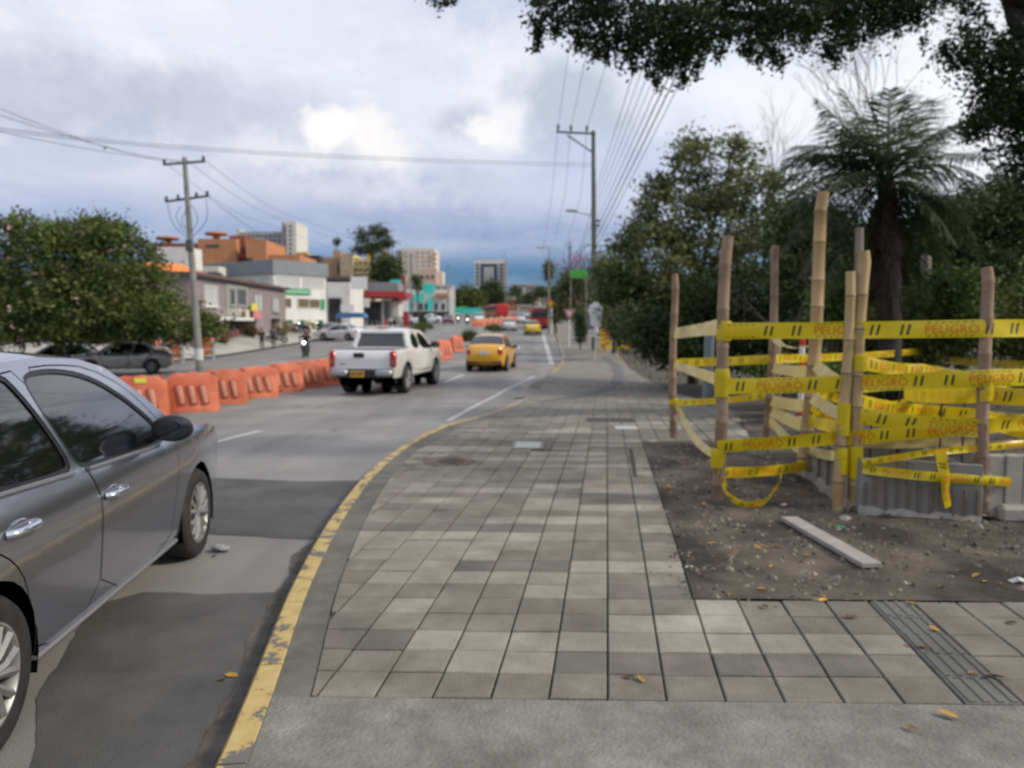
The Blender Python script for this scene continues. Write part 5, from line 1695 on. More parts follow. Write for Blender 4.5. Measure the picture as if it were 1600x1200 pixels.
# ================================================================== SIGNS
M_SIGNBACK = mat('sign_sheet', (.72, .73, .74), (.80, .80, .80), 4, .5)
def sign_post(r, x, y, z0, z1, rad=.035, m=None):
    o = MB().tube([(x, y, z0), (x, y, z1)], rad, 8).build('post', m or M_SIGNBACK, r, True); return o
sg = thing('round_sign', 'pale round sign over a rectangular plate standing in front of the tall pole', 'road sign')
SY = 38.0
c = at(931, 484, SY); zb_ = zs(c.x, SY)
m_ = MB(); m_.lathe([(0, -.02), (.36, -.02), (.37, 0), (.36, .02), (0, .02)], 28, 'y', c); m_.build('disc', M_SIGNBACK, sg, True, 40)
m_ = MB(); m_.lathe([(.0, -.026), (.22, -.026), (.22, -.021)], 20, 'y', (c.x, c.y, c.z)); m_.build('emblem', mat('sign_faded', (.60, .61, .67), rough=.5), sg)
m_ = MB(); m_.box((c.x + .02, SY + .004, c.z - .55), (.58, .02, .50), bev=.008); m_.build('plate', M_SIGNBACK, sg)
sign_post(sg, c.x, SY + .05, zb_, c.z + .2)
c2 = at(923, 505, SY + .6); m_ = MB(); m_.box(c2, (.28, .02, .55)); pl2 = m_.build('lower_plate', mat('sign_blue_grey', (.13, .17, .21), rough=.5), sg)
c2 = at(925, 521, SY + .6); m_ = MB(); m_.box(c2, (.36, .02, .36)); m_.build('lower_plate', M_SIGNBACK, sg)
for vv, colr in ((519, 'post_white'), (536, 'post_yellow')):
    a = at(934, vv, SY - .2); m_ = MB(); m_.box((c.x + .05, SY + .1, zb_ + (.9 if vv == 519 else .3)), (.12, .12, .60)); m_.build('post_sleeve', mat(colr, (.6, .6, .58) if vv == 519 else (.62, .48, .2), rough=.6), sg)
sg = thing('yield_sign', 'faded red and white triangular give way sign on a slim post beside the dark shrub', 'road sign')
SY = 52; c = at(890, 489, SY)
def tri(s): return [(-s, s * .58), (0, -s * 1.15), (s, s * .58)]
Mt = Matrix.Translation((c.x, c.y, c.z)) @ Matrix.Rotation(R(90), 4, 'X')
m_ = MB(); m_.prism(offset_poly(tri(.34), .06), Mt, .02); m_.build('border', mat('sign_faded_red', (.42, .16, .17), rough=.5), sg)
m_ = MB(); m_.prism(tri(.25), Mt @ Matrix.Translation((0, 0, .022)), .006); m_.build('face', mat('sign_pink_white', (.58, .46, .47), rough=.5), sg)
sign_post(sg, c.x, SY + .05, zs(c.x, SY), c.z + .2, .045)
sg = thing('warning_sign', 'orange and yellow road works sign on the pole of the street lamp behind the bus', 'road sign')
SY = 78; c = at(862, 476, SY)
m_ = MB(); m_.prism([(0, -.40), (.40, 0), (0, .40), (-.40, 0)], Matrix.Translation(c) @ Matrix.Rotation(R(90), 4, 'X'), .03); m_.build('panel', mat('sign_amber', (.72, .36, .02), rough=.5), sg)
m_ = MB(); m_.box((c.x - .25, SY - .06, c.z + .40), (.3, .03, .35)); m_.build('upper_panel', mat('sign_orange_red', (.62, .12, .04), rough=.5), sg)
sign_post(sg, c.x, SY + .06, zs(c.x, SY), c.z + .4, .05)
gs = thing('green_banner', 'bright green banner up among the trees behind the tall pole', 'banner')
c = at(904, 428, 55); m_ = MB(); m_.box(c, (1.25, .06, .62), bev=.02); m_.build('cloth', mat('banner_green', (.07, .34, .05), rough=.6), gs); 
for sx in (-.55, .55): m_ = MB(); m_.tube([(c.x + sx, c.y + .05, zs(c.x, 55)), (c.x + sx, c.y + .05, c.z + .3)], .04, 6); m_.build('post', M_POLE, gs, True)
# yellow and orange works barricade on the corner
yb = thing('works_barricade', 'yellow works barricade with an orange end post on the corner past the tall pole', 'barricade')
YY = 46
zc = zs(at(950, 540, YY).x, YY)
M_YB = mat('barricade_yellow', (.68, .48, .03), (.74, .55, .06), 3, .6)
for u in (938, 945, 965, 985): m_ = MB(); q = at(u, 520, YY); m_.tube([(q.x, YY, zc), (q.x, YY, zc + (1.25 if u < 950 else .75))], .06, 8); m_.build('post', M_YB if u != 945 else mat('barricade_orange', (.8, .26, .06), rough=.6), yb, True)
for k, (u0, u1, z_) in enumerate(((936, 946, .55), (936, 946, .85), (936, 946, 1.15), (945, 984, .28), (945, 984, .62))):
    q0, q1 = at(u0, 520, YY), at(u1, 520, YY); m_ = MB(); m_.box(((q0.x + q1.x) / 2, YY - .09, zc + z_), (q1.x - q0.x, .05, .20), bev=.01); m_.build('rail', M_YB, yb)
m_ = MB(); q = at(947, 508, YY); m_.box((q.x, YY + .2, zc + 1.0), (.42, .3, 1.6), bev=.04); m_.build('end_panel', mat('barricade_orange', (.8, .26, .06), rough=.6), yb)
# ================================================================== TREES
def leafmat(nm, a, b, sc=.7, tr=.35):
    return mat('leaf_' + nm, a, b, sc, .6, island=.6, transl=tr * .75, obj_coords=False, spec=.3, detail=6, lo=.38, hi=.62)
L_DARK = leafmat('dark', (.031, .055, .017), (.085, .112, .036))
L_MID = leafmat('mid', (.055, .088, .020), (.15, .175, .048))
L_OLIVE = leafmat('olive', (.070, .095, .030), (.185, .195, .075))
L_BRIGHT = leafmat('bright', (.055, .105, .018), (.115, .16, .035))
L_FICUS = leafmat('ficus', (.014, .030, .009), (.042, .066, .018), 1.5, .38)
L_PALM = leafmat('palm', (.034, .058, .024), (.075, .105, .045), 1.5, .35)
L_DEAD = leafmat('dead', (.026, .016, .010), (.06, .036, .02), 1.5, .2)
L_PINK = leafmat('pink', (.60, .34, .36), (.72, .48, .48), 2, .3)
L_MAG = leafmat('magenta', (.38, .14, .26), (.48, .22, .34), 2, .3)
M_BARK = mat('bark', (.055, .045, .034), (.115, .095, .072), 5, .95, bump=.6, bscale=30)
M_BARK_D = mat('bark_dark', (.022, .019, .016), (.05, .042, .034), 5, .95, bump=.6, bscale=30)
M_TWIG = mat('twig', (.045, .036, .028), (.085, .068, .052), 5, .95)

def leaf_cloud(name, P, size, seed, m, parent, asp=.45, droop=0.0, kind=None):
    """many small leaves, each a folded pair of faces"""
    rng = np.random.default_rng(seed)
    n = len(P)
    d = rng.normal(size=(n, 3)); d[:, 2] = d[:, 2] * .7 - droop
    d /= np.linalg.norm(d, axis=1)[:, None]
    e = rng.normal(size=(n, 3)); e -= d * (d * e).sum(1)[:, None]; e /= np.linalg.norm(e, axis=1)[:, None]
    s = size * rng.uniform(.6, 1.35, n)[:, None]
    a = P - d * s * .5; b = P + d * s * .5
    c = P + e * s * asp * .5 ; f = P - e * s * asp * .5
    V = np.stack([a, c, b, f], 1).reshape(-1, 3).astype(np.float32)
    me = bpy.data.meshes.new(name)
    me.vertices.add(4 * n); me.vertices.foreach_set('co', V.ravel())
    me.loops.add(4 * n); me.loops.foreach_set('vertex_index', np.arange(4 * n, dtype=np.int32))
    me.polygons.add(n); me.polygons.foreach_set('loop_start', np.arange(0, 4 * n, 4, dtype=np.int32))
    try: me.polygons.foreach_set('loop_total', np.full(n, 4, dtype=np.int32))
    except Exception: pass
    me.update(calc_edges=True); me.materials.append(m)
    o = bpy.data.objects.new(name, me); COL.objects.link(o)
    if parent is not None: o.parent = parent
    if kind: o['kind'] = kind
    return o
def clump_points(blobs, per, leaves, rc, seed, shell=.30, squash=.8):
    """leaf positions in clumps spread through ellipsoids (x, y, z, rx, ry, rz)"""
    rng = np.random.default_rng(seed)
    out = []
    cl = []
    for b in blobs:
        c = np.array(b[:3]); r = np.array(b[3:6]); k = max(1, int(per * (b[6] if len(b) > 6 else 1)))
        d = rng.normal(size=(k, 3)); d /= np.linalg.norm(d, axis=1)[:, None]
        rad = shell + (1 - shell) * rng.random(k) ** .6; rad = rad * rng.uniform(.8, 1.12, k)
        q = c + d * r * rad[:, None]
        cl.append(q)
        for p in q:
            m_ = int(leaves * rng.uniform(.5, 1.4)); g = rng.normal(size=(m_, 3)) * rc * rng.uniform(.6, 1.3); g[:, 2] *= squash
            out.append(p + g)
    return np.concatenate(out), np.concatenate(cl)
def limbs(name, base, tips, r0, m, parent, seed=0, trunk_to=None, n=10):
    """tapered trunk and limbs reaching into the crown"""
    rr = random.Random(seed); mb = MB()
    base = Vector(base); top = Vector(trunk_to)
    pts = [base.lerp(top, t / 6) + Vector((rr.uniform(-1, 1), rr.uniform(-1, 1), 0)) * r0 * .5 * (t > 0) for t in range(7)]
    mb.tube(pts, [r0 * (1.25 if t == 0 else 1 - .45 * t / 6) for t in range(7)], n)
    for t in tips:
        t = Vector(t); s = pts[rr.choice((3, 4, 5, 6))]; k = 5
        mid = s.lerp(t, .5) + Vector((rr.uniform(-.1, .1), rr.uniform(-.1, .1), .12)) * (t - s).length
        q = [s.lerp(mid, i / k).lerp(mid.lerp(t, i / k), i / k) for i in range(k + 1)]
        mb.tube(q, [r0 * (.42 - .36 * i / k) for i in range(k + 1)], 6)
    return mb.build(name, m, parent, True, 80)
def blob_px(u, v, Y, ru, rv, ry=None, w=1):
    p = at(u, v, Y); k = Y / 1200
    return (p.x, p.y, p.z, ru * k, (ry if ry else (ru + rv) / 2 * k), rv * k, w)
def tree(name, label, blobs, per, leaves, rc, size, seed, m, base, top, r0, tips=10, bark=None, group=None, cat='tree', asp=.45, extra=None, droop=0.0):
    r = thing(name, label, cat, base, 0, group)
    P, cl = clump_points(blobs, per * 1.5, leaves * 1.25, rc, seed)
    size *= 1.22
    B = np.array(base)
    leaf_cloud('crown', P - B, size, seed + 1, m, r, asp, droop)
    rr = random.Random(seed); tp = [Vector(cl[rr.randrange(len(cl))]) - Vector(base) for _ in range(tips)]
    limbs('trunk', (0, 0, -.1), tp, r0, bark or M_BARK, r, seed, Vector(top) - Vector(base))
    if extra:
        for (nm, mm, cnt, sz, rc2) in extra:
            rng = np.random.default_rng(seed + 7); q = cl[rng.integers(0, len(cl), cnt)] + rng.normal(size=(cnt, 3)) * rc2
            q = np.repeat(q, 5, 0) + rng.normal(size=(cnt * 5, 3)) * .07
            leaf_cloud(nm, q - B, sz, seed + 9, mm, r, .8)
    return r
# big flowered tree on the left
TY = 37
bl_ = [blob_px(u, v, TY + dy, ru, rv, 2.2, w) for (u, v, ru, rv, dy, w) in ((40, 430, 90, 95, 0, 1.6), (130, 420, 85, 80, -1, 1.5), (190, 440, 75, 85, .5, 1.4), (225, 470, 60, 65, 0, 1), (280, 505, 45, 28, -.5, .7), (60, 365, 40, 25, 0, .5), (165, 365, 45, 22, 0, .6), (90, 490, 100, 55, -1, 1.4), (190, 492, 75, 40, -1, 1.2), (-40, 450, 90, 95, 0, 1.2), (318, 508, 22, 16, -1, .3), (20, 512, 60, 30, -1, .8), (130, 515, 60, 18, 0, .6))]
gb = at(95, 560, TY); base = (gb.x, TY, zr(gb.x, TY))
tree('flowering_tree', 'broad bushy tree with scattered pale pink flowers behind the orange barriers on the left', bl_, 62, 42, .33, .17, 31, L_MID, base, (gb.x, TY, 2.2), .24, 16, extra=[('blossom', L_PINK, 230, .13, .62)], asp=.55)
# olive tree on the right
TY = 24
def mass(lst, Y, ry): return [blob_px(u, v, Y + dy, ru, rv, ry, w) for (u, v, ru, rv, dy, w) in lst]
bl_ = mass(((1060, 340, 56, 62, 0, .9), (1110, 300, 50, 50, 0, .8), (1030, 400, 65, 70, -1, 1.2), (1000, 450, 50, 60, -1, 1), (1110, 390, 80, 90, 0, 1.5), (1180, 320, 60, 70, 0, 1), (1190, 410, 70, 80, -1, 1.2), (985, 500, 40, 40, -1.5, .8), (1060, 490, 70, 50, -1, 1.3), (1075, 255, 30, 30, 0, .4), (1030, 300, 30, 25, 0, .35), (1005, 330, 22, 18, 0, .2), (1085, 225, 18, 22, 0, .15), (1135, 232, 26, 22, 0, .2), (970, 390, 22, 14, 0, .15), (1160, 255, 22, 20, 0, .2), (1215, 285, 26, 24, 0, .25), (995, 370, 30, 24, -.5, .3)), TY, 1.4)
gb = at(1085, 560, TY); base = (gb.x, TY, zsoil(gb.x, TY))
tree('leafy_tree', 'bushy olive green tree standing behind the left pair of bamboo posts', bl_, 34, 46, .20, .125, 41, L_OLIVE, base, (gb.x, TY, 3.4), .17, 16, bark=M_TWIG)
bl_ = mass(((960, 450, 30, 35, 2, .7), (1010, 520, 50, 30, 0, 1), (1090, 480, 70, 60, 1, 1.4), (1170, 470, 70, 65, 1, 1.4), (1150, 540, 80, 35, 0, 1.2), (1240, 480, 60, 60, 1, 1.1), (1060, 545, 60, 25, 0, .9), (1230, 545, 50, 30, 0, .8)), 21, 1.0)
gb = at(1130, 560, 21.5); base = (gb.x, 21.5, zsoil(gb.x, 21.5))
tree('dark_shrub', 'dense dark green shrubbery under the olive tree behind the tape', bl_, 60, 40, .22, .10, 43, L_DARK, base, (gb.x, 21.5, 1.8), .09, 12, cat='shrub', bark=M_BARK_D)
# dark thicket behind the palm
bl_ = mass(((1260, 420, 60, 90, 0, 1.3), (1330, 450, 60, 80, 1, 1.2), (1460, 420, 60, 90, 0, 1.3), (1520, 400, 60, 100, 0, 1.4), (1590, 360, 60, 90, 0, 1.4), (1640, 420, 60, 130, 0, 1.4), (1560, 470, 70, 70, -1, 1.3), (1480, 500, 70, 50, -1, 1.2), (1380, 500, 70, 50, 0, 1.2), (1620, 520, 60, 60, -1, 1.2), (1560, 320, 50, 40, 0, .8), (1480, 345, 45, 35, 0, .6), (1285, 365, 40, 40, 0, .9), (1325, 390, 40, 45, 0, .9), (1245, 350, 30, 40, 1, .7), (1430, 390, 36, 40, 0, .7)), 19, 1.3)
gb = at(1500, 560, 19.5); base = (gb.x, 19.5, zsoil(gb.x, 19.5))
tree('thicket_tree', 'dark leafy tree filling the right edge behind the palm', bl_, 66, 40, .25, .11, 47, L_DARK, base, (gb.x, 19.5, 3.0), .15, 18, bark=M_BARK_D)
bl_ = mass(((1300, 520, 60, 50, 0, 1), (1380, 530, 60, 40, 0, 1), (1470, 480, 60, 45, 0, 1), (1560, 500, 60, 60, 0, 1.2), (1640, 480, 60, 70, 0, 1.2), (1440, 540, 50, 30, 0, .8)), 15.5, .7)
gb = at(1450, 580, 16); base = (gb.x, 16, zsoil(gb.x, 16))
tree('low_hedge', 'low mixed green hedge behind the taped enclosure', bl_, 60, 40, .17, .085, 53, L_MID, base, (gb.x, 16, 1.0), .06, 10, cat='hedge', bark=M_BARK_D)
bl_ = mass(((1290, 590, 60, 20, 0, 1), (1380, 600, 70, 16, 0, 1), (1200, 575, 50, 14, 0, .8), (1480, 600, 60, 16, 0, 1), (1580, 605, 60, 18, 0, 1)), 13.8, .5)
gb = at(1380, 620, 14.5); base = (gb.x, 14.5, zsoil(gb.x, 14.5))
tree('ground_plants', 'strip of bright green ground plants at the foot of the hedge', bl_, 40, 36, .10, .07, 57, L_BRIGHT, base, (gb.x, 14.5, .5), .03, 6, cat='plants')
bl_ = mass(((1300, 480, 26, 40, 0, 1), (1490, 450, 34, 40, 0, 1), (1520, 510, 30, 30, 0, .7)), 14.6, .4)
gb = at(1300, 560, 14.8); base = (gb.x, 14.8, zsoil(gb.x, 14.8))
tree('young_bush', 'yellow green bush just behind the tall bamboo post', bl_, 34, 34, .14, .085, 59, L_BRIGHT, base, (gb.x, 14.8, 1.4), .04, 6, cat='bush')
# canopy hanging in from above (the trunk stands outside the picture to the right)
CYY = 9.0
cb = [blob_px(u, v, CYY + dy, ru, rv, .55, w) for (u, v, ru, rv, dy, w) in (
    (690, -8, 18, 16, 0, .12), (845, 5, 20, 45, 0, .35), (880, 0, 40, 45, 0, .7), (925, 35, 45, 45, .2, .9), (975, 30, 55, 55, -.3, 1.2), (1030, 60, 55, 50, 0, 1.2), (1062, 85, 28, 35, .2, .6),
    (1090, 40, 65, 50, 0, 1.3), (1150, 20, 65, 55, .3, 1.2), (1205, 45, 40, 45, 0, .9), (1245, 20, 45, 35, -.2, .8), (1300, 25, 50, 50, .2, .9), (1305, 70, 14, 26, 0, .2), (1345, 15, 50, 45, 0, .8), (1395, 15, 45, 30, 0, .7), (1440, 5, 40, 26, 0, .4),
    (1000, -60, 160, 60, 0, 2.2), (1250, -60, 160, 60, 0, 2.2), (1480, -40, 90, 50, 0, .9),
    (1500, 75, 34, 22, 0, .35), (1545, 95, 45, 38, 0, .8), (1585, 130, 50, 55, 0, 1.2), (1560, 175, 40, 35, 0, .8), (1600, 210, 38, 60, 0, 1.0), (1540, 195, 24, 20, 0, .3), (1610, 60, 50, 40, 0, .7), (1640, 140, 60, 100, 0, 1.4), (1530, 30, 60, 24, .4, .35), (1598, 245, 14, 40, 0, .25))]
# unseen crown overhead and behind, added to shade the pavement
for (x, y, z, r_) in ((6.8, 8.5, 5.8, 1.6), (8.4, 6.0, 6.0, 1.8), (6.6, 4.6, 6.8, 1.4), (7.8, 11, 5.4, 1.3)):
    cb.append((x, y, z, r_, r_, r_ * .45, .8))
base = (7.6, 8.2, zs(7, 8) - .05)
ft = thing('overhanging_tree', 'dark leafy tree whose crown hangs into the top right of the picture', 'tree', base)
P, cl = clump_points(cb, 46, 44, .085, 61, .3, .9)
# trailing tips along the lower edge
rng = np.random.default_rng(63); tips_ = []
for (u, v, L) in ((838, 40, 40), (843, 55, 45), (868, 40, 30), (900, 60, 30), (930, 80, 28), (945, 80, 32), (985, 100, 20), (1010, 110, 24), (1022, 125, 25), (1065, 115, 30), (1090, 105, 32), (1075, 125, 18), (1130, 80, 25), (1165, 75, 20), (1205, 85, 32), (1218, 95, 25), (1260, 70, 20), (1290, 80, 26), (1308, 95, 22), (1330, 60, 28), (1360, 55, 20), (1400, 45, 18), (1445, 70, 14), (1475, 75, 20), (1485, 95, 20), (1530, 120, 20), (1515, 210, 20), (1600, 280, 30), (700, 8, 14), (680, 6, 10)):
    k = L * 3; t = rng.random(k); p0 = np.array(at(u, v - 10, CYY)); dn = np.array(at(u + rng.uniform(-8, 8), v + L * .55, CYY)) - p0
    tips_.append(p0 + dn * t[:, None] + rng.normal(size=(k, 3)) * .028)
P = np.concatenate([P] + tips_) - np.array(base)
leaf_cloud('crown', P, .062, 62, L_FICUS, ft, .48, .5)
brn = MB()
def branch(pts, r0, r1, n=8):
    q = smooth_poly([tuple(Vector(p) - Vector(base)) for p in pts], 2); k = len(q); brn.tube(q, [r0 + (r1 - r0) * i / (k - 1) for i in range(k)], n)
tr_ = Vector(base)
branch([tr_ + Vector((0, 0, -.2)), tr_ + Vector((.1, 0, 2.0)), tr_ + Vector((-.1, .1, 3.4)), tr_ + Vector((-.3, .2, 4.6))], .34, .22, 12)
branch([tr_ + Vector((-.2, .1, 3.4)), at(1595, 60, 8.8), at(1575, -20, 9.0), at(1540, -80, 9.2)], .13, .06)
branch([tr_ + Vector((-.3, .2, 4.4)), at(1420, -80, 9.0), at(1330, -20, 9.0), at(1305, 15, 9.0), at(1270, 32, 9.0), at(1225, 32, 9.0), at(1120, 20, 9.1), at(1000, 10, 9.1)], .13, .03)
branch([at(1225, 32, 9.0), at(1150, 50, 9.0), at(1060, 70, 9.0)], .05, .015)
branch([tr_ + Vector((-.2, .1, 3.0)), at(1640, 150, 8.8), at(1590, 150, 9.0), at(1545, 130, 9.0)], .09, .02)
branch([tr_ + Vector((-.3, .2, 4.6)), (6.8, 6.0, 6.4), (6.2, 4.6, 6.9)], .14, .03)
brn.build('trunk', M_BARK_D, ft, True, 80)
# palm with a skirt of dead fronds
PY = 14.0
gb = at(1390, 600, PY); base = Vector((gb.x, PY, zsoil(gb.x, PY) - .02))
palm = thing('palm_tree', 'feathery palm with a dark skirt of dead fronds around its trunk', 'palm', base)
PC = at(1385, 285, PY) - base
m_ = MB(); m_.tube([(0, 0, 0), PC * .5 + Vector((.05, 0, 0)), PC], [.22, .19, .15], 12); m_.build('trunk', M_BARK_D, palm, True, 80)
def frond(end_u, end_v, dY, lift, m, wd=.34, nl=64, name='frond', droop=.25):
    k_ = 1.0 if name != 'frond' else 1.16
    E = at(1385 + (end_u - 1385) * k_, 285 + (end_v - 285) * (1.08 if end_v < 285 else 1.0), PY + dY) - base
    mid = PC.lerp(E, .5) + Vector((0, 0, lift))
    n_ = 12; q = [PC.lerp(mid, i / n_).lerp(mid.lerp(E, i / n_), i / n_) for i in range(n_ + 1)]
    mb = MB(); mb.tube(q, [.022 - .017 * i / n_ for i in range(n_ + 1)], 5)
    rr = random.Random(int(end_u * 7 + end_v))
    for i in range(nl):
        t = .12 + .88 * i / nl; f_ = t * n_; k = min(int(f_), n_ - 1); p = q[k].lerp(q[k + 1], f_ - k); tg = (q[k + 1] - q[k]).normalized()
        sd = tg.cross(Vector((0, 0, 1)));
        if sd.length < .05: sd = Vector((1, 0, 0))
        sd.normalize()
        L_ = wd * (math.sin(PI * min(1, t * .86 + .12)) ** .7) * rr.uniform(.75, 1.3) * (1.55 if name == 'frond' else 1)
        for sg in (-1, 1):
            d_ = (sd * sg * .8 + tg * .55 + Vector((0, 0, rr.uniform(-.35, .25) - droop))).normalized()
            e_ = p + d_ * L_; w_ = tg * (.0125 if name == 'frond' else .016)
            mdp = p + d_ * L_ * .5 + Vector((0, 0, .02))
            mb.add([p - w_ * .5, p + w_ * .5, mdp + w_, mdp - w_, e_], [(0, 1, 2, 3), (3, 2, 4)])
    return mb.build(name, m, palm)
for (eu, ev, dy, lf, wd) in ((1290, 165, .3, .25, .42), (1255, 235, -.5, .5, .45), (1230, 290, .2, .55, .45), (1240, 340, -.3, .55, .4), (1325, 150, .6, .2, .4), (1390, 150, -.7, .25, .4), (1440, 165, .5, .3, .42), (1490, 200, -.2, .45, .42), (1525, 250, .3, .5, .42), (1530, 310, -.4, .6, .42), (1500, 350, .6, .55, .38), (1265, 300, -1.1, .45, .4), (1330, 210, -1.2, .35, .36), (1450, 240, -1.2, .4, .36), (1420, 190, 1.0, .4, .4), (1350, 190, 1.2, .35, .4), (1285, 385, -.7, .5, .36), (1480, 385, -.7, .5, .34), (1275, 250, 1.2, .5, .4), (1240, 265, .9, .6, .42), (1262, 345, .8, .6, .4), (1300, 200, -.9, .35, .4), (1515, 280, -.9, .55, .4), (1470, 215, .9, .4, .4), (1505, 375, -.3, .6, .4), (1300, 420, .3, .5, .34), (1470, 420, .2, .5, .34), (1310, 300, -1.4, .5, .36), (1455, 300, -1.4, .5, .36), (1240, 400, -.4, .7, .45), (1262, 445, .2, .7, .45), (1295, 475, -.3, .6, .45), (1325, 490, .1, .5, .42), (1442, 480, .2, .5, .42), (1478, 450, -.3, .6, .45), (1512, 405, .2, .7, .45), (1245, 310, .5, .6, .45), (1250, 250, -.1, .5, .45), (1340, 520, .3, .4, .4), (1430, 515, .3, .4, .4)):
    frond(eu, ev, dy, lf, L_PALM, wd)
for i, (eu, ev, dy) in enumerate(((1335, 430, -.3), (1350, 470, .2), (1365, 490, -.4), (1385, 500, -.35), (1405, 485, -.2), (1420, 470, .1), (1435, 430, -.1), (1345, 400, -.5), (1425, 400, -.5), (1375, 460, -.6), (1395, 450, -.6), (1360, 430, .5), (1410, 440, .5), (1320, 380, .1), (1450, 385, .2), (1385, 420, -.65), (1370, 390, -.6), (1402, 400, -.6), (1345, 480, 0), (1360, 505, -.1), (1400, 510, 0), (1425, 490, -.2), (1330, 440, .2), (1440, 450, .1), (1375, 500, -.5), (1412, 500, -.45), (1350, 450, -.45), (1418, 455, -.5))):
    frond(1385 + (eu - 1385) * .62, ev, dy * .8, .16, L_DEAD, .30, 44, 'dead_frond', .6)
# bare twiggy trees
def twig_tree(name, label, base, h, seed, spread=.5, r0=.05, depth=5, m=None, cat='tree'):
    r = thing(name, label, cat, base); rr = random.Random(seed); mb = MB()
    def grow(p, d, L, r_, k):
        e = p + d * L; mid = p.lerp(e, .5) + Vector((rr.uniform(-1, 1), rr.uniform(-1, 1), rr.uniform(-.5, .5))) * L * .07
        mb.tube([p, mid, e], [r_, r_ * .85, r_ * .68], 5, False)
        if k == 0: return
        for _ in range(rr.choice((2, 2, 3))):
            nd = (d + Vector((rr.uniform(-1, 1), rr.uniform(-1, 1), rr.uniform(-.2, .6))) * spread).normalized(); grow(e, nd, L * rr.uniform(.6, .85), r_ * .62, k - 1)
    grow(Vector((0, 0, 0)), Vector((0, 0, 1)), h * .32, r0, depth)
    mb.build('trunk', m or M_TWIG, r, True, 80)
    return r
p = at(1200, 560, 26); twig_tree('bare_tree', 'leafless twiggy tree rising behind the olive tree', (p.x, 26, zsoil(p.x, 26)), 9.6, 71, .52, .055, 7)
p = at(1370, 560, 20); tw2 = twig_tree('bare_tree', 'thin feathery tree with fine bare twigs above the palm', (p.x, 20, zsoil(p.x, 20)), 9.2, 73, .5, .05, 7)
P, _ = clump_points([blob_px(1400, 190, 20, 70, 60, .8, 1), blob_px(1460, 230, 20, 50, 50, .8, .7), blob_px(1330, 180, 20, 35, 45, .6, .4)], 46, 16, .22, 74)
leaf_cloud('crown', P - np.array(tw2.location), .06, 75, L_OLIVE, tw2, .35)
P, _ = clump_points([blob_px(1195, 215, 26, 34, 40, .8, 1)], 22, 10, .25, 76)
p = at(1225, 520, 17); twig_tree('dry_bush', 'brownish dry twiggy bush behind the third bamboo post', (p.x, 17, zsoil(p.x, 17)), 3.4, 77, .7, .05, 6, cat='bush')
p = at(905, 540, 58); tw3 = twig_tree('flowering_tree', 'thin tree with magenta blossom behind the tall pole', (p.x, 58, zs(p.x, 58)), 7.2, 79, .5, .12, 5)
P, _ = clump_points([blob_px(890, 414, 58, 26, 14, 1.5), blob_px(905, 405, 58, 18, 12, 1.2)], 12, 14, .25, 80)
leaf_cloud('blossom', P - np.array(tw3.location), .15, 81, L_MAG, tw3, .8)
# dark tree and shrub by the tall pole, far trees
def quick(name, label, lst, Y, ry, per, leaves, rc, size, seed, m, gx, top, r0, cat='tree', tips=6, group=None):
    b_ = mass(lst, Y, ry); g_ = at(gx, 540, Y); z_ = zs(g_.x, Y)
    return tree(name, label, b_, per, leaves, rc, size, seed, m, (g_.x, Y, z_ - .1), (g_.x, Y, at(gx, top, Y).z), r0, tips, cat=cat, bark=M_BARK, group=group)
quick('leafy_tree', 'brown green tree behind the give way sign', ((905, 465, 28, 38, 0, 1.2), (895, 440, 22, 20, 0, .7), (882, 475, 14, 30, 1, .7), (925, 450, 18, 25, 2, .6)), 60, 1.6, 40, 34, .38, .2, 91, L_OLIVE, 905, 480, .14)
quick('dark_shrub', 'very dark upright shrub at the foot of the tall pole', ((907, 520, 9, 20, 0, 1), (905, 500, 8, 16, 0, .7)), 49, .4, 34, 34, .16, .10, 93, L_DARK, 907, 525, .06, 'shrub', 4)
quick('leafy_tree', 'green tree clump between the tall pole and the olive tree', ((962, 440, 22, 38, 0, 1), (950, 480, 20, 30, 0, 1), (975, 480, 30, 35, -6, 1.1), (940, 420, 14, 16, 0, .5)), 44, 1.5, 44, 36, .34, .17, 95, L_MID, 958, 480, .14)
quick('tall_tree', 'tall umbrella shaped tree on the skyline above the cream block', ((568, 370, 12, 12, 0, .7), (590, 362, 14, 10, 0, .8), (603, 376, 12, 12, 0, .7), (580, 388, 16, 12, 0, .8), (562, 390, 9, 8, 0, .4)), 185, 2.4, 26, 26, .75, .5, 97, L_DARK, 585, 400, .35)
quick('leafy_tree', 'dark green tree below the tall skyline tree', ((600, 415, 22, 20, 0, 1), (612, 425, 18, 16, 0, 1), (592, 430, 18, 14, 0, .8)), 175, 2.5, 40, 30, .8, .5, 99, L_DARK, 600, 440, .3)
quick('leafy_tree', 'round green tree in front of the framed white block', ((770, 455, 18, 18, 0, 1), (758, 463, 16, 14, 0, 1), (778, 465, 14, 14, 0, .8)), 210, 2.5, 44, 30, .8, .5, 101, L_DARK, 768, 470, .3)
quick('leafy_tree', 'broad green tree left of the framed block, above the turquoise hoarding', ((730, 460, 18, 14, 0, 1), (718, 468, 14, 12, 0, 1), (742, 468, 14, 12, 0, 1)), 190, 2.5, 44, 30, .75, .48, 103, L_MID, 730, 476, .3)
quick('slender_tree', 'small dark tree on a thin stem beside the turquoise shops', ((654, 444, 8, 9, 0, .7), (648, 436, 5, 5, 0, .4)), 140, 1.0, 26, 22, .4, .3, 105, L_DARK, 654, 456, .2)
quick('narrow_tree', 'narrow dark conifer like tree beside the street lamp behind the bus', ((858, 418, 8, 13, 0, 1), (857, 430, 6, 10, 0, .6)), 105, .6, 30, 26, .3, .2, 107, L_OLIVE, 858, 440, .14)
quick('small_palm', 'small palm like tree on the roof line of the tan gable', ((527, 378, 6, 5, 0, .6),), 196, .8, 16, 20, .35, .4, 109, L_DARK, 527, 392, .12)
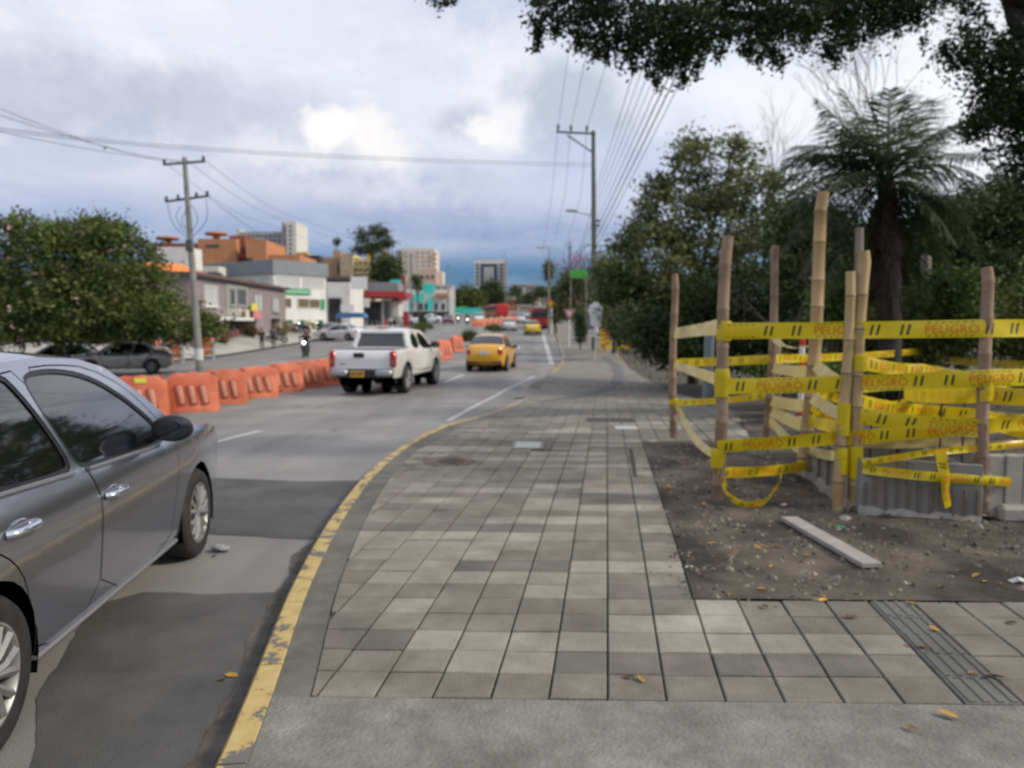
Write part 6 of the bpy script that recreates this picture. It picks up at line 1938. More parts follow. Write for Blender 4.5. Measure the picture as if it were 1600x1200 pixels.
quick('leafy_tree', 'dark tree beside the road left of the give way sign', ((870, 470, 9, 26, 0, 1), (866, 490, 8, 18, 0, .8)), 84, 1.0, 40, 30, .35, .22, 111, L_DARK, 868, 490, .15)
quick('leafy_tree', 'green trees on the hill behind the red bus', ((820, 470, 14, 9, 0, .8), (845, 458, 14, 10, 0, .8), (870, 462, 16, 12, 0, .8), (806, 456, 10, 7, 0, .5)), 250, 3, 34, 26, .9, .6, 113, L_DARK, 830, 476, .3)
# planting on the median and the far verge
for i, (u, v, ru, rv, Y, lb) in enumerate(((733, 522, 16, 9, 62, 'low green shrub on the median next to the lone orange barrier'), (771, 497, 14, 6, 90, 'low shrub on the median further up the road'), (662, 505, 14, 6, 98, 'yellow green shrub on the far verge'), (651, 517, 14, 5, 86, 'flat dark shrub on the far verge nearer than the yellow green one'), (660, 484, 7, 12, 112, 'spiky small palm on the far verge'))):
    g_ = at(u, v, Y); b_ = [(g_.x, Y, zr(g_.x, Y) + .15 + rv * Y / 1200 * .6, ru * Y / 1200, .8, rv * Y / 1200, 1)]
    tree('median_shrub', lb, b_, 50, 34, .16, .12, 120 + i, (L_OLIVE, L_OLIVE, L_BRIGHT, L_MID, L_DARK)[i], (g_.x, Y, zr(g_.x, Y)), (g_.x, Y, zr(g_.x, Y) + .4), .04, 4, cat='shrub')
for i, (u, v, ru, rv, Y, mm, lb) in enumerate(((350, 510, 9, 11, 57.5, 'pinkish', 'dusty pink flowering bush on the far pavement at the left end of the mauve house'), (393, 522, 10, 8, 63.5, 'rusty', 'rust coloured planter bush before the dark opening of the mauve house'), (446, 524, 7, 9, 70, 'straw', 'straw coloured bush beside the doorway of the mauve house'))):
    g_ = at(u, v, Y); z_ = zfs(g_.x, Y) if g_.x < left_edge(Y) else zr(g_.x, Y); k_ = Y / 1200
    m_ = leafmat(mm, *{'pinkish': ((.20, .09, .09), (.34, .17, .15)), 'rusty': ((.14, .055, .03), (.10, .12, .04)), 'straw': ((.28, .24, .14), (.40, .35, .22))}[mm])
    tree('planter_bush', lb, [(g_.x, Y, z_ + rv * k_ * 1.1, ru * k_, .5, rv * k_, 1)], 40, 30, .16, .11, 140 + i, m_, (g_.x, Y, z_), (g_.x, Y, z_ + .5), .04, 4, cat='bush')
# distant wooded ridge closing the view
rg_ = MB(); vs = []; rr = random.Random(2)
nxr = 80
for j, (y, h) in enumerate(((330, 0), (420, 9), (520, 17), (640, 20))):
    for i in range(nxr + 1):
        x = -380 + 760 * i / nxr; vs.append((x, y, zr(x, y) - .5 + h * (.55 + .5 * mnoise.noise(Vector((x * .012, y * .01, 3)))) * (1 if x < 80 else .8)))
rg_.add(vs, [(j * (nxr + 1) + i, j * (nxr + 1) + i + 1, (j + 1) * (nxr + 1) + i + 1, (j + 1) * (nxr + 1) + i) for j in range(3) for i in range(nxr)])
tag(rg_.build('hill', mat('hill_scrub', (.035, .055, .028), (.075, .095, .05), .05, .95, obj_coords=False, detail=10), None, True, 180), kind='structure')
# ================================================================== BAMBOO ENCLOSURE
M_BAMB = mat('bamboo_tan', (.30, .195, .085), (.54, .38, .19), 2.4, .65, rnd=.06, detail=12)
M_BAMB_B = mat('bamboo_brown', (.17, .11, .07), (.37, .255, .17), 2.6, .8, detail=12, bump=.5, bscale=30)
M_BAMB_G = mat('bamboo_grey', (.20, .165, .13), (.27, .23, .185), 3.5, .8, detail=7)
M_NODE = mat('bamboo_node', (.09, .065, .04), (.15, .11, .07), 6, .8)
POSTS = {}
def bamboo(key, ub, vb, ut, vt, rpx, m, label, Yf=None):
    B = ground(ub, vb, zw)
    if Yf: B = Vector((at(ub, vb, Yf).x, Yf, zw(at(ub, vb, Yf).x, Yf)))
    T = at(ut, vt, B.y)
    r = thing('bamboo_post', label, 'bamboo post', B, 0, 'bamboo posts of the taped enclosure')
    rad = rpx * B.y / 1200 / 2
    H = (T - B).length; k = max(3, int(H / .34)); pts = []; rr = []; rn = random.Random(int(ub * 3 + vb))
    nodes = []
    z = -.12
    while z < H:
        t = z / H; bend = rad * .35 * math.sin(t * 5 + ub)
        p = (T - B) * t + Vector((bend, 0, 0))
        if z > 0 and z < H - .1: 
            for dz, f in ((-.02, 1.0), (-.006, 1.10), (.006, 1.10), (.02, 1.0)):
                pts.append((T - B) * ((z + dz) / H) + Vector((bend, 0, 0))); rr.append(rad * f * (1.06 - .14 * t))
            nodes.append((p, rad * (1.06 - .14 * t)))
        else:
            pts.append(p); rr.append(rad * 1.06)
        z += rn.uniform(.26, .40)
    pts.append(T - B); rr.append(rad * .92)
    o = MB(); o.tube(pts, rr, 14); c = o.build('culm', m, r, True, 60)
    for p, q in nodes:
        if m is M_BAMB_B: continue
        nb = MB(); nb.lathe([(q * 1.11, -.005), (q * 1.125, 0), (q * 1.11, .005)], 14, 'z', p); nb.build('node_ring', M_NODE, c, True)
    POSTS[key] = (B, T, rad)
    return r
bamboo('p1', 1052, 684, 1054, 428, 11.5, M_BAMB_B, 'slim brown post at the left corner of the taped enclosure')
bamboo('p2', 1119, 782, 1138, 370, 19, M_BAMB_B, 'stout brown wooden post where the printed tapes start, front left of the enclosure')
bamboo('p3', 1199, 700, 1212, 384, 12.5, M_BAMB_B, 'slim brown post between the stout front post and the tallest bamboo')
bamboo('p3b', 1214, 660, 1216, 520, 11, M_BAMB_B, 'short brown post close behind the slim third post')
bamboo('p4', 1256, 742, 1287, 300, 19, M_BAMB, 'tallest golden bamboo post, ringed, rising above the trees')
bamboo('p5', 1311, 797, 1329, 424, 16, M_BAMB, 'tan bamboo post, the shorter and left one of the close pair')
bamboo('p6', 1334, 797, 1350, 392, 17.5, M_BAMB, 'tan bamboo post, the taller and right one of the close pair')
bamboo('p6b', 1340, 740, 1343, 356, 13, M_BAMB_G, 'grey post showing just above and behind the close pair of bamboos')
bamboo('p7', 1536, 810, 1541, 418, 18.5, M_BAMB_B, 'stout pale brown post at the right of the enclosure')
bamboo('p8', 1444, 640, 1448, 400, 15, M_BAMB_G, 'grey green post at the far corner of the enclosure')
bamboo('p9', 1740, 800, 1742, 420, 18, M_BAMB_B, 'post outside the right edge carrying the tape ends')
bamboo('p10', 1700, 640, 1700, 440, 13, M_BAMB_B, 'far post outside the right edge carrying the rear tapes')

M_TAPE = mat('tape_yellow', (.70, .53, .010), (.78, .62, .02), 3, .30, transl=.25, bump=.25, bscale=14)
M_TAPE_B = mat('tape_back', (.60, .47, .16), (.68, .56, .25), 4, .4, transl=.25)
M_PRED = mat('tape_print_red', (.64, .135, .008), rough=.5)
M_PBLK = mat('tape_print_black', (.025, .025, .012), rough=.5)
GV, GF = glyphs('PELIGRO', 1.0)
gx0 = min(v[0] for v in GV); gx1 = max(v[0] for v in GV); gy0 = min(v[1] for v in GV); gy1 = max(v[1] for v in GV)
tape_n = [0]
def tape(label, pts, w=.118, printed=True, pale=False, tilt=0.0, twist=0.0, sag=.012, phase=0.0, group='yellow warning tapes of the enclosure'):
    """plastic tape through the given points, printed on the side towards the pavement"""
    tape_n[0] += 1
    P = [Vector(p) for p in pts]; C = []
    for i in range(len(P) - 1):
        n_ = max(4, int((P[i + 1] - P[i]).length / .09))
        for k in range(n_):
            t = k / n_; q = P[i].lerp(P[i + 1], t); q.z -= sag * 4 * t * (1 - t) * (P[i + 1] - P[i]).length; C.append(q)
    C.append(P[-1])
    S_ = [0.0]
    for a, b_ in zip(C[:-1], C[1:]): S_.append(S_[-1] + (b_ - a).length)
    Lt = S_[-1]
    rr = random.Random(tape_n[0])
    ph = rr.uniform(0, 6)
    def frame(s):
        s = min(max(s, 0), Lt - 1e-6)
        k = int(np.searchsorted(S_, s, 'right')) - 1; k = min(k, len(C) - 2)
        f_ = (s - S_[k]) / (S_[k + 1] - S_[k]); p = C[k].lerp(C[k + 1], f_)
        tg = (C[min(k + 2, len(C) - 1)] - C[max(0, k - 1)]).normalized()
        up = Vector((0, 0, 1)); up = (up - tg * up.dot(tg))
        if up.length < .05: up = Vector((1, 0, 0)) - tg * tg.x
        up.normalize(); nr = tg.cross(up)
        if nr.y > 0: nr = -nr
        a = tilt + twist * math.sin(PI * s / Lt) + .10 * math.sin(s * 1.7 + ph)
        return p, up * math.cos(a) + nr * math.sin(a), nr * math.cos(a) - up * math.sin(a)
    def pos(s, t, off=0.0):
        p, u_, n_ = frame(s)
        curl = .012 * math.sin(s * 4.1 + ph) * (1 - (2 * t / w) ** 2) + .006 * math.sin(s * 11 + ph) + .003 * math.sin(s * 29 + 2 * ph)
        return p + u_ * t + n_ * (curl + off)
    nn = max(6, int(Lt / .05)); vs = []; nw = 4
    for i in range(nn + 1):
        for k in range(nw + 1): vs.append(pos(Lt * i / nn, -w / 2 + w * k / nw))
    mb = MB(); mb.add(vs, [(i * (nw + 1) + k, (i + 1) * (nw + 1) + k, (i + 1) * (nw + 1) + k + 1, i * (nw + 1) + k + 1) for i in range(nn) for k in range(nw)])
    o = mb.build('warning_tape', M_TAPE_B if pale else M_TAPE, None, True, 180)
    tag(o, label, 'warning tape', group)
    if printed:
        per = w * 5.9; red = MB(); blk = MB(); s0 = -per * phase
        hb = w * .50; sx = (w * 2.7) / (gx1 - gx0)
        rev = C[-1].x < C[0].x
        def S2(s): return (Lt - s) if rev else s
        while s0 < Lt:
            if s0 > 0 and s0 + w * 2.6 < Lt:
                vs = [pos(S2(s0 + (x - gx0) * sx), (y - (gy0 + gy1) / 2) / (gy1 - gy0) * hb, .0025) for x, y, z in GV]
                red.add(vs, GF)
            for dx in (2.98, 3.32, 4.58, 4.92):
                a = s0 + w * dx
                if 0 < a and a + w * .5 < Lt:
                    vs = []
                    for k in range(5):
                        t = -.30 + .60 * k / 4
                        for e in (0, .13): vs.append(pos(S2(a + w * (e + .22 * (t + .3))), t * w, .0025))
                    blk.add(vs, [(2 * k, 2 * k + 1, 2 * k + 3, 2 * k + 2) for k in range(4)])
            for k in range(7):
                a = s0 + w * (.10 + k * .36)
                for t in (-.40, .36):
                    if 0 < a and a + w * .2 < Lt: blk.add([pos(S2(a + e * w), (t + f) * w, .0025) for e, f in ((0, 0), (.2, 0), (.2, .045), (0, .045))], [(0, 1, 2, 3)])
            s0 += per
        if red.v: tag(red.build('lettering', M_PRED, o), kind='stuff')
        if blk.v: tag(blk.build('print_marks', M_PBLK, o), kind='stuff')
    return o
def knot(parent, key, v, h=.10):
    B, T, rad = POSTS[key]
    t = (at(B.x * 0 + 800, v, B.y).z - B.z) / (T.z - B.z); c = B.lerp(T, t)
    m_ = MB(); rn = random.Random(int(v))
    for k in range(3):
        z = (k - 1) * h * .3; m_.lathe([(rad * 1.10 + rn.uniform(0, .006), z - h * .32), (rad * 1.2 + rn.uniform(0, .008), z), (rad * 1.1 + rn.uniform(0, .006), z + h * .32)], 12, 'z', (c.x + rn.uniform(-.004, .004), c.y, c.z))
    m_.build('tape_wrap', M_TAPE, parent, True)
def on(key, v, du=0, dy=-.06):
    """where a tape meets a post"""
    B, T, rad = POSTS[key]
    z = at(800, v, B.y + dy).z; t = (z - B.z) / (T.z - B.z); c = B.lerp(T, t)
    return Vector((c.x + du * B.y / 1200, c.y + dy * (rad / .06), z))
GT = 'yellow warning tapes of the enclosure'
t = tape('uppermost printed tape across the front, from the stout left post past the right edge', [on('p2', 517, -4), on('p7', 513), on('p9', 511)], .140, phase=.1, sag=.002); knot(t, 'p2', 517, .14)
t = tape('second printed tape from the top across the front of the enclosure', [on('p2', 604, -4), on('p7', 591), on('p9', 583)], .136, phase=.62, sag=.004); knot(t, 'p2', 598, .2); knot(t, 'p7', 612, .12)
t = tape('third printed tape across the front, rising towards the right', [on('p2', 698, -4), on('p7', 666), on('p9', 645)], .122, phase=.7, sag=.004, tilt=.25); knot(t, 'p2', 715, .14)
t = tape('short printed tape low between the stout front post and the tallest bamboo', [on('p2', 739, -4), on('p4', 728)], .10, phase=.55, sag=.01); knot(t, 'p4', 727, .1)
t = tape('pale tape slanting up from the left corner post to the stout front post', [on('p1', 521), on('p2', 509)], .15, False, True, .2, sag=.0)
t = tape('pale tape from the left corner post down to the second wrap of the stout post', [on('p1', 570), on('p2', 596)], .11, False, True, .3, sag=.0)
t = tape('narrow twisted tape running down from the left corner post to the stout post foot', [on('p1', 632), on('p1', 640, 8), on('p2', 712)], .085, False, True, .2, .9, sag=.03); knot(t, 'p1', 627, .07); 
t = tape('loop of yellow tape hanging to the ground beside the stout front post', smooth_poly([tuple(on('p2', 748, 6)), tuple(at(1136, 775, 6.55)), tuple(at(1162, 792, 6.42)), tuple(at(1194, 786, 6.45)), tuple(at(1217, 760, 6.9)), tuple(at(1222, 732, 7.3))], 2), .07, True, sag=0, tilt=.25)
t = tape('rear printed tape from the left corner post to the far grey post', [on('p1', 567), on('p3', 561), on('p8', 547)], .115, phase=.3, sag=.004); knot(t, 'p8', 545, .16)
t = tape('narrow printed tape from the left corner post to the slim third post', [on('p1', 630), on('p3', 617)], .085, phase=.2, sag=.012)
t = tape('rear tape from the far grey post to the right, pale on its upper edge', [on('p8', 560), on('p10', 572)], .15, True, False, .1, phase=.4, sag=.01)
t = tape('twisted pale tape high between the slim third post and the tallest bamboo', [on('p3', 527), at(1225, 541, 9.4), on('p4', 536)], .08, False, True, .5, 1.2, sag=.02)
t = tape('pale tape level between the third post and the tallest bamboo', [on('p3', 574), on('p4', 580)], .13, False, True, .15, sag=.01)
t = tape('pale tape slanting steeply from the tallest bamboo to the close pair', [on('p4', 568), on('p5', 606)], .12, False, True, .35, .4, sag=.01); knot(t, 'p6', 566, .12)
t = tape('printed tape from the close pair of bamboos to the far right', [on('p6', 566), at(1440, 577, 8.2), on('p10', 590)], .12, phase=.2, sag=.01)
t = tape('pale tape under the second front tape, from third post to tallest bamboo', [on('p3', 625), on('p4', 634)], .14, False, True, .2, sag=.01)
t = tape('second steep pale tape from the tallest bamboo down to the close pair', [on('p4', 620), on('p5', 650)], .12, False, True, .5, .5, sag=.01)
t = tape('pale tape slanting from the slim third post to the lower tallest bamboo', [on('p3', 640), on('p4', 668)], .14, False, True, .3, sag=.01)
t = tape('lowest pale tape slanting down from the third post across the bed', [on('p3', 655), at(1262, 712, 8.2)], .10, False, True, .3, .3, sag=.02)
t = tape('printed tape from the tallest bamboo to the close pair at knee height', [on('p4', 656), on('p5', 668)], .12, phase=.3, sag=.01); knot(t, 'p5', 655, .22)
t = tape('wide printed tape sagging behind the third front tape to the right post', [on('p6', 650), on('p7', 672)], .135, phase=.35, sag=.01)
t = tape('printed tape at mid height behind the second front tape, right of the close pair', [on('p6', 628), at(1440, 640, 7.8), at(1530, 648, 7.4), on('p10', 640)], .12, phase=.5, sag=.01)
t = tape('printed tape just under the second front tape towards the right post', [at(1415, 616, 7.8), on('p7', 616, dy=.1), on('p9', 624)], .14, phase=.25, sag=.008)
t = tape('tape fanning down to the right from the right post', [on('p7', 655), at(1600, 672, 6.6), on('p9', 672)], .14, phase=.1, sag=.01)
t = tape('thin printed tape low on the pit boards, rising from the close pair rightwards', [on('p6', 724, dy=-.16), at(1450, 707, 6.0), on('p9', 676)], .055, phase=.4, sag=.006)
t = tape('thin printed tape lowest on the pit boards, sloping down from the close pair', [on('p6', 734, dy=-.16), at(1440, 743, 6.02), on('p7', 752, dy=-.14), on('p9', 764)], .075, phase=.65, sag=.008); knot(t, 'p6', 722, .22); knot(t, 'p5', 720, .18)
t = tape('pale tape from the tallest bamboo down to the low knot on the close pair', [on('p4', 702), on('p5', 714)], .09, False, True, .3, sag=.01)
t = tape('loose tail of tape hanging down over the pit boards', [at(1470, 706, 5.99), at(1476, 745, 5.97), at(1482, 792, 6.0)], .08, True, sag=0, tilt=0, phase=.6)

t = tape('crumpled tape crossing behind the close pair towards the far grey post', [on('p4', 606), at(1330, 628, 8.4), on('p8', 604)], .10, True, tilt=.3, phase=.2, sag=.02)
t = tape('rear tape low between the slim third post and the far grey post', [on('p3', 596), at(1330, 607, 9.6), on('p8', 588)], .10, True, phase=.5, sag=.01)
t = tape('bundle of loose tape slung between the tallest bamboo and the right post', [on('p4', 640), at(1340, 662, 7.6), at(1450, 655, 7.4), on('p7', 640)], .09, True, tilt=.5, twist=.7, phase=.3, sag=.02)
t = tape('pale folded tape from the close pair back to the far right', [on('p6', 690), at(1460, 690, 7.4), on('p10', 655)], .09, False, True, .2, .5, sag=.015)
t = tape('printed tape slanting from the right post to the far right rear post', [on('p7', 600, dy=.1), on('p10', 618)], .11, True, phase=.6, sag=.01)

# ================================================================== INSPECTION PIT WITH ITS SHUTTERING
M_BOARD = mat('shutter_board', (.20, .19, .168), (.29, .275, .243), 1.2, .85, rnd=.05, detail=7)
M_ROD = mat('rusty_rod', (.16, .13, .10), (.24, .20, .16), 9, .7, .3)
M_ROD_D = mat('rebar_dark', (.03, .026, .022), rough=.7)
M_FOOT = mat('footing_concrete', (.22, .20, .17), (.33, .31, .27), 4, .9, bump=.6, bscale=25)
pit = thing('inspection_pit', 'square pit shuttered with grey boards and steel rods, its footing rough concrete', 'pit')
A = ground(1340, 800, zw); B = ground(1532, 815, zw); C_ = ground(1262, 742, zw)
A = Vector((A.x, A.y, zw(A.x, A.y))); B.z = A.z; C_.z = A.z; D_ = C_ + (B - A)
def wall_side(P0, P1, hgt, nb, m, rods, inward):
    d = (P1 - P0); L_ = d.length; d.normalize(); nrm_ = Vector((d.y, -d.x, 0)) * inward; ang = math.atan2(d.y, d.x); rb = random.Random(nb)
    for i in range(nb):
        a = (i + .5) * L_ / nb; p = P0 + d * a - nrm_ * rb.uniform(.0, .003)
        o = MB(); h_ = hgt + rb.uniform(-.004, .004); o.box((p.x, p.y, P0.z + h_ / 2 - .1), (L_ / nb - .002, .03, h_ + .2), ang, .004); o.build('shutter_board', m, pit)
    for i in range(rods):
        a = (i + .6) * L_ / rods; p = P0 + d * a + nrm_ * .035
        o = MB(); h_ = rb.choice((.26, .30, .36, .46))
        o.tube([(p.x, p.y, P0.z - .05), (p.x + rb.uniform(-.01, .01), p.y, P0.z + h_)], .013, 6); o.build('steel_rod', M_ROD, pit, True)
    f = MB(); n_ = 14; vs = []
    for i in range(n_ + 1):
        p = P0 + d * (L_ * i / n_) ; w_ = .075 + rb.uniform(-.02, .03); hh = .055 + rb.uniform(-.02, .02)
        for (o_, z_) in ((-.02, -.06), (-.02, hh), (w_ * .6, hh + rb.uniform(-.01, .01)), (w_, .0), (w_, -.06)): q = p + nrm_ * o_; vs.append((q.x, q.y, P0.z + z_))
    f.add(vs, [(i * 5 + k, (i + 1) * 5 + k, (i + 1) * 5 + k + 1, i * 5 + k + 1) for i in range(n_) for k in range(4)])
    f.build('footing', M_FOOT, pit, True, 50)
wall_side(A, B, .46, 3, M_BOARD, 11, 1)
wall_side(C_, A, .42, 5, M_BOARD, 5, 1)
wall_side(D_, B, .40, 5, M_BOARD, 0, -1)
wall_side(C_, D_, .40, 9, M_BOARD, 0, -1)
fl_ = MB(); fl_.add([tuple(A + Vector((.05, .05, .06))), tuple(B + Vector((-.05, .05, .06))), tuple(D_ + Vector((-.05, -.05, .06))), tuple(C_ + Vector((.05, -.05, .06)))], [(0, 1, 2, 3)]); fl_.build('pit_floor', M_SOIL, pit)
for i, (u, v0, dY) in enumerate(((1362, 640, 7.6), (1406, 600, 7.7), (1421, 596, 8.0), (1472, 612, 7.4), (1508, 606, 7.6), (1330, 600, 8.2), (1305, 600, 8.6), (1290, 612, 8.4), (1318, 590, 8.5))):
    p = at(u, v0, dY); o = MB(); o.tube([(p.x, dY, A.z - .05), (p.x, dY, p.z)], .011, 6); o.build('rebar', M_ROD_D, pit, True)
blk = thing('concrete_block', 'pale ribbed concrete slab lying against the right hand post of the enclosure', 'concrete slab')
p0 = ground(1548, 812, zw)
for i in range(9):
    o = MB(); o.box((p0.x + .03 + i * .135, p0.y + .05 - i * .012, p0.z + .27), (.131, .10 + (i % 2) * .012, .50), -.05, .008); o.build('slab_rib', mat('slab_concrete', (.28, .265, .225), (.36, .34, .295), 4, .9, bump=.3), blk)
o = MB(); o.box((p0.x + .70, p0.y - .05, p0.z + .06), (1.35, .16, .14), -.05, .03); o.build('footing', M_FOOT, blk)
# plank on the soil
pl = thing('wooden_plank', 'pale grey wooden plank lying on the bare soil', 'plank')
a = ground(1232, 815, zd); b_ = ground(1362, 890, zd)
d = (b_ - a); ang = math.atan2(d.y, d.x)
o = MB(); o.box(((a.x + b_.x) / 2, (a.y + b_.y) / 2, (a.z + b_.z) / 2 + .026), (d.length, .135, .035), ang, .005)
o.build('board', mat('weathered_wood', (.26, .235, .215), (.36, .33, .30), 6, .85, bump=.3, bscale=30), pl)
# red and white delineator in the bed
dl = thing('delineator_post', 'red and white striped marker post standing among the rear tapes', 'marker post')
B0 = ground(1250, 668, zw); Tz = at(1246, 522, B0.y).z; k = 8
for i in range(k):
    o = MB(); z0 = B0.z + (Tz - B0.z) * i / k; z1 = B0.z + (Tz - B0.z) * (i + 1) / k; o.tube([(B0.x, B0.y, z0), (B0.x, B0.y, z1)], .045, 12); o.build('band', mat('marker_red', (.6, .03, .02), rough=.45) if i % 2 else mat('marker_white', (.68, .68, .66), rough=.45), dl, True, 60)
gp = thing('pipe_post', 'blue grey pipe post in the shrubbery behind the stout post', 'post'); p = at(1105, 600, 16.5)
o = MB(); o.tube([(p.x, 16.5, zsoil(p.x, 16.5)), (p.x + .04, 16.5, at(1105, 505, 16.5).z)], .11, 10); o.build('pipe', mat('pipe_blue_grey', (.16, .19, .21), rough=.6), gp, True)
wl_ = thing('white_sack', 'pale sack lying under the shrubs beside the left corner post', 'sack'); p = ground(1012, 558, zsoil)
o = MB(); o.ball((p.x, p.y, p.z + .22), (.36, .25, .30), 12, 8); o.build('sack_body', mat('sack_white', (.42, .42, .38), (.55, .54, .49), 5, .9), wl_, True)

# ================================================================== SMALL THINGS ON THE PAVING
def cover(label, u, v, w, d, m, nm='access_cover', cat='access cover', frame=True, dz=.006):
    p = ground(u, v, zw); r = thing(nm, label, cat, (p.x, p.y, zw(p.x, p.y)), R(-4))
    o = MB(); o.box((0, 0, dz), (w, d, .016), 0, .004); o.build('lid', m, r)
    if frame:
        f = MB()
        for sg in (-1, 1): f.box((sg * (w / 2 + .02), 0, dz - .002), (.035, d + .08, .014)); f.box((0, sg * (d / 2 + .02), dz - .002), (w, .035, .014))
        f.build('frame', M_FOOT, r)
    return r
cover('pale square cover plate set in the paving to the left of the dark grating', 825, 696, .34, .50, mat('cover_pale', (.40, .42, .40), (.48, .50, .47), 5, .7))
cover('pale narrow cover plate just in front of the dark grating', 978, 669, .36, .34, mat('cover_pale', (.40, .42, .40), (.48, .50, .47), 5, .7), frame=False)
gr_ = cover('long dark grating let into the paving beside the enclosure', 955, 657, .86, .56, mat('grating_dark', (.045, .04, .037), (.09, .08, .072), 6, .8), 'drain_grating', 'drain grating', True, .004)
o = MB()
for i in range(8): o.box((-.38 + i * .108, 0, .016), (.035, .52, .014))
o.build('bar', mat('grating_bar', (.08, .072, .066), rough=.7), gr_)
for (u, lb) in ((921, 'dark square inset at the left end of the grating'), (1000, 'grey square inset at the right end of the grating')):
    cover(lb, u, 657, .20, .5, mat('inset_grey', (.14, .145, .15), (.18, .185, .19), 6, .8), 'paving_inset', 'paving inset', False, .003)
hole = thing('drain_hole', 'muddy brown broken hole in the paving near the yellow kerb', 'hole', (0, 0, 0))
p = ground(703, 721, zw)
vs = [(p.x, p.y, zw(p.x, p.y) + .006)]; rr = random.Random(6)
for i in range(18):
    a_ = 2 * PI * i / 18; vs.append((p.x + .30 * math.cos(a_) * rr.uniform(.75, 1.15), p.y + .36 * math.sin(a_) * rr.uniform(.75, 1.15), zw(p.x, p.y) + .0065))
o = MB(); o.add(vs, [(0, 1 + i, 1 + (i + 1) % 18) for i in range(18)]); o.build('muddy_rim', mat('brown_mud', (.075, .058, .04), (.15, .125, .095), 5, .95), hole, True, 180)
vs = [(p.x + .02, p.y - .02, zw(p.x, p.y) + .009)]
for i in range(14):
    a_ = 2 * PI * i / 14; vs.append((p.x + .02 + .15 * math.cos(a_) * rr.uniform(.8, 1.2), p.y - .02 + .20 * math.sin(a_) * rr.uniform(.8, 1.2), zw(p.x, p.y) + .010))
o = MB(); o.add(vs, [(0, 1 + i, 1 + (i + 1) % 14) for i in range(14)]); o.build('mud', mat('dark_mud', (.03, .024, .018), (.06, .048, .036), 8, .95), hole, True, 180)
strip_sheet('dirt_patch', gpoly([(826, 604), (838, 596), (870, 596), (880, 604), (850, 612)], zw), zw, mat('dirt_brown', (.13, .11, .085), (.2, .175, .14), 2, .95, obj_coords=False), .006, step=.3)
strip_sheet('paving_crack', gpoly([(983, 702), (988, 702), (992, 720), (995, 745), (990, 745), (985, 722)], zw), zw, mat('crack_dark', (.04, .034, .028), (.07, .06, .05), 8, .95, obj_coords=False), .007, step=.08)
M_LEAFY = mat('fallen_leaf_yellow', (.38, .23, .035), (.30, .16, .03), 20, .7, rnd=.4)
M_LEAFB = mat('fallen_leaf_brown', (.12, .065, .03), (.20, .11, .05), 20, .8, rnd=.4)
def leaf_mesh(m):
    o = MB(); pts = [(-.03, 0, .004), (-.012, .012, .009), (.012, .013, .012), (.032, 0, .008), (.012, -.013, .010), (-.012, -.012, .006), (0, 0, .003)]
    o.add(pts, [(0, 1, 6), (1, 2, 6), (2, 3, 6), (3, 4, 6), (4, 5, 6), (5, 0, 6)]); return o.mesh('fallen_leaf', m)
LM = [leaf_mesh(M_LEAFY), leaf_mesh(M_LEAFB)]
rl = random.Random(19)
spots_ = [(1520, 1054, 0), (1482, 1120, 0), (1423, 1140, 0), (1330, 966, 1), (1460, 985, 0), (1002, 1064, 0), (982, 1060, 1), (1140, 932, 0), (1285, 940, 0), (1425, 945, 0), (1184, 858, 0), (1215, 856, 0), (1260, 870, 0), (1112, 852, 0), (1540, 912, 0), (1525, 902, 0), (1190, 924, 0), (1100, 790, 0), (1048, 765, 0), (1045, 760, 0), (1030, 700, 0), (1420, 1010, 1), (1558, 1060, 1), (1445, 1015, 1), (345, 1065, 1), (362, 1058, 0), (335, 870, 1), (1060, 840, 1), (1580, 975, 1), (1195, 950, 1)]
for i in range(46): spots_.append((rl.uniform(1030, 1600), rl.uniform(700, 945), rl.choice((0, 1, 1))))
ri = 0
for (u, v, k) in spots_:
    f_ = zw if u > 440 else zr
    p = ground(u, v, f_)
    if p.x > 13: continue
    o = bpy.data.objects.new('fallen_leaf', LM[k]); COL.objects.link(o)
    onsoil = in_poly((p.x, p.y), DIRT)
    s_ = rl.uniform(.8, 1.4) if ri < 30 else rl.uniform(.5, 1.0)
    o.scale = (s_, s_, s_)
    o.location = (p.x, p.y, (zd(p.x, p.y) if onsoil else (zw(p.x, p.y) if u > 440 else zr(p.x, p.y))) + .004)
    o.rotation_euler = (rl.uniform(-.2, .2), rl.uniform(-.2, .2), rl.uniform(0, 6.28))
    where = 'bare soil' if onsoil else ('paving' if u > 440 else 'road by the kerb')
    tag(o, 'small fallen %s leaf lying on the %s' % (('yellow', 'brown')[k], where), 'fallen leaf', 'fallen leaves on the soil and paving'); ri += 1
def scrap(label, u, v, m, s):
    p = ground(u, v, zd); o = MB(); rr = random.Random(int(u)); n_ = 7
    pts = [(s * math.cos(6.28 * i / n_) * rr.uniform(.6, 1.2), s * .6 * math.sin(6.28 * i / n_) * rr.uniform(.6, 1.2), rr.uniform(.0, .5) * s) for i in range(n_)] + [(0, 0, s * .6)]
    o.add(pts, [(i, (i + 1) % n_, n_) for i in range(n_)]); ob = o.build('litter_scrap', m, None, loc=(p.x, p.y, zd(p.x, p.y))); tag(ob, label, 'litter')
scrap('pink and white crumpled wrapper on the soil beside the pit', 1226, 791, mat('litter_pink', (.55, .25, .28), (.6, .5, .5), 30, .5), .05)
scrap('small green plastic scrap on the soil in front of the pit', 1312, 826, mat('litter_green', (.02, .22, .10), rough=.5), .05)
scrap('small white stone on the soil at the paving edge', 1078, 888, mat('litter_white', (.5, .5, .48), rough=.8), .035)
scrap('pale paper scrap lying on the soil at the far right edge', 1590, 910, mat('litter_white', (.5, .5, .48), rough=.8), .06)
scrap('pale rubble lump beside the foot of the close pair of bamboos', 1322, 812, M_FOOT, .06)
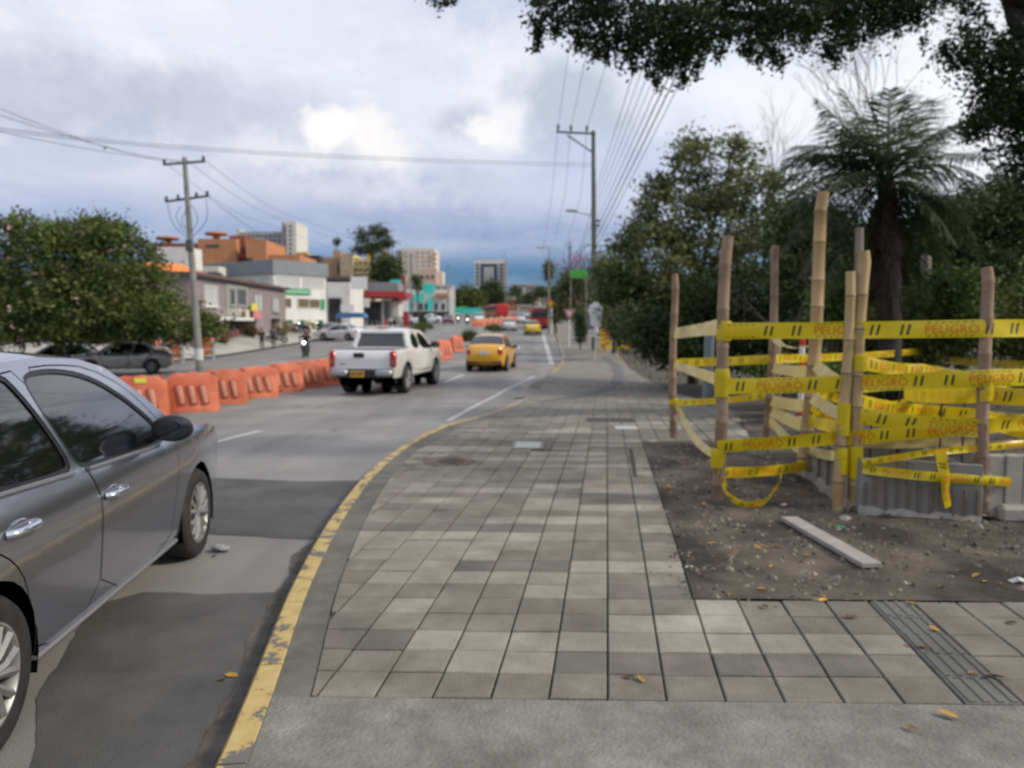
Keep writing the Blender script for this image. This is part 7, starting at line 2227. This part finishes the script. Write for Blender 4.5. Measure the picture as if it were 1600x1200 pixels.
wb = thing('crumpled_bottle', 'clear crushed plastic scrap glinting on the road by the front tyre of the silver car', 'litter'); p = ground(345, 862)
o = MB(); o.ball((p.x, p.y, zr(p.x, p.y) + .03), (.075, .05, .016), 10, 7); o.v = [(a, b, c + .012 * math.sin(a * 90) * math.cos(b * 120)) for a, b, c in o.v]; o.build('plastic', mat('plastic_clear', (.24, .25, .25), rough=.15, coat=.6), wb, True)

# ================================================================== PEOPLE AND MOTORCYCLES
M_SKIN = mat('skin', (.33, .19, .12), rough=.55)
M_HAIR = mat('hair_dark', (.015, .012, .01), rough=.5)
def person(label, loc, rz, pose, cloth, legs, helmet=None, group=None):
    r = thing('person', label, 'person', loc, rz, group)
    J = dict(pel=(0, 0, .95), ch=(0, .02, 1.30), nk=(0, .02, 1.47), hd=(0, .04, 1.60), sl=(-.19, 0, 1.40), el=(-.25, .02, 1.12), hl=(-.24, .14, .88), sr=(.19, 0, 1.40), er=(.25, .02, 1.12), hr=(.24, .14, .88),
             tl=(-.10, 0, .90), kl=(-.11, .04, .50), al=(-.11, -.03, .09), fl=(-.11, .13, .04), tr=(.10, 0, .90), kr=(.11, .04, .50), ar=(.11, -.03, .09), fr=(.11, .13, .04))
    J.update(pose)
    names = list(J); E = [('pel', 'ch'), ('ch', 'nk'), ('nk', 'hd'), ('ch', 'sl'), ('sl', 'el'), ('el', 'hl'), ('ch', 'sr'), ('sr', 'er'), ('er', 'hr'), ('pel', 'tl'), ('tl', 'kl'), ('kl', 'al'), ('al', 'fl'), ('pel', 'tr'), ('tr', 'kr'), ('kr', 'ar'), ('ar', 'fr')]
    Rd = dict(pel=(.16, .12), ch=(.17, .12), nk=(.06, .06), hd=(.095, .11), sl=(.075, .075), el=(.05, .05), hl=(.04, .04), sr=(.075, .075), er=(.05, .05), hr=(.04, .04), tl=(.095, .095), kl=(.065, .065), al=(.045, .045), fl=(.04, .035), tr=(.095, .095), kr=(.065, .065), ar=(.045, .045), fr=(.04, .035))
    me = bpy.data.meshes.new('body'); me.from_pydata([J[n_] for n_ in names], [(names.index(a), names.index(b)) for a, b in E], [])
    o = bpy.data.objects.new('body', me); COL.objects.link(o)
    md = o.modifiers.new('skin', 'SKIN'); md.use_smooth_shade = True
    for i, n_ in enumerate(names): me.skin_vertices[0].data[i].radius = Rd[n_]
    me.skin_vertices[0].data[0].use_root = True
    o.modifiers.new('sub', 'SUBSURF').levels = 1
    dg = bpy.context.evaluated_depsgraph_get(); m2 = bpy.data.meshes.new_from_object(o.evaluated_get(dg))
    bpy.data.objects.remove(o)
    m2.materials.clear()
    for m_ in (cloth, legs, M_SKIN, M_TRIM): m2.materials.append(m_)
    vj = [(Vector(J[n_]), n_) for n_ in names]
    idx = []
    for f in m2.polygons:
        n_ = min(vj, key=lambda q: (q[0] - f.center).length)[1]
        idx.append(2 if n_ in ('hd', 'nk', 'hl', 'hr') else 3 if n_ in ('al', 'fl', 'ar', 'fr') else 1 if n_ in ('tl', 'kl', 'tr', 'kr', 'pel') else 0)
    m2.polygons.foreach_set('material_index', idx)
    o = bpy.data.objects.new('body', m2); COL.objects.link(o); o.parent = r
    h = Vector(J['hd'])
    k = MB()
    if helmet is None: k.ball(h + Vector((0, -.02, .05)), (.10, .12, .10), 12, 8); k.build('hair', M_HAIR, r, True)
    else:
        k.ball(h + Vector((0, 0, .03)), (.14, .16, .145), 14, 10); hl_ = k.build('helmet', helmet, r, True)
        q = MB(); q.ball(h + Vector((0, .06, .02)), (.115, .11, .055), 12, 6); q.build('visor', M_GLASS, hl_, True)
    return r
def motorcycle(label, loc, rz, m, lit=True, group=None):
    r = thing('motorcycle', label, 'motorcycle', loc, rz, group)
    for y in (.62, -.62):
        w = MB(); w.lathe([(.22, -.05), (.29, -.055), (.31, -.03), (.315, 0), (.31, .03), (.29, .055), (.22, .05)], 20, 'x', (0, y, .315)); wo_ = w.build('wheel', M_RUB, r, True)
        k = MB(); k.lathe([(.0, -.02), (.22, -.02), (.22, .02), (0, .02)], 16, 'x', (0, y, .315)); k.build('rim', M_RIM, wo_, True, 40)
    f = MB()
    for sx in (-.08, .08): f.tube([(sx, .62, .315), (sx, .48, .75), (sx * .8, .40, .98)], .025, 6)
    f.tube([(0, .42, .85), (0, .1, .62), (0, -.3, .66), (0, -.62, .60)], .04, 6); f.tube([(0, .1, .62), (0, .05, .30), (0, -.3, .32), (0, -.6, .32)], .04, 6); f.box((0, .0, .42), (.24, .36, .28), 0, .05); f.tube([(.12, .0, .28), (.14, -.5, .34), (.14, -.85, .42)], .04, 8)
    f.build('frame', M_TRIM, r, True)
    b = MB(); b.ball((0, .16, .80), (.14, .26, .13), 12, 8); b.ball((0, .62, .62), (.08, .26, .06), 10, 6); b.ball((0, -.62, .74), (.10, .28, .07), 10, 6); b.ball((0, .50, .92), (.15, .10, .13), 12, 8); b.build('bodywork', m, r, True)
    s = MB(); s.ball((0, -.28, .80), (.14, .40, .065), 12, 6); s.build('seat', M_RUB, r, True)
    h = MB(); h.tube([(-.36, .28, 1.03), (-.15, .40, 1.02), (.15, .40, 1.02), (.36, .28, 1.03)], .016, 6)
    for sx in (-1, 1): h.tube([(sx * .25, .34, 1.03), (sx * .30, .34, 1.22)], .008, 5); h.ball((sx * .31, .33, 1.25), (.06, .02, .04), 8, 6)
    h.build('handlebar', M_TRIM, r, True)
    l_ = MB(); l_.ball((0, .60, .90), (.085, .05, .085), 12, 8)
    l_.build('headlight', mat('headlight_lit', (.9, .88, .8), rough=.2, emit=(1, .93, .8), estr=9.0) if lit else M_CLEAR, r, True)
    return r
RIDE = dict(pel=(0, -.25, .92), ch=(0, -.12, 1.24), nk=(0, -.08, 1.40), hd=(0, -.04, 1.54), sl=(-.19, -.12, 1.34), el=(-.34, .04, 1.14), hl=(-.33, .27, 1.06), sr=(.19, -.12, 1.34), er=(.34, .04, 1.14), hr=(.33, .27, 1.06),
            tl=(-.12, -.22, .88), kl=(-.22, .14, .72), al=(-.19, -.04, .34), fl=(-.19, .10, .29), tr=(.12, -.22, .88), kr=(.22, .14, .72), ar=(.19, -.04, .34), fr=(.19, .10, .29))
def cl(n_, c): return mat('cloth_' + n_, c, rough=.9)
def gz(u, Y): p = at(u, 520, Y); return (p.x, Y, zr(p.x, Y))
HM = mat('helmet_maroon', (.20, .02, .035), rough=.25, coat=.6)
for (u, Y, rz, col, hcol, lbl, lit) in ((477, 47, 186, M_TRIM, HM, 'in the far carriageway just beyond the orange barriers', True), (730, 118, 185, M_REDSIGN, M_TRIM, 'far off by the turquoise hoarding, right of two', True), (716, 128, 185, M_TRIM, M_WHITE, 'far off by the turquoise hoarding, left of two', True)):
    L_ = gz(u, Y)
    motorcycle('oncoming motorcycle with lit headlight ' + lbl, L_, R(rz), col, lit, 'motorcycles')
    person('dark clothed helmeted rider ' + lbl, L_, R(rz), RIDE, cl('black', (.015, .016, .02)), cl('denim', (.05, .07, .13)), hcol, 'riders')
for (u, Y, rz, col, lbl) in ((432, 64, 120, M_TRIM, 'black motorcycle parked on the far pavement before the mauve house'), (459, 72, 100, mat('moto_blue', (.03, .06, .20), rough=.3, coat=.6), 'blue motorcycle parked in front of the white office building'), (470, 73, 95, M_MAROON, 'dark red motorcycle parked beside the blue one'), (490, 78, 100, M_TRIM, 'black motorcycle parked before the cream kiosk')):
    q = gz(u, Y); motorcycle(lbl, (q[0], q[1], zfs(q[0], Y) if q[0] < left_edge(Y) else q[2]), R(rz), col, False, 'motorcycles')
for (u, Y, c1, c2, lbl) in ((409, 60, (.08, .03, .03), (.03, .03, .04), 'person in a dark red top standing before the mauve house'), (427, 62, (.10, .10, .11), (.02, .02, .025), 'person in grey standing beside the parked black motorcycle'), (610, 100, (.55, .55, .58), (.06, .08, .15), 'person in a white shirt standing on the fuel station forecourt'), (236, 42, (.04, .04, .09), (.03, .03, .05), 'person in dark blue behind the roof of the grey parked car'), (436, 66, (.45, .40, .33), (.10, .09, .08), 'person in beige near the doorway of the mauve house')):
    q = gz(u, Y); person(lbl, (q[0], q[1], zfs(q[0], Y) if q[0] < left_edge(Y) else q[2]), R(170), {}, cl('top_%d' % u, c1), cl('trousers_%d' % u, c2), None, 'people on the far pavement')
bird = thing('bird', 'tiny dark bird flying below the cables on the left', 'bird', at(164, 232, 45), R(30))
o = MB(); o.ball((0, 0, 0), (.06, .16, .06), 10, 6); o.build('body', M_TRIM, bird, True)
for sg in (-1, 1):
    o = MB(); o.add([(0, .08, .02), (0, -.06, .02), (sg * .30, -.05, .12), (sg * .22, .06, .11)], [(0, 1, 2, 3)]); o.build('wing', M_TRIM, bird)
